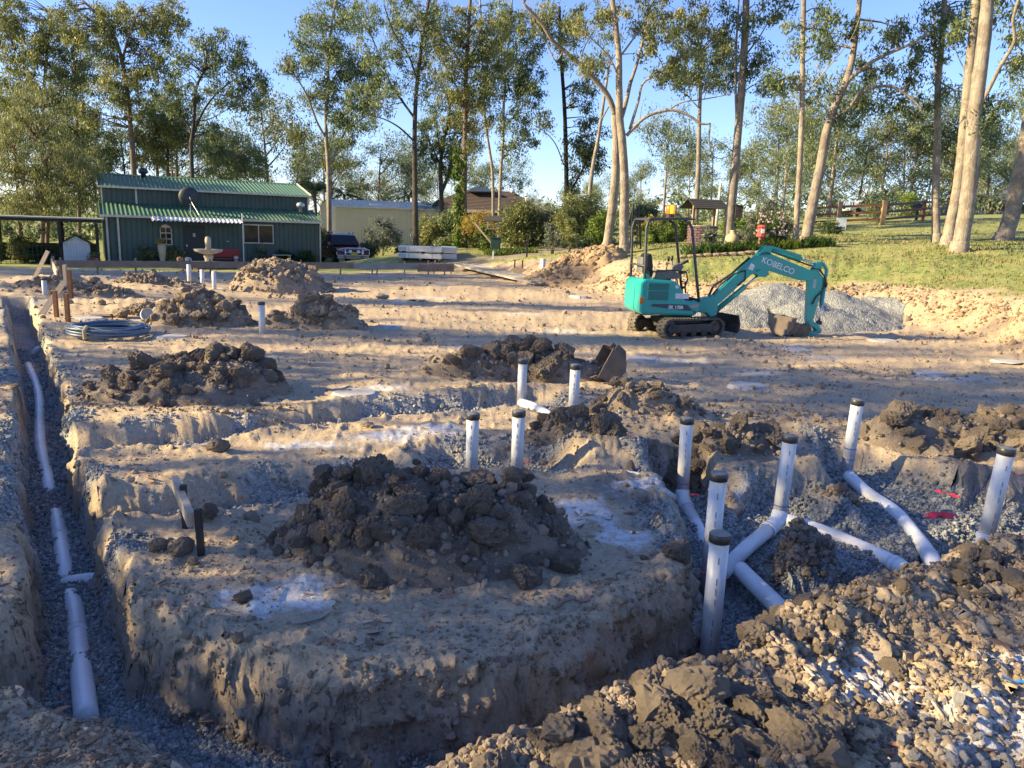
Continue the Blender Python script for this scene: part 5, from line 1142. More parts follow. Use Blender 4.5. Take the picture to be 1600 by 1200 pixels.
shade = tag(M().add([tuple(hw(-8,4,0)),tuple(hw(-.4,4,0)),tuple(hw(-.4,4,.9)),tuple(hw(-8,4,.9)),tuple(hw(-8,4.05,0)),tuple(hw(-.4,4.05,0)),tuple(hw(-.4,4.05,.9)),tuple(hw(-8,4.05,.9))],
      [(0,1,2,3),(7,6,5,4),(0,4,5,1),(1,5,6,2),(2,6,7,3),(3,7,4,0)]).build('shade_screen', mat('shade_cloth', (.03,.055,.04), .9, (.02,.03,.025), 2)), 'dark green shade cloth at the back of the pergola', 'screen')
kn = thing('dog_kennel', 'white boarded dog kennel with a dark roof beside the green house', 'kennel', hw(-1.25,-.55), ang)
for k in range(9):
    x = -.55+k*.125; zt = 1.08+.34*(1-abs(x+.06)/.6); M().box(x,x+.115,-.02,.0,0,zt).build('board', mat('white_board', (.50,.52,.56), .7, (.42,.44,.48), 5), kn)
M().box(-.55,.57,.0,.9,0,1.05).build('body', white, kn)
M().beam((-.78,.4,.98),(.0,.4,1.46),1.05,.05,(0,0,1)).beam((.8,.4,.98),(.0,.4,1.46),1.05,.05,(0,0,1)).build('roof', mat('dark_roof_felt', (.03,.03,.035), .9), kn)
pot = thing('flower_pot', 'red flower pot with a dark plant before the kennel', 'plant pot', hw(-.55,-.95), 0); M().lathe([(.0,0),(.2,0),(.3,.38),(.26,.38),(.0,.3)], 14).build('pot', redm, pot, True)
v, f, t_ = leaf_cloud([(0,0,.5)], [.26], 120, .16, .05, -.2, 5); link('plant', npmesh('plant', v, f, DRK, False, t_), pot)

# stone fountain with a ring of brick
stone_c = mat('sand_stone', (.52,.43,.29), .85, (.40,.33,.22), 6, bump=.3)
fp = W(327, 423, 34.5); fz = GZ(fp.x, fp.y)
fo = thing('fountain', 'pale stone bowl fountain on a red brick ring before the green house', 'fountain', (fp.x, fp.y, fz))
M().lathe([(.0,0),(.30,0),(.30,.12),(.2,.2),(.16,.4),(.22,.52),(.16,.62),(.0,.62)], 18).build('pedestal', stone_c, fo, True)
M().lathe([(.0,.62),(.25,.63),(.58,.74),(.62,.84),(.58,.84),(.3,.76),(.0,.74)], 26).build('bowl', stone_c, fo, True)
M().lathe([(.0,.74),(.13,.74),(.12,.95),(.13,1.25),(.10,1.38),(.0,1.4)], 16).build('column', stone_c, fo, True)
brick_r = mat('red_brick', (.27,.095,.07), .9, (.19,.07,.05), 9); brick_w = mat('pale_coping', (.58,.52,.42), .8)
for k in range(26):
    a = 2*math.pi*k/26; o = M().box(-.11,.11,-.05,.05,0,.09).build('brick', brick_r, fo); 
    o.location = (1.12*math.cos(a), 1.12*math.sin(a), .0); o.rotation_euler = (0,0,a+math.pi/2)
    o2 = link('brick', o.data, fo, (1.12*math.cos(a+.12), 1.12*math.sin(a+.12), .10)); o2.rotation_euler = (0,0,a+.12+math.pi/2)
M().lathe([(1.02,.2),(1.24,.2),(1.24,.25),(1.02,.25)], 30).build('coping', brick_w, fo); fo.location.z += .05
for dx, lb, mm in ((-.95,'round terracotta ball on the fountain rim', mat('terracotta', (.40,.2,.13), .8)), (-.6,'grey stone ball on the fountain rim', conc)):
    o = M().lathe([(.0,0),(.1,.02),(.15,.11),(.12,.2),(.0,.24)], 12).build('garden_ball', mm, smooth=True, loc=(fp.x+dx, fp.y-.75, fz+.32)); tag(o, lb, 'ornament')
st = thing('red_bench', 'red slatted bench against the front of the green house', 'bench', hw(5.45,-.42), ang)
for k in range(4): M().box(-.75,.75,-.25+k*.11,-.16+k*.11,.42,.45).build('slat', redm, st); M().box(-.75,.75,.22,.25,.52+k*.1,.60+k*.1).build('slat', redm, st)
for x in (-.7,.7): M().box(x-.03,x+.03,-.25,-.19,0,.42).build('leg', redm, st); M().box(x-.03,x+.03,.2,.26,0,.92).build('leg', redm, st)
ub = thing('tall_urn', 'tall pale urn planter left of the dark door', 'urn', hw(2.45,-.8)); M().lathe([(.0,0),(.13,0),(.12,.3),(.17,.6),(.2,1.0),(.16,1.1),(.2,1.15),(.0,1.1)], 14).build('urn', stone_c, ub, True)
v, f, t_ = leaf_cloud([(0,0,1.25)], [.25], 110, .16, .05, -.3, 6); link('plant', npmesh('plant', v, f, GOLD, False, t_), ub)
tb = thing('garden_table', 'small weathered table right of the white framed window', 'table', hw(8.2,-1.0), ang); M().box(-.45,.45,-.25,.25,.66,.7).build('top', timber_g, tb)
for x in (-.4,.4):
    for y in (-.2,.2): M().box(x-.03,x+.03,y-.03,y+.03,0,.66).build('leg', timber_g, tb)
o = M().box(-.3,.3,-.2,.2,0,.28).build('blue_crate', mat('blue_plastic', (.03,.06,.35), .4), loc=hw(10.0,-1.0), bevel=.02); tag(o, 'blue plastic crate at the right corner of the green house', 'crate')
o = M().lathe([(0,0),(.13,0),(.14,.5),(.09,.58),(0,.6)], 12).build('gas_bottle', zinc, loc=hw(6.0,-.35), smooth=True); tag(o, 'grey gas bottle beside the steel awning post', 'gas bottle')

# cream shed
S0 = Vector((-15.1, 60.5, .05)); sa = R(2.0); shd = thing('cream_shed', 'long cream metal shed with a pale ribbed roof', 'shed', S0, sa)
def sp(nm, m, mt): m.build(nm, mt, shd)
SL = 9.2
sp('front_wall', corrug(None,(1.0,0,0),(1,0,0),(0,0,1),SL-1,2.85,.22,.03,(0,-1,0),.8), cream_w); gabs = [(0,0),(0,2.85),(2.6,3.45),(5.2,2.85),(5.2,0)]
sp('left_gable_wall', M().add([(1.0,0,0),(1,0,2.85),(-.1,2.4,3.42),(-1.2,4.8,2.85),(-1.2,4.8,0)], [(0,1,2,3,4)]), cream_w)
sp('right_gable_wall', M().add([(SL,0,0),(SL,0,2.85),(SL-1.1,2.4,3.42),(SL-2.2,4.8,2.85),(SL-2.2,4.8,0)], [(0,1,2,3,4)]), cream_w)
d = Vector((-1.1,2.4,.57)); sp('front_roof', corrug(None,(.9,-.1,2.86),(1,0,0),d,SL-.8,d.length,.25,.04,(0,-.25,1),.6), mat('pale_roof_sheet', (.62,.58,.47), .4))
d = Vector((1.1,-2.4,.57)); sp('back_roof', corrug(None,(-1.3,4.9,2.86),(1,0,0),d,SL-.8,d.length,.25,.04,(0,.25,1),.6), MC['pale_roof_sheet'])
sp('gutter', M().box(.9,SL+.1,-.16,-.06,2.80,2.90), cream_t)

# brick house with a brown tiled roof
tile = mat('brown_roof_tile', (.105,.075,.058), .75, (.08,.058,.047), 2.5); brk = mat('brown_brick', (.24,.095,.06), .9, (.18,.075,.05), 9)
B0 = W(672, 372, 66); B0.z = .6; bh = thing('brick_house', 'brick house with a brown hipped tile roof behind the bushes', 'house', B0)
bw, bd, bhh = 9.2, 7.0, 2.5
M().box(0,bw,0,bd,0,bhh).build('wall', brk, bh)
def hiproof(x0,x1,y0,y1,z0,rz,inset):
    ym = (y0+y1)/2; a = [(x0,y0,z0),(x1,y0,z0),(x1,y1,z0),(x0,y1,z0),(x0+inset,ym,rz),(x1-inset,ym,rz)]
    m = M(); n = 14
    L = lambda p, q, t: Vector(p).lerp(Vector(q), t)
    for (p, q, r, s) in ((a[0],a[1],a[5],a[4]), (a[2],a[3],a[4],a[5]), (a[1],a[2],a[5],a[5]), (a[3],a[0],a[4],a[4])):
        nn = (Vector(q)-Vector(p)).cross(Vector(s)-Vector(p)).normalized()
        if nn.z < 0: nn = -nn
        for k in range(n):                  # courses of tiles, each lapping the one below
            t0, t1 = k/n, (k+1)/n; up = nn*.045
            m.add([L(p,s,t0)+up, L(q,r,t0)+up, L(q,r,t1)+nn*.005, L(p,s,t1)+nn*.005, L(p,s,t0), L(q,r,t0)], [(0,1,2,3),(0,4,5,1)])
    return m
rf = hiproof(-.5,bw+.6,-.6,bd+.5,bhh,bhh+1.75,3.0).build('roof', tile, bh); M().box(-.5,bw+.6,-.66,-.61,bhh-.2,bhh+.02).build('fascia', mat('pale_fascia', (.55,.50,.45), .6), bh)
M().lathe([(.06,0),(.06,.95),(.1,1.0),(.1,1.08),(.0,1.1)], 10, (bw-1.2,1.2,bhh+.55)).build('flue', white, rf); 
M().prism([(2.9,bhh+1.6),(3.6,bhh+2.0),(4.6,bhh+2.02),(5.1,bhh+1.62)], 1.8, 3.0).build('solar_unit', mat('blue_solar', (.12,.17,.26), .2), rf)
M().lathe([(.2,0),(.24,.1),(.2,.3),(.0,.36)], 10, (6.8,2.6,bhh+1.62)).build('whirlybird', zinc, rf)
w_ = M().box(.15,.95,-.08,-.01,1.1,2.2).build('window', white, bh); M().box(.22,.88,-.095,-.081,1.17,2.13).build('pane', dark_gl, w_)
for x in (3.2, 6.4): w_ = M().box(x,x+1.8,-.06,-.01,.9,2.1).build('window', white, bh); M().box(x+.07,x+1.73,-.075,-.061,.97,2.03).build('pane', dark_gl, w_)
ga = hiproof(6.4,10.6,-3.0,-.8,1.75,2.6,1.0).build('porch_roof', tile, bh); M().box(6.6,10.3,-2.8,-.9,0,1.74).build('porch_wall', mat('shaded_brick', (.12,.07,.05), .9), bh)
# distant red roofed house on the right
D0 = W(1512, 352, 80); D0.z = GZ(D0.x, D0.y)-.1; fh = thing('distant_house', 'low orange brick house among trees beyond the lawn', 'house', D0)
M().box(0,7.5,0,5,0,1.9).build('wall', mat('orange_brick', (.42,.20,.11), .9), fh); hiproof(-.3,6.2,-.4,5.2,1.9,3.2,2.2).build('roof', mat('dull_red_tile', (.20,.075,.055), .8), fh)
w_ = M().box(2.4,3.3,-.06,-.01,.8,1.5).build('window', white, fh); M().box(2.47,3.23,-.075,-.061,.87,1.43).build('pane', dark_gl, w_)
M().box(3.2,4.6,1.2,1.3,2.6,3.9).build('roof_panel', mat('pale_panel', (.5,.5,.5), .5), fh)

# ------------------------------------------------------------------ parked ute
uc = W(524, 411, 45.6); uz = GZ(uc.x, uc.y); UA = R(-62)
car = thing('parked_ute', 'dark maroon dual cab ute with a silver bull bar', 'ute', (uc.x+.1, uc.y+1.2, uz), UA)
mar = mat('maroon_paint', (.085,.012,.014), .25, (.07,.010,.012), 2, coat=.6); rub = mat('tyre_rubber', (.02,.02,.02), .85); alloy = mat('alloy_wheel', (.45,.46,.48), .3, metal=.8); chrome = mat('polished_alloy', (.75,.76,.78), .25, metal=.85)
lens_m = mat('clear_lens', (.75,.77,.78), .1); greyp = mat('silver_bumper', (.38,.39,.40), .4)
# local x forwards; length 5.1, width 1.84
side = [(-2.5,.62),(-2.5,1.06),(-.95,1.08),(-.95,1.10),(.55,1.10),(1.15,1.08),(2.1,1.0),(2.42,.88),(2.5,.60),(2.4,.42),(1.95,.40),(1.93,.56),(1.78,.74),(1.52,.80),(1.27,.74),(1.12,.56),(1.1,.40),(-1.1,.40),(-1.12,.56),(-1.27,.74),(-1.52,.80),(-1.77,.74),(-1.92,.56),(-1.94,.42),(-2.4,.46)]
M().prism(side, -.90, .90).build('body', mar, car, False, .05)
cabp = [(-1.0,1.08),(-.82,1.70),(-.5,1.78),(.1,1.77),(.38,1.70),(1.05,1.10)]
m = M(); n = len(cabp); vs = []
for s in (-1, 1):
    for (x, z) in cabp: vs.append((x, s*(.87-.20*(z-1.08)/.7), z))
m.add(vs, [tuple(range(n)), tuple(range(2*n-1,n-1,-1))]+[(i,n+i,n+(i+1)%n,(i+1)%n) for i in range(n)]); m.build('cab', mar, car, False, .04)
def cabpt(x, z, s): return (x, s*(.885-.20*(z-1.08)/.7), z)
M().add([(1.03,-.76,1.14),(1.03,.76,1.14),(.44,.64,1.68),(.44,-.64,1.68)], [(0,1,2,3)]).build('windscreen', dark_gl, car).location = (.035,0,.02)
for s in (-1, 1):
    for x0, x1, xt0, xt1 in ((-.0,.86,.0,.40),(-.82,-.08,-.70,-.08)):
        M().add([cabpt(x0,1.15,s), cabpt(x1,1.15,s), cabpt(xt1,1.64,s), cabpt(xt0,1.64,s)], [(0,1,2,3)]).build('side_window', dark_gl, car)
    for x0 in (-.02, -.92):
        d_ = M().box(x0, x0+.85, s*.905-.008, s*.905+.008, .50, 1.06).build('door', mar, car); M().box(x0+.08, x0+.26, s*.93-.012, s*.93+.012, .93, .975).build('handle', chrome, d_)
    M().box(.80,.98,s*1.0-.1,s*1.0+.1,1.12,1.30).build('mirror', mar, car, False, .03)
    M().box(-1.05,1.05,s*.93-.06,s*.93+.06,.36,.40).build('side_step', alloy, car)
    for x in (1.52, -1.52):
        w_ = M().lathe([(.18,-.12),(.34,-.12),(.385,-.08),(.385,.08),(.34,.12),(.18,.12)], 24, (x, s*.80, .385), 'y').build('wheel', rub, car, True)
        M().lathe([(.0,.0),(.2,.01),(.235,.03),(.235,.0)], 16, (x, s*.925, .385), 'y').build('rim', alloy, w_)
    M().add([(2.44,s*.55,.72),(2.36,s*.90,.74),(2.30,s*.90,.95),(2.41,s*.58,.90)], [(0,1,2,3)]).build('headlight', lens_m, car).location = (.02,0,0)
    for x in (-.55, .28): M().box(x-.03,x+.03,s*.62-.03,s*.62+.03,1.78,1.86).build('rack_foot', blackm, car)
for x in (-.55,.28): M().box(x-.03,x+.03,-.68,.68,1.86,1.90).build('roof_bar', zinc, car)
M().box(2.48,2.53,-.5,.5,.66,.92).build('grille', blackm, car); M().box(2.40,2.56,-.92,.92,.40,.64).build('bumper', greyp, car, False, .04)
bb = M()
for z in (1.02,.78,.62): bb.tube([(2.66,-.50,z),(2.66,.50,z)], .028, 8)
for s in (-1,1): bb.tube([(2.66,s*.5,1.02),(2.64,s*.62,1.0),(2.5,s*.93,.92),(2.45,s*.96,.70),(2.52,s*.9,.60),(2.66,s*.5,.62)], .026, 8); bb.box(2.6,2.67,s*.5-.05,s*.5+.05,.42,1.02)
bb.build('bull_bar', chrome, car, True)
for s in (-1,1): M().lathe([(.0,0),(.1,0),(.105,.06),(.06,.09),(.0,.09)], 14, (2.66,s*.24,.82), 'x').build('driving_light', lens_m, car, True)
M().box(2.70,2.715,-.19,.19,.62,.74).build('number_plate', mat('yellow_plate', (.72,.56,.03), .5), car)
M().tube([(1.9,.7,1.05),(1.8,.72,1.95)], .008, 5).build('aerial', blackm, car)

# ------------------------------------------------------------------ wrapped timber packs
wrap = mat('pale_wrap', (.66,.63,.57), .5, (.52,.52,.50), 2.2, dirt=.12); wrapb = mat('blue_print', (.30,.42,.52), .5)
pk = W(622, 409, 34.6); pz = GZ(pk.x+1, pk.y+.5)
for i, lb in enumerate(('lower wrapped pack of timber in the stack of two', 'upper wrapped pack of timber in the stack of two')):
    t = thing('timber_pack', lb, 'timber pack', (pk.x, pk.y, pz+.06+i*.30), R(-2), 'wrapped packs by the driveway')
    o = M().box(0,1.95,0,1.15,.03,.25).build('wrapped_bundle', wrap, t, False, .025)
    for x in (.06,.95,1.8): M().box(x,x+.09,-.02,1.17,-.045,.028).build('bearer', timber, t)
    for x in (.45,1.5): M().box(x,x+.03,-.004,1.154,.028,.254).build('strap', wrapb, t)
    o = M().box(1.97,2.62,.15,1.3,.02,.26).build('end_bundle', wrap, t, False, .02); o.rotation_euler = (0,0,R(10))
    M().box(.02,.35,-.006,-.001,.06,.22).build('printed_panel', wrapb, t)

# planks stacked in the corner of the pad
pl_ = thing('plank_stack', 'stack of long grey planks at the edge of the pad by the driveway', 'planks', (0,0,0))
a0 = Wz(722, 420, .12); b0 = Wz(845, 442, .1); dv = (b0-a0); dv.z = 0; side_v = Vector((-dv.y, dv.x, 0)).normalized()
for k in range(9):
    for l in range(2):
        off = side_v*(k*.155-.2+rnd.uniform(-.02,.02)); za = max(GZ(a0.x, a0.y), 0)+.14+l*.045; zb = max(GZ(b0.x, b0.y), 0)+.07+l*.045; e = dv.normalized()*rnd.uniform(-.25,.25)
        M().beam((a0.x+off.x+e.x, a0.y+off.y+e.y, za), (b0.x+off.x+e.x, b0.y+off.y+e.y, zb), .14, .04).build('plank', timber_g, pl_)
for u in (.1,.5,.9):
    p = a0.lerp(b0, u); z = .14*(1-u)+.07*u; M().beam((p.x-side_v.x*.3, p.y-side_v.y*.3, z-.05), (p.x+side_v.x*1.3, p.y+side_v.y*1.3, z-.05), .07, .05).build('bearer', timber, pl_)

# ------------------------------------------------------------------ set-out boards on stakes
def board_run(label, a, b, z0, z1, m, stakes, sm, group='set-out boards on stakes', thick=.035, sh=.08):
    a = Vector(a); b = Vector(b); d = (b-a).normalized(); n = Vector((-d.y, d.x, 0)); t = thing('setout_board', label, 'formwork board', (a.x, a.y, 0), 0, group)
    q = [a-a, b-a]; za, zb = (z0+z1)/2, (z0+z1)/2
    M().beam((0,0,za), (b.x-a.x, b.y-a.y, zb), thick, z1-z0).build('board', m, t)
    for u, tilt in stakes:
        p = a.lerp(b, u)-a; g = GZ(a.x+p.x, a.y+p.y); o = n*(.045)
        M().beam((p.x+o.x, p.y+o.y, g-.1), (p.x+o.x+d.x*tilt, p.y+o.y+d.y*tilt, z1+sh), .05, .05).build('stake', sm, t)
    return t
FA = Wz(80, 428); FB = Wz(710, 428)
FA.z = FB.z = 0
p1_, p2_, p3_, p4_ = FA, FA.lerp(FB,.33), FA.lerp(FB,.70), FA.lerp(FB,.995)
board_run('left length of the long brown board in front of the green house', p1_, p2_, .20, .42, timber, [(.06,0),(.28,0),(.52,.0),(.88,0)], timber)
board_run('middle length of the long board behind the tall conical heap', p2_, p3_, .20, .42, timber, [(.02,0),(.3,0),(.62,0),(.9,.06)], timber)
board_run('right length of the long board below the ute and packs', p3_, p4_, .18, .40, timber_g, [(.18,.0),(.22,.08),(.5,0),(.8,.06),(.985,0)], timber_g)
c0 = Wz(706, 436); board_run('short overlapping board at the right end of the long board', p3_.lerp(p4_,.62)+Vector((.05,-.14,0)), p4_+Vector((.05,-.14,0)), .10, .38, timber, [(.3,0),(.75,0)], timber, sh=.15)
q1, q2 = Vector((-14.6,24.3,0)), Vector((-11.6,19.5,0)); board_run('board seen end on at the far left corner of the pad', q1, q2, .22, .46, timber_p, [(.05,0),(.5,0),(.95,0)], timber)
def stake(label, x, y, h, m, w=.05, tilt=(0,0)):
    g = GZ(x, y); o = M().beam((0,0,-.15),(tilt[0],tilt[1],h), w, w).build('stake', m, loc=(x,y,g)); tag(o, label, 'stake', 'stakes around the pad')
stake('front rusty stake behind the coil', -8.02, 13.7, .50, rusty, .065); stake('rear rusty stake behind the coil', -8.55, 14.25, .5, rusty, .065)
stake('dark stake farther back beyond the rusty pair', -9.9, 17.1, .62, rusty, .07); stake('pale stake beside the dark far stake', -10.4, 17.8, .7, timber_p, .07)
o = M().beam((0,0,-.05),(.42,.18,.62),.10,.03,(0,1,0)).build('leaning_board', timber_p, loc=(-9.08,14.6,GZ(-9.08,14.6))); tag(o, 'pale board leaning against the rusty stakes', 'board')
o = M().beam((0,0,-.05),(.35,.2,.75),.10,.03,(0,1,0)).build('leaning_board', timber_p, loc=(-13.1,20.9,GZ(-13.1,20.9))); tag(o, 'pale brace leaning at the far left corner board', 'board')
o = M().box(-.2,.2,-.12,.12,0,.04).build('offcut_board', timber_p, loc=(-7.95,14.75,GZ(-7.95,14.75)+.03)); tag(o, 'short board offcut lying right of the rusty stakes', 'board')
# small low profile in the foreground
lbp = thing('low_profile_board', 'short timber batten on two black steel pegs in the left foreground', 'profile board', (-1.80,4.24,GZ(-1.8,4.24)), 0, 'set-out boards on stakes')
e0 = Vector((-.055,-.0,.22)); e1 = Vector((-.42,.62,.23)); M().beam(e0, e1, .042, .085).build('batten', timber_p, lbp)
M().beam((.0,.0,-.12),(-.012,.0,.29),.034,.034).build('peg', steelblk, lbp); M().beam((-.25,.37,-.15),(-.255,.37,.30),.034,.034).build('peg', steelblk, lbp)
pj = W(816, 427, 29.5); board_run('little board on two dark stakes beside the stacked planks', (pj.x-.35, pj.y,0), (pj.x+.1, pj.y-.1,0), GZ(pj.x,pj.y)+.02, GZ(pj.x,pj.y)+.2, timber, [(.1,0),(.75,0)], steelblk, sh=.3)
for lb, px, py, yy, h, m in (('white marker post beside the driveway', 770, 410, 34.5, .34, white), ('dark steel post at the edge of the driveway', 823, 405, 33, .85, steelblk), ('short dark stake left of the stacked planks', 680, 408, 33.5, .35, timber)):
    p = W(px, py, yy); stake(lb, p.x, p.y, h, m, .07)
# ------------------------------------------------------------------ mini excavator
teal = mat('teal_paint', (.015,.35,.31), .38, (.015,.32,.285), 2.0, dirt=.22, coat=.2); teal_d = mat('teal_grille', (.03,.20,.17), .5, (.025,.16,.14), 20)
cs = mat('charcoal_steel', (.055,.06,.066), .5, (.045,.05,.055), 3, dirt=.15); tr_rub = mat('dusty_track_rubber', (.07,.062,.055), .9, (.13,.11,.085), 7, dirt=.5); blk = mat('black_machine', (.022,.022,.023), .55, (.03,.03,.03), 5, dirt=.25)
rod = mat('chrome_rod', (.75,.75,.76), .15, metal=.95); decal = mat('white_decal', (.75,.76,.76), .5); amber = mat('orange_reflector', (.75,.18,.01), .35); seatm = mat('black_vinyl', (.02,.02,.022), .5)
greyc = mat('grey_console', (.16,.165,.15), .6, dirt=.2)
EO = Vector((3.20,15.28,0)); EO.z = GZ(3.2,15.0)-.01
ex = thing('mini_excavator', 'teal mini excavator with a canopy and flashing amber beacon', 'excavator', EO, 0)
XT = Matrix.Rotation(R(27),4,'Z'); XU = Matrix.Rotation(R(9),4,'Z')
def tb(nm, m, mt, smooth=False, bevel=0, par=None): m.X = XT; return m.build(nm, mt, par or ex, smooth, bevel)
def ub_(nm, m, mt, smooth=False, bevel=0, par=None): m.X = XU; return m.build(nm, mt, par or ex, smooth, bevel)
def track_path(r, zc, x0, x1, n=10):
    P = []
    for i in range(n+1): a = math.pi/2+math.pi*i/n; P.append((x0+r*math.cos(a), zc+r*math.sin(a)))
    for i in range(n+1): a = -math.pi/2+math.pi*i/n; P.append((x1+r*math.cos(a), zc+r*math.sin(a)))
    return P
for s, yc in ((-1,-.50), (1,.44)):
    w = .115; P = track_path(.185, .19, -.55, .55); Q = track_path(.155, .19, -.55, .55); n = len(P); m = M()
    vs = [(x,yc-w,z) for x,z in P]+[(x,yc+w,z) for x,z in P]+[(x,yc-w,z) for x,z in Q]+[(x,yc+w,z) for x,z in Q]
    fs = []
    for i in range(n):
        j = (i+1)%n; fs += [(i,n+i,n+j,j),(2*n+i,2*n+j,3*n+j,3*n+i),(i,j,2*n+j,2*n+i),(n+i,3*n+i,3*n+j,n+j)]
    m.add(vs, fs)
    tk = tb('rubber_track', m, tr_rub)
    # tread lugs
    L = [0]; 
    for i in range(n): L.append(L[-1]+math.hypot(P[(i+1)%n][0]-P[i][0], P[(i+1)%n][1]-P[i][1]))
    m = M(); cnt = 46
    for k in range(cnt):
        sgl = L[-1]*k/cnt; i = max(j for j in range(n) if L[j] <= sgl); u = (sgl-L[i])/(L[i+1]-L[i]+1e-9); a = Vector((P[i][0],0,P[i][1])); b = Vector((P[(i+1)%n][0],0,P[(i+1)%n][1])); c = a.lerp(b,u); d = (b-a).normalized(); nrm = Vector((d.z,0,-d.x)); nrm = nrm if (c-Vector((max(-.55,min(.55,c.x)),0,.19))).dot(nrm) > 0 else -nrm
        for hw0, hw1 in ((-w,-.01),(.01,w)):
            off = .014 if hw0 > -.05 else -.014
            cc = c+d*off; m.add([tuple(cc+d*q+Vector((0,yc+h,0))+nrm*e) for q in (-.016,.016) for h in (hw0,hw1) for e in (-.002,.018)], [(0,1,3,2),(4,6,7,5),(0,4,5,1),(2,3,7,6),(1,5,7,3),(0,2,6,4)])
    tb('tread_lugs', m, tr_rub, par=tk)
    tb('track_frame', M().box(-.50,.52,yc-.085,yc+.085,.10,.27), blk, bevel=.02)
    for x, r, nm in ((-.55,.150,'sprocket'),(.55,.150,'idler')): tb(nm, M().lathe([(.0,-.09),(r*.5,-.095),(r*.55,-.07),(r,-.06),(r,.06),(r*.55,.07),(.0,.09)], 20, (x,yc,.19), 'y'), blk)
    for x in (-.25,0,.25): tb('roller', M().lathe([(.0,-.10),(.06,-.10),(.06,.10),(.0,.10)], 14, (x,yc,.085), 'y'), blk)
tb('undercarriage', M().box(-.35,.35,-.40,.34,.16,.34).lathe([(.0,.30),(.30,.30),(.30,.45),(.0,.45)], 22), blk)
bld = M().prism([(1.10,.06),(1.16,.10),(1.17,.24),(1.11,.42),(1.08,.42),(1.13,.24),(1.11,.10)], -.60, .54); tb('dozer_blade', bld, blk)
tb('blade_arm', M().beam((.3,-.25,.25),(1.12,-.25,.22),.08,.10).beam((.3,.2,.25),(1.12,.2,.22),.08,.10), blk)
# upper body
bp_ = [(-.92,.52),(-.86,.43),(.20,.42),(.29,.52),(.29,.68),(-.02,.70),(-.07,.89),(-.16,1.03),(-.28,1.09),(-.84,1.115),(-.92,1.03)]
ub_('engine_cover', M().prism(bp_, -.50, -.12), teal, bevel=.045)
ub_('rear_hood', M().prism([(-.93,.52),(-.87,.43),(-.30,.43),(-.30,1.02),(-.84,1.10),(-.93,1.02)], -.125, .50), teal, bevel=.05)
ub_('floor_plate', M().prism([(-.31,.44),(.22,.42),(.31,.52),(.31,.685),(-.31,.685)], -.12, .50), teal, bevel=.03)
ub_('floor_mat', M().box(-.28,.29,-.115,.47,.688,.70), blk)
ub_('turntable_skirt', M().lathe([(.0,.40),(.34,.40),(.34,.44),(.0,.44)], 24), blk)
for z0, z1 in ((.715,.885),(.905,1.04)):
    g = ub_('grille', M().box(-.78,-.36,-.512,-.498,z0,z1), teal_d, bevel=.006); mm = M()
    for k in range(7): mm.box(-.765,-.375,-.519,-.5125,z0+.012+k*(z1-z0-.02)/7,z0+.022+k*(z1-z0-.02)/7)
    ub_('louvre', mm, teal_d, par=g)
ub_('side_stripe', M().prism([(-.70,.595),(-.66,.64),(.02,.64),(.16,.52),(-.1,.53)], -.507, -.499), cs)
ub_('sticker', M().box(-.22,.05,-.506,-.499,.75,.85), decal); ub_('sticker', M().box(.10,.26,-.506,-.499,.585,.64), mat('tan_decal', (.45,.32,.25), .6)); ub_('reflector', M().box(-.925,-.84,-.512,-.49,.64,.76), amber, bevel=.01)
ub_('round_badge', M().lathe([(.0,0),(.03,0),(.03,.008),(.0,.008)], 14, (-.2,-.508,.97), 'y'), decal); ub_('round_badge', M().lathe([(.0,0),(.025,0),(.025,.008),(.0,.008)], 14, (.19,-.508,.5), 'y'), cs)
ub_('filler_cap', M().lathe([(.06,1.10),(.06,1.17),(.05,1.19),(.0,1.19)], 12, (-.78,-.32,0)), teal, True)
# canopy frame
for y in (-.44, .44):
    ub_('canopy_post', M().tube([(-.83,y,.72),(-.84,y,1.4),(-.865,y,2.05),(-.84,y,2.16),(-.76,y,2.215)], .028, 10), cs, True)
    ub_('canopy_post', M().tube([(.29,y,.69),(.20,y,1.15),(.10,y,1.7),(.03,y,2.08),(-.03,y,2.17),(-.12,y,2.215)], .028, 10), cs, True)
ub_('canopy_roof', M().prism([(-.86,2.20),(-.80,2.245),(-.10,2.275),(.08,2.255),(.08,2.23),(-.80,2.20)], -.47, .47), cs, bevel=.012)
ub_('cross_rail', M().tube([(-.845,-.44,1.35),(-.845,.44,1.35)], .02, 8).tube([(.29,-.44,.72),(.29,.44,.72)], .025, 8).tube([(.235,.44,1.02),(.26,.30,1.02),(.26,.22,.80)], .018, 8), cs, True)
bm_ = ub_('beacon', M().lathe([(.0,2.33),(.075,2.33),(.085,2.36),(.085,2.47),(.06,2.50),(.0,2.50)], 16, (-.34,-.2,0)), mat('amber_beacon', (.8,.10,.005), .3, emit=((1.0,.12,.0), .9)), True)
ub_('beacon_core', M().lathe([(.0,2.36),(.03,2.36),(.03,2.51),(.0,2.51)], 10, (-.34,-.287,-.02)), mat('amber_core', (1,.5,.05), .3, emit=((1.0,.26,.005), 1.0)), par=bm_)
ub_('beacon_base', M().lathe([(.0,2.26),(.08,2.26),(.08,2.332),(.0,2.332)], 14, (-.34,-.2,0)), blk, par=bm_)
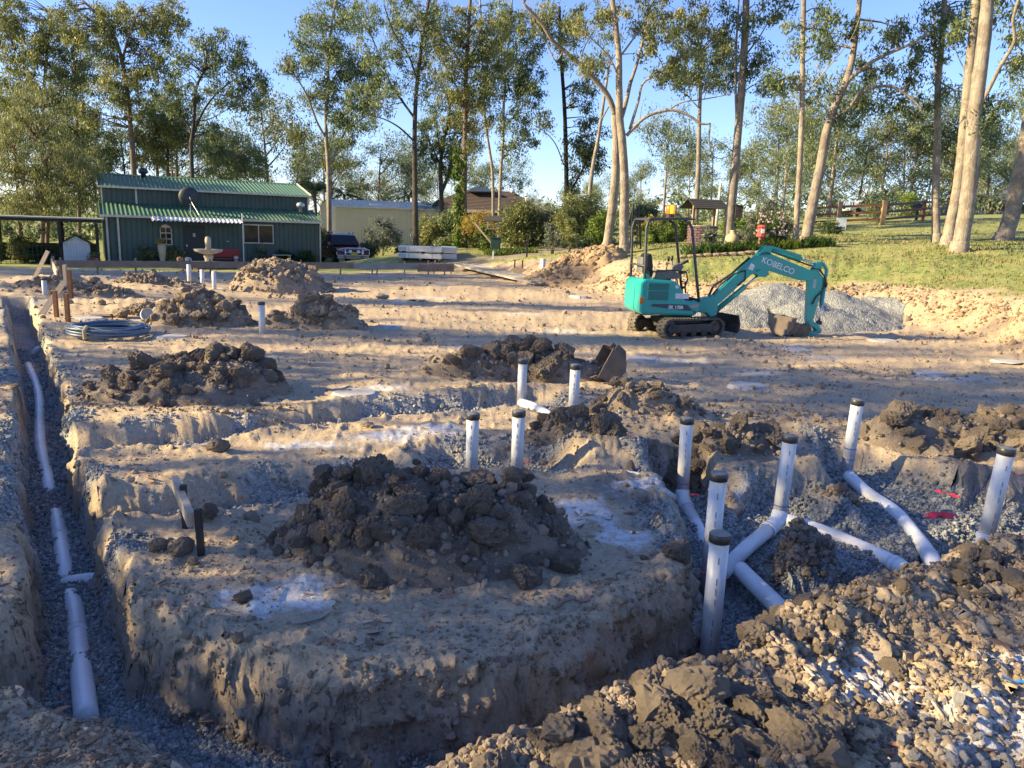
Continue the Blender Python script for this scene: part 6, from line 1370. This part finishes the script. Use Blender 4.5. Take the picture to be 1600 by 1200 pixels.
# operator station
st_ = ub_('seat', M().box(-.60,-.18,-.12,.32,1.02,1.14), seatm, bevel=.04); ub_('backrest', M().prism([(-.62,1.12),(-.56,1.10),(-.56,1.35),(-.60,1.55),(-.66,1.58),(-.72,1.52),(-.70,1.3)], -.10, .30), seatm, bevel=.03, par=st_)
ub_('backrest_pad', M().box(-.78,-.735,-.08,.28,1.20,1.50), greyc, bevel=.02, par=st_)
ub_('left_console', M().prism([(-.62,1.10),(-.08,1.12),(-.10,1.20),(-.22,1.27),(-.58,1.28)], -.36, -.20), greyc, bevel=.02); ub_('right_console', M().prism([(-.55,1.08),(-.05,1.10),(-.08,1.24),(-.5,1.22)], .36, .46), greyc, bevel=.02)
def lever(pts, r=.011, knob=.028, nm='lever'):
    o = ub_(nm, M().tube(pts, r, 7), blk, True); e = Vector(pts[-1]); ub_('knob', M().lathe([(.0,-.05),(knob*.7,-.045),(knob,.0),(knob*.8,.05),(.0,.055)], 10, tuple(e)), seatm, True, par=o)
lever([(-.25,-.28,1.26),(-.24,-.28,1.36),(-.26,-.27,1.50)]); lever([(-.12,.40,1.22),(-.10,.40,1.34),(-.09,.38,1.46)]); lever([(.10,.05,.70),(.02,.05,1.0),(-.06,.05,1.27)]); lever([(.10,.16,.70),(.03,.16,1.0),(-.04,.16,1.28)])
ub_('grab_rail', M().tube([(-.62,-.40,1.12),(-.60,-.42,1.26),(-.30,-.42,1.28),(-.02,-.42,1.26)], .014, 7), blk, True)
ub_('lever_tower', M().prism([(-.28,1.27),(-.08,1.24),(-.02,1.36),(-.14,1.42),(-.26,1.36)], -.33, -.22), greyc, bevel=.02); ub_('wrist_rest', M().tube([(-.14,-.30,1.37),(.02,-.30,1.45),(.06,-.30,1.46)], .03, 8), blk, True)
hs = M()
for y, o_ in ((-.25,0),(-.1,.06),(.02,.1)): hs.tube([(-.06,y,1.2),(.06+o_,y,1.24),(.10+o_,y,1.10),(.06+o_,y,.95),(-.02,y,.9)], .012, 6)
ub_('console_hose', hs, blk, True)
# swing post, boom, dipper
ub_('swing_post', M().prism([(.30,.66),(.62,.76),(.79,.74),(.84,.58),(.82,.40),(.70,.36),(.60,.44),(.30,.46)], -.11, .11), teal, bevel=.02)
ub_('swing_pin', M().lathe([(.0,.30),(.07,.30),(.07,.80),(.0,.80)], 14, (.72,0,0)), teal)
bo = [(.70,.72),(1.00,1.04),(1.50,1.54),(1.66,1.67),(1.78,1.70),(1.92,1.62),(2.78,1.33),(2.86,1.24),(2.82,1.13),(2.55,1.13),(1.89,1.30),(1.68,1.31),(1.48,1.21),(1.16,.90),(.84,.60),(.70,.62)]
ub_('boom', M().prism(bo, -.075, .075), teal, bevel=.014)
for y in (-.075, .045): ub_('boom_lug', M().prism([(1.58,1.60),(1.72,1.78),(1.82,1.80),(1.88,1.74),(1.84,1.62)], y, y+.03), teal); ub_('cylinder_lug', M().prism([(1.55,1.26),(1.66,1.18),(1.80,1.18),(1.86,1.23),(1.84,1.31),(1.6,1.33)], y, y+.03), teal)
ub_('boom_rib', M().beam((.98,-.085,1.07),(1.56,-.085,1.63),.02,.025,(0,1,0)), teal)
def ram(a, b, f, r, n1='ram_barrel', y=0, k=.6, m=None):
    a = Vector((a[0],y,a[1])); b = Vector((b[0],y,b[1])); c = a.lerp(b, k); ub_(n1, M().tube([a, c-(c-a)*.02, c], [r,r,r*1.12], 14), m or teal, True); ub_('ram_rod', M().tube([c, b], r*.48, 10), rod, True)
    ub_('ram_eye', M().lathe([(.0,-.05),(.045,-.05),(.045,.05),(.0,.05)], 12, (b.x,y,b.z), 'y').lathe([(.0,-.05),(.045,-.05),(.045,.05),(.0,.05)], 12, (a.x,y,a.z), 'y'), blk)
ram((.86,.50), (1.70,1.23), None, .052, k=.66); ram((1.80,1.74), (2.93,1.46), None, .046, k=.66)
ub_('ram_guard', M().beam((1.86,-.05,1.775),(2.52,-.05,1.61),.02,.05,(0,0,1)), teal)
ar = [(2.73,1.16),(2.76,1.30),(2.88,1.50),(2.98,1.52),(3.00,1.40),(2.94,1.32),(3.04,1.22),(3.05,1.0),(2.94,.34),(2.90,.24),(2.82,.24),(2.79,.34)]
ub_('dipper_arm', M().prism(ar, -.055, .055), teal, bevel=.010)
ub_('dipper_hoop', M().tube([(2.93,0,1.47),(3.05,0,1.46),(3.13,0,1.36),(3.13,0,1.22),(3.05,0,1.08)], .036, 8), teal, True)
ram((3.12,1.06), (3.10,.28), None, .040, k=.52); ub_('ram_support', M().prism([(3.0,1.12),(3.16,1.12),(3.16,1.0),(3.02,1.0)], -.04, .04), teal)
ub_('tipping_link', M().prism([(2.82,.30),(2.90,.33),(3.04,.26),(3.15,.12),(3.12,.06),(3.06,.09),(2.98,.18),(2.86,.22)], -.075, .075), teal, bevel=.01)
ub_('bucket_link', M().beam((3.10,0,.10),(2.84,0,.02),.12,.07), teal)
hz = M()
hz.tube([(.72,-.05,.8),(.85,-.08,1.0),(1.1,-.085,1.22),(1.35,-.085,1.30),(1.36,-.085,1.12),(1.22,-.085,1.0)], .018, 7); hz.tube([(.66,.0,.76),(.75,.0,.98),(1.1,.0,1.22),(1.45,0,1.55)], .024, 7); hz.tube([(1.78,.06,1.72),(2.2,.06,1.60),(2.75,.06,1.44),(2.95,.06,1.40),(3.09,-.06,1.2),(3.06,-.07,.95),(2.92,-.075,.80),(2.86,-.075,.66)], .015, 7)
hz.tube([(2.75,-.06,1.38),(2.95,-.07,1.36),(3.10,-.07,1.18),(3.12,-.06,1.0)], .013, 7); hz.tube([(3.06,-.06,1.0),(3.03,-.06,.85),(3.04,-.06,.6)], .012, 6); ub_('hydraulic_hose', hz, blk, True)
ub_('arm_decal', M().box(2.83,2.90,-.0605,-.0555,.98,1.16), mat('faded_decal', (.30,.48,.46), .5)); ub_('boom_decal', M().add([(1.40,-.0795,1.335),(1.50,-.0795,1.30),(1.54,-.0795,1.40),(1.46,-.0795,1.45)], [(0,1,2,3)]), decal)
def lettering(txt, size, loc, ry, m, name='lettering', shear=0.0, space=1.0, thick=.012):
    cu = bpy.data.curves.new(name, 'FONT'); cu.body = txt; cu.size = size; cu.extrude = .001; cu.offset = thick; cu.shear = shear; cu.space_character = space; cu.materials.append(m)
    tmp = bpy.data.objects.new('tmp_text', cu); C.objects.link(tmp); bpy.context.view_layer.update(); me = bpy.data.meshes.new_from_object(tmp.evaluated_get(bpy.context.evaluated_depsgraph_get())); bpy.data.objects.remove(tmp)
    T = XU @ Matrix.Translation(loc) @ Matrix.Rotation(ry,4,'Y') @ Matrix.Rotation(R(90),4,'X'); me.transform(T); me.materials.clear(); me.materials.append(m); link(name, me, ex)
lettering('KOBELCO', .165, (1.66,-.0785,1.475), R(18), decal, thick=.0025); lettering('SK 17SR', .085, (-.34,-.509,.555), 0, decal, thick=.004)
XB = XU @ Matrix.Translation((2.30,0,.165)) @ Matrix.Rotation(R(8),4,'Y') @ Matrix.Rotation(R(-32),4,'Z') @ Matrix.Scale(1.0,4)
bk_ = bpy.data.objects.new('digging_bucket', None); C.objects.link(bk_); bk_.parent = ex; bucket(bk_, XB, .46, mat('muddy_bucket', (.24,.185,.135), .85, (.16,.125,.095), 6, bump=.3))
M(XB).add([(-.25,-.2,.15),(.2,-.2,.17),(.2,.2,.17),(-.25,.2,.15),(-.02,0,.27)], [(0,1,4),(1,2,4),(2,3,4),(3,0,4)]).build('soil_load', mat('bucket_gravel', (.27,.26,.24), .95, (.18,.17,.16), 22, bump=.6), bk_)
ub_('quick_hitch', M().prism([(2.50,.02),(2.55,.20),(2.86,.26),(2.92,.14),(2.84,-.0),(2.6,-.02)], -.08, .08), mat('muddy_hitch', (.10,.085,.06), .8, (.22,.17,.09), 12), bevel=.012)

# ------------------------------------------------------------------ garden and paddock
def bush(label, px, py, y, wpx, hpx, lf, seed, n=None, leaf=(.16,.055), droop=.1, per=110, group=None, stem=None, name='shrub', lift=.0, dens=16):
    s = y*.98/FPX; w, h = wpx*s, hpx*s; p = W(px, py, y); z = GZ(p.x, p.y); g = np.random.default_rng(seed); n = n or int(np.clip(w*h*dens, 6, 90)); c = []
    for _ in range(n):
        a = g.uniform(0,6.283); u = g.uniform(0,1)**.5; zz = g.uniform(.12,1); k = math.sqrt(max(.05,1-(zz-.42)**2/.40)); c.append((math.cos(a)*u*w/2*k, math.sin(a)*u*w/2.4*k, h*(lift+(1-lift)*zz)*g.uniform(.85,1.03)))
    t = thing(name, label, 'shrub', (p.x, p.y, z-.03), 0, group); v, f, ti = leaf_cloud(c, [min(w,h)*g.uniform(.13,.24)+.06 for _ in c], per, leaf[0], leaf[1], droop, seed)
    link('foliage', npmesh('foliage', v, f, lf, False, ti), t); m = M()
    for k in range(5):
        e = Vector(c[g.integers(len(c))]); m.tube([(g.uniform(-.08,.08),g.uniform(-.08,.08),-.05), e*.5+Vector((0,0,h*.05)), e], [.022,.016,.006], 5)
    m.build('stem', stem or B_BROWN, t, True); return t
def straps(label, px, py, y, wpx, n, L, lf, seed, group='strap leaved plants in the garden bed', spread=.5, name='strap_plant'):
    s = y*.98/FPX; w = wpx*s; p = W(px, py, y); z = GZ(p.x, p.y); g = np.random.default_rng(seed); V = []; F = []; T = []; k0 = 0
    for _ in range(n):
        bx, by = g.uniform(-w/2,w/2), g.uniform(-.3,.3); a = g.uniform(0,6.283); ln = L*g.uniform(.6,1.2); wd = .022*g.uniform(.7,1.4); ca, sa_ = math.cos(a), math.sin(a)
        for i in range(5):
            u = i/4; r = ln*spread*u**1.3; zz = ln*(u-.55*u*u*g.uniform(.7,1.2)); ww = wd*(1-u**2)+.002
            V += [(bx+ca*r-sa_*ww, by+sa_*r+ca*ww, zz), (bx+ca*r+sa_*ww, by+sa_*r-ca*ww, zz)]
        F += [(k0+2*i,k0+2*i+1,k0+2*i+3,k0+2*i+2) for i in range(4)]; T += [g.uniform(0,1)]*4; k0 += 10
    t = thing(name, label, 'plant', (p.x, p.y, z), 0, group); link('leaves', npmesh('leaves', V, F, lf, False, T), t); return t
bush('sparse pale flowering shrub against the cream shed', 598, 384, 53, 50, 58, SILV, 401, leaf=(.17,.06), lift=.25, dens=6, stem=B_WHITE)
bush('dark clipped shrub right of the ute bonnet', 577, 386, 51, 34, 28, DRK, 402, dens=14)
bush('low grey shrub at the foot of the cream shed right of the pale shrub', 632, 388, 52, 32, 18, DRK, 403)
bush('leafy shrub just right of the straight ironbark trunk', 672, 388, 42, 44, 66, OLV, 404)
bush('rounded olive shrub left of the creeper covered trunk', 702, 390, 41.5, 40, 62, GUM, 405)
bush('tall narrow green shrub between cream shed and brick house', 668, 345, 56, 40, 44, LIMEG, 406, leaf=(.3,.07), droop=.8)
bush('golden wattle like shrub right of the creeper trunk', 748, 372, 38.6, 52, 60, GOLD, 407, leaf=(.14,.03), lift=.35, dens=7)
bush('bright green clump round the leaning pole', 760, 394, 37.5, 36, 34, LIMEG, 408, leaf=(.18,.06), dens=14)
bush('green bush behind the letter box feeder', 745, 388, 40.5, 60, 44, OLV, 409)
bush('big olive bush left of centre in front of the brick house', 812, 388, 43, 72, 70, OLV, 410, leaf=(.2,.06))
bush('tall sunlit bush with silvery tips behind the driveway', 852, 386, 44, 60, 62, SILV, 411)
bush('broad golden olive bush beside the black gum', 905, 388, 42, 84, 76, OLV, 412, leaf=(.2,.06))
bush('green bush at the foot of the rear white trunk', 938, 386, 40, 44, 52, LIMEG, 413)
bush('thin wispy sapling at the driveway edge', 864, 400, 33.5, 26, 52, SILV, 414, leaf=(.12,.04), dens=8, lift=.1)
bush('second thin sapling right of the wispy one', 888, 396, 34, 24, 60, OLV, 415, leaf=(.12,.04), dens=8, lift=.1)
bush('low dark hedge below the golden olive bush', 912, 392, 39, 90, 16, DRK, 416)
bush('bright yellow green hedge behind the digger canopy, left part', 1018, 372, 36, 56, 32, LIMEG, 417, dens=14)
bush('bright yellow green hedge behind the digger canopy, right part', 1066, 372, 36.4, 56, 34, LIMEG, 418, dens=14)
bush('tall golden bush behind the bright hedge', 1052, 362, 40, 70, 40, OLV, 419); bush('golden bush right of the rear ladder', 1010, 364, 40.5, 44, 40, GOLD, 420, dens=7)
bush('dark spreading shrub under the lone open crowned gum', 1012, 345, 55, 60, 40, DRK, 421)
bush('grey rosemary like shrub between the urn and the red figure', 1168, 388, 27, 30, 60, SILV, 422, leaf=(.16,.025), droop=-.6)
bush('grey green shrub left of the jug', 1112, 386, 27.5, 34, 26, SILV, 423); bush('tall grey grassy shrub right of the pink daisies', 1224, 386, 26.8, 34, 46, SILV, 424, leaf=(.2,.02), droop=-.9)
bush('green shrub behind the jug', 1148, 372, 33, 60, 34, LIMEG, 425); bush('dark round shrub beyond the leaning forked gum', 1296, 366, 36, 44, 22, DRK, 426); bush('loose green shrub in the back of the garden bed', 1205, 352, 36, 60, 40, OLV, 427)
bush('small bare sapling shrub left of the mailbox', 1372, 352, 46, 60, 40, GUM, 428, dens=4); bush('light green shrub in the paddock corner', 1415, 356, 52, 44, 42, LIMEG, 429, dens=5)
bush('fine grey shrub standing right of the pink daisies', 1196, 362, 30, 34, 60, SILV, 430, leaf=(.18,.03), droop=-.5)
dz = bush('pink daisy bush beside the red figure', 1198, 388, 26.6, 46, 56, DKG, 431, leaf=(.12,.03))
g = np.random.default_rng(9); pk_m = mat('pink_petals', (.72,.46,.48), .7); m = M()
for _ in range(90):
    a = g.uniform(0,6.28); x, y, z = g.uniform(-.55,.5), g.uniform(-.5,-.1), g.uniform(.45,1.25); r = .035
    m.add([(x+r*math.cos(k*1.047), y, z+r*math.sin(k*1.047)) for k in range(6)]+[(x,y-.012,z)], [(k,(k+1)%6,6) for k in range(6)])
m.build('flowers', pk_m, dz)
for i, (px, py, w, n, lb, lf) in enumerate([(1085,394,38,150,'dark strap leaved clump at the left end of the garden bed',DKG),(1118,395,44,190,'dark strap leaved clump below the grey shrub',DKG),(1156,396,44,190,'strap leaved clump below the jug',DKG),(1188,396,36,150,'strap leaved clump below the red figure',DKG),
      (1226,396,44,200,'bright strap leaved clump left of the thin pale gum',LIMEG),(1276,394,46,210,'strap leaved clump right of the thin pale gum',DKG)]): straps(lb, px, py, 26.3, w, n, .62, lf, 440+i)
straps('bright strap leaves spilling over the driveway edge, left', 778, 402, 35.6, 46, 150, .5, LIMEG, 450); straps('bright strap leaves spilling over the driveway edge, right', 812, 398, 36, 56, 170, .5, LIMEG, 451)
# plants before the green house
def hb(lb, x, y, w, h, lf, seed, **k):
    p = hw(x, y); s = p.y*.98/FPX; b = bush(lb, 800, 400, p.y, w/s, h/s, lf, seed, **k); b.location = (p.x, p.y, p.z-.02)
hb('dark potted shrub left of the arched window', 1.7, -.6, .9, 1.0, DRK, 460); hb('leafy shrub right of the tall urn', 3.0, -.55, .9, 1.0, OLV, 461); hb('thin pale shrub under the white framed window', 7.2, -.5, .8, 1.1, SILV, 462, dens=6)
hb('ferny green shrub left in the brick garden bed', 8.5, -.4, 1.2, .8, DKG, 463, leaf=(.25,.04), dens=16); hb('ferny green shrub right in the brick garden bed', 9.6, -.4, 1.2, .8, DKG, 464, leaf=(.25,.04), dens=16); hb('climber in pots in front of the pergola screen', -6.4, -.8, 3.0, 1.0, DRK, 465, dens=9)
hb('bushy potted plant at the left end of the pergola screen', -8.2, -.9, 1.4, 1.3, OLV, 466); hb('shrub behind the right corner of the green house', 12.0, 7.5, 1.8, 2.2, OLV, 467)
hb('bright trailing plant on the left post of the pergola', -4.7, -.75, 1.0, 1.5, LIMEG, 468, dens=12); hb('bright leafy clump in front of the pergola at the far left', -7.2, -1.1, 1.6, .9, LIMEG, 469, dens=12)
hb('fern in the shade under the pergola roof', -2.9, 1.2, 1.1, .9, DKG, 470, leaf=(.25,.04)); hb('shrub growing behind the pergola gate', -3.6, 2.6, 1.4, 1.3, OLV, 471)
for x_, lb_ in ((-3.9, 'hanging basket under the pergola, left of the gate middle'), (-2.6, 'hanging basket under the pergola beside the kennel')):
    p_ = hw(x_, -.3, 1.45); hbk = thing('hanging_basket', lb_, 'hanging basket', p_); M().lathe([(.0,0),(.12,.02),(.2,.16),(.18,.16),(.0,.1)], 12).build('bowl', mat('terracotta', (.40,.2,.13), .8), hbk, True); M().tube([(0,0,.1),(0,0,.6)], .008, 5).build('hanger', blackm, hbk)
    v, f, t_ = leaf_cloud([(0,0,.2)], [.24], 150, .14, .04, .8, 12); link('plant', npmesh('plant', v, f, LIMEG, False, t_), hbk)
# palms beyond
def palm(label, px, y, h, seed):
    p = W(px, 340, y); z = GZ(p.x, p.y); g = np.random.default_rng(seed); t = thing('palm', label, 'palm', (p.x, p.y, z), 0, 'palms beyond the houses'); M().tube([(0,0,-.1),(.1,0,h*.5),(0,0,h)], [.18,.13,.12], 8).build('trunk', B_BROWN, t, True); V=[];F=[];T=[];k=0
    for i in range(22):
        a = i*2.4; el = g.uniform(-.1,1.2); L = 2.1*g.uniform(.8,1.1)
        for j in range(16):
            u = .12+.88*j/15; r = L*u*math.cos(el); zz = h+L*u*math.sin(el)-L*.55*u*u; c = np.array([r*math.cos(a), r*math.sin(a), zz])
            for s in (-1,1):
                sd = np.array([-math.sin(a)*s, math.cos(a)*s, -.7]); sd /= np.linalg.norm(sd); le = .5*(1-.6*abs(u-.45)); fw = np.array([math.cos(a),math.sin(a),0])*.05
                V += [c-fw*.6, c+fw*.6, c+sd*le+fw*2]; F.append((k,k+1,k+2)); k += 3; T.append(g.uniform(0,.6))
    link('fronds', npmesh('fronds', V, F, DKG, False, T), t)
palm('dark palm above the right end of the green roof', 492, 66, 4.2, 1); palm('dark palm left of the white gum trunk', 538, 68, 3.9, 2); palm('palm beyond the right end of the cream shed', 638, 70, 3.6, 3); palm('pale palm left of the brick house', 672, 62, 2.7, 4)
# garden edging stones
est = soil_mat('edging_stone', (.36,.27,.19), (.26,.20,.15), (.42,.34,.27)); ESM = [clod_mesh('edging_stone', 90+s, est, 2, .6, 3) for s in range(3)]
for i, px in enumerate(range(1068, 1196, 13)):
    p = W(px, 398, 25.6); o = link('edging_stone', ESM[i % 3]); o.location = (p.x, p.y, GZ(p.x,p.y)+.07); o.scale = (.17,.12,.13); o.rotation_euler = (0,0,rnd.uniform(-.2,.2)); tag(o, 'sandstone edging block '+['at the far left end of the garden bed','second from the left end of the garden bed','below the wishing well','below the left strap leaved clump','left of the grey shrub','below the grey shrub','below the clay jug, left','below the clay jug, right','below the red lantern, left','below the red lantern, right'][i % 10], 'edging stone', 'stones edging the garden bed')
# wishing well
wp = W(1096, 378, 30.5); wz = GZ(wp.x, wp.y)-.12; we = thing('wishing_well', 'round brick wishing well with a dark shingle roof', 'wishing well', (wp.x, wp.y, wz), R(18))
purple = mat('purple_brick', (.13,.075,.085), .9, (.10,.06,.07), 8); mort = mat('pale_mortar', (.42,.38,.36), .9)
M().lathe([(.40,0),(.52,0),(.52,.80),(.40,.80)], 24).build('well_wall', mort, we, True)
bme = M().box(-.115,.115,-.03,.02,0,.075).mesh('brick', purple)
for r in range(8):
    for k in range(14):
        a = 2*math.pi*(k+.5*(r%2))/14; o = link('brick', bme, we, (.53*math.cos(a), .53*math.sin(a), .015+r*.099)); o.rotation_euler = (0,0,a+math.pi/2)
for x in (-.45,.45): M().box(x-.04,x+.04,-.04,.04,.75,1.55).build('post', timber, we)
shg = mat('dark_shingle', (.05,.047,.045), .9, (.035,.033,.032), 6)
for s in (-1,1):
    for k in range(5):
        t0 = k/5; y0 = s*(.62-.62*t0); z0 = 1.42+.36*t0; y1 = s*(.62-.62*(t0+.22)); z1 = 1.42+.36*(t0+.22); M().beam((0,y0,z0+.02),(0,y1,z1+.005),1.5,.02,(0,0,1)).build('shingle_course', shg, we)
# jug, red figure, ladder, nest box, feeder, bin, sign, mailbox, pole, fence
cl_m = mat('tan_clay', (.46,.36,.20), .7, (.38,.29,.16), 4); p = W(1143, 389, 27); jug = thing('clay_jug', 'large tan clay jug with a handle in the garden bed', 'jug', (p.x, p.y, GZ(p.x,p.y)+.06))
jug.scale = (.85,.85,.85)
M().lathe([(.0,0),(.14,0),(.27,.18),(.29,.34),(.22,.50),(.11,.58),(.10,.66),(.14,.70),(.09,.69),(.08,.58)], 22).build('body', cl_m, jug, True); M().tube([(.11,0,.66),(.24,0,.66),(.29,0,.56),(.25,0,.44)], .025, 8).build('handle', cl_m, jug, True)
o = M().lathe([(.0,0),(.25,0),(.22,.09),(.0,.09)], 14).build('plinth', timber_g, loc=(p.x,p.y,GZ(p.x,p.y)-.02)); tag(o, 'grey stump carrying the clay jug', 'plinth')
p = W(1187, 389, 26.2); rf_ = thing('red_post_lantern', 'weathered red garden lantern on a post', 'garden ornament', (p.x,p.y,GZ(p.x,p.y))); rr_ = mat('faded_red', (.48,.07,.06), .7, (.36,.06,.05), 8)
M().lathe([(.0,0),(.10,0),(.08,.05),(.07,.42),(.10,.45),(.0,.45)], 12).build('post', mat('dull_pink_red', (.40,.15,.13), .8), rf_, True); M().lathe([(.0,.45),(.17,.47),(.16,.55),(.13,.58),(.14,.75),(.18,.78),(.12,.84),(.0,.86)], 10).build('head', rr_, rf_); M().box(-.05,.05,-.17,-.13,.58,.72).build('face_panel', decal, rf_)
p = W(992, 394, 29.2); ld = thing('step_ladder', 'dark timber step ladder behind the front white gum trunk', 'ladder', (p.x,p.y,GZ(p.x,p.y)), R(10)); 
for y in (-.0,.0): pass
for x0, x1, yy in ((-.22,-.10,-.0),(.22,.10,-.0)): M().beam((x0,yy,0),(x1,yy+.2,1.65),.05,.06).build('stile', steelblk, ld); M().beam((x0*1.4,.75,0),(x1,.24,1.65),.04,.05).build('rear_leg', steelblk, ld)
for k in range(5): u = .15+.17*k; M().box(-.22+.12*u,.22-.12*u,.2*u-.05,.2*u+.05,1.65*u,1.65*u+.03).build('tread', steelblk, ld)
p = W(1153, 327, 28.9); nb = thing('nest_box', 'dark timber nest box fixed to the grey gum', 'nest box', (p.x+.02,p.y,p.z-.1)); M().box(-.13,.13,-.12,.12,-.22,.22).build('box', mat('dark_box', (.05,.04,.034), .85), nb); M().beam((-.17,0,.25),(.17,0,.22),.32,.03,(0,0,1)).build('lid', shg, nb); M().lathe([(.0,-.123),(.04,-.123),(.04,-.118),(.0,-.118)], 10, (0,0,.06), 'y').build('hole', blackm, nb)
p = W(769, 388, 36.8); z = GZ(p.x,p.y); fd = thing('bird_feeder', 'timber bird feeder with a dark roof on a post', 'bird feeder', (p.x,p.y,z)); M().box(-.05,.05,-.05,.05,-.1,1.05).build('post', timber, fd); M().box(-.3,.3,-.25,.25,1.02,1.08).build('tray', timber, fd)
for x in (-.24,.24):
    for y in (-.2,.2): M().box(x-.025,x+.025,y-.025,y+.025,1.08,1.42).build('upright', timber_p, fd)
for s in (-1,1): M().beam((0,s*.40,1.40),(0,0,1.62),.85,.03,(0,0,1)).build('roof_slope', shg, fd)
p = W(774, 396, 36.2); bn = thing('green_bin', 'small dark green bin hanging below the bird feeder', 'bin', (p.x,p.y,GZ(p.x,p.y)+.05)); M().prism([(-.2,0),(.2,0),(.25,.62),(-.25,.62)], -.22, .22).build('body', mat('bin_green', (.02,.06,.035), .5), bn, False, .03); M().box(-.27,.27,-.25,.25,.63,.68).build('lid', mat('bin_lid', (.015,.045,.03), .5), bn, False, .02)
p = W(762, 392, 37.0); o = M().beam((.5,0,-.1),(-.75,.1,1.3),.07,.07).build('leaning_pole', timber_p, loc=(p.x+.1,p.y-.4,GZ(p.x,p.y))); tag(o, 'pale bare pole leaning out of the bright green clump', 'pole')
p = W(1313, 361, 39.5); sg = thing('white_sign', 'blank white board on two short legs by the paddock fence', 'sign', (p.x,p.y,GZ(p.x,p.y))); M().box(-.26,.26,-.012,.012,.12,.56).build('panel', white, sg); M().box(-.26,-.23,-.01,.01,0,.12).box(.23,.26,-.01,.01,0,.12).build('legs', white, sg)
p = W(1431, 347, 47); mb = thing('mailbox', 'dark green mailbox on a post in the paddock', 'mailbox', (p.x,p.y,GZ(p.x,p.y))); M().box(-.06,.06,-.06,.06,0,.62).build('post', steelblk, mb); M().prism([(-.26,.62),(.26,.62),(.26,.80),(.0,.90),(-.26,.80)], -.25, .25).build('box', mat('box_green', (.03,.06,.05), .5), mb); M().beam((-.34,0,.80),(.0,0,.93),.6,.03,(0,0,1)).beam((.34,0,.80),(.0,0,.93),.6,.03,(0,0,1)).build('roof', shg, mb)
p = W(1119, 352, 48); up = thing('power_pole', 'pale slim power pole behind the wishing well', 'pole', (p.x,p.y,GZ(p.x,p.y)-.1)); M().tube([(0,0,0),(.06,0,2.9)], [.10,.07], 10).build('shaft', mat('pale_pole', (.5,.48,.45), .8), up, True); M().box(-.02,.12,-.3,.3,2.55,2.63).build('crossarm', timber_g, up)
fn = thing('paddock_fence', 'red brown post and rail fence across the paddock', 'fence', (0,0,0)); frm = mat('red_brown_rail', (.20,.075,.045), .8, (.14,.055,.035), 4); fpm = mat('honey_post', (.42,.27,.13), .8, (.33,.21,.10), 5)
fps = [(W(px, 352, yy), big_) for px, yy, big_ in ((1262,43,0),(1309,43,1),(1378,42.5,2),(1440,45,0),(1500,49,0))]
for i, (p, b_) in enumerate(fps):
    z = GZ(p.x,p.y); w = .12 if b_ == 0 else .19; h = 1.15 if b_ == 0 else 1.32; M().box(p.x-w/2*1.2,p.x+w/2*1.2,p.y-w/2,p.y+w/2,z-.15,z+h).build('post', fpm if b_ == 2 else (timber if b_ else frm), fn)
    if i: 
        q_ = fps[i-1][0]; zq = GZ(q_.x,q_.y)
        for hh_ in (.30,.68,1.05): M().beam((q_.x,q_.y-.0,zq+hh_),(p.x,p.y,z+hh_),.05,.12).build('rail', frm, fn)
for lb, px, y_ in (('white low car far behind the paddock fence', 1352, 74), ('pale blue car far behind the twin stemmed gum', 1494, 78)):
    p = W(px, 350, y_); z = GZ(p.x,p.y)+.3; t = thing('parked_car', lb, 'car', (p.x,p.y,z), R(4)); bdm = mat('white_car_paint', (.7,.71,.73), .3) if 'white' in lb else mat('blue_car_paint', (.35,.45,.6), .3)
    M().prism([(-2.1,.35),(-2.1,.85),(-1.5,.95),(-.9,1.4),(.5,1.42),(1.2,.95),(2.1,.8),(2.15,.35)], -.85, .85).build('body', bdm, t, False, .06); M().prism([(-1.25,.98),(-.82,1.32),(.42,1.34),(1.0,.98)], -.87, .87).build('windows', dark_gl, t)
    for x in (-1.3,1.3):
        for s in (-1,1): M().lathe([(.0,-.1),(.32,-.1),(.32,.1),(.0,.1)], 14, (x,s*.78,.32), 'y').build('wheel', rub, t)
# lawn blades: tufts along the lawn that break its smooth edge
def lawn_tufts():
    g = np.random.default_rng(55); n = 52000; u = g.uniform(0,1,n); y = 1/(1/15.*(1-u)+1/46.*u); x = g.uniform(-.16,.75,n)*y
    zz = terrain(x, y); k = (zz[3] > .5) & (zz[5] < .4) & (g.uniform(0,1,n) < .35+.65*(fbm(x*.9, y*.9, o=3, s=150) > -.05)); x, y, z = x[k], y[k], zz[0][k]; n = len(x)
    L = g.uniform(.022,.06,n)*(1+.9*(fbm(x*.6, y*.6, o=2, s=152) > .25)); a = g.uniform(0,6.283,n); w = g.uniform(.012,.03,n)*np.clip(y/22,1,1.6); b = g.uniform(-.6,.6,n)
    p0 = np.c_[x-np.cos(a)*w, y-np.sin(a)*w, z-.01]; p1 = np.c_[x+np.cos(a)*w, y+np.sin(a)*w, z-.01]; p2 = np.c_[x+np.sin(a)*b*L, y-np.cos(a)*b*L, z+L]
    v = np.stack([p0,p1,p2],1).reshape(-1,3); t = np.clip(.45+.35*fbm(x*.8,y*.8,o=3,s=154)*2+g.normal(0,.2,n),0,1)
    tag(link('grass', npmesh('grass', v, np.arange(3*n).reshape(-1,3), STRAWL, False, t)), 'short drying lawn grass on the slope', kind='stuff')
lawn_tufts()
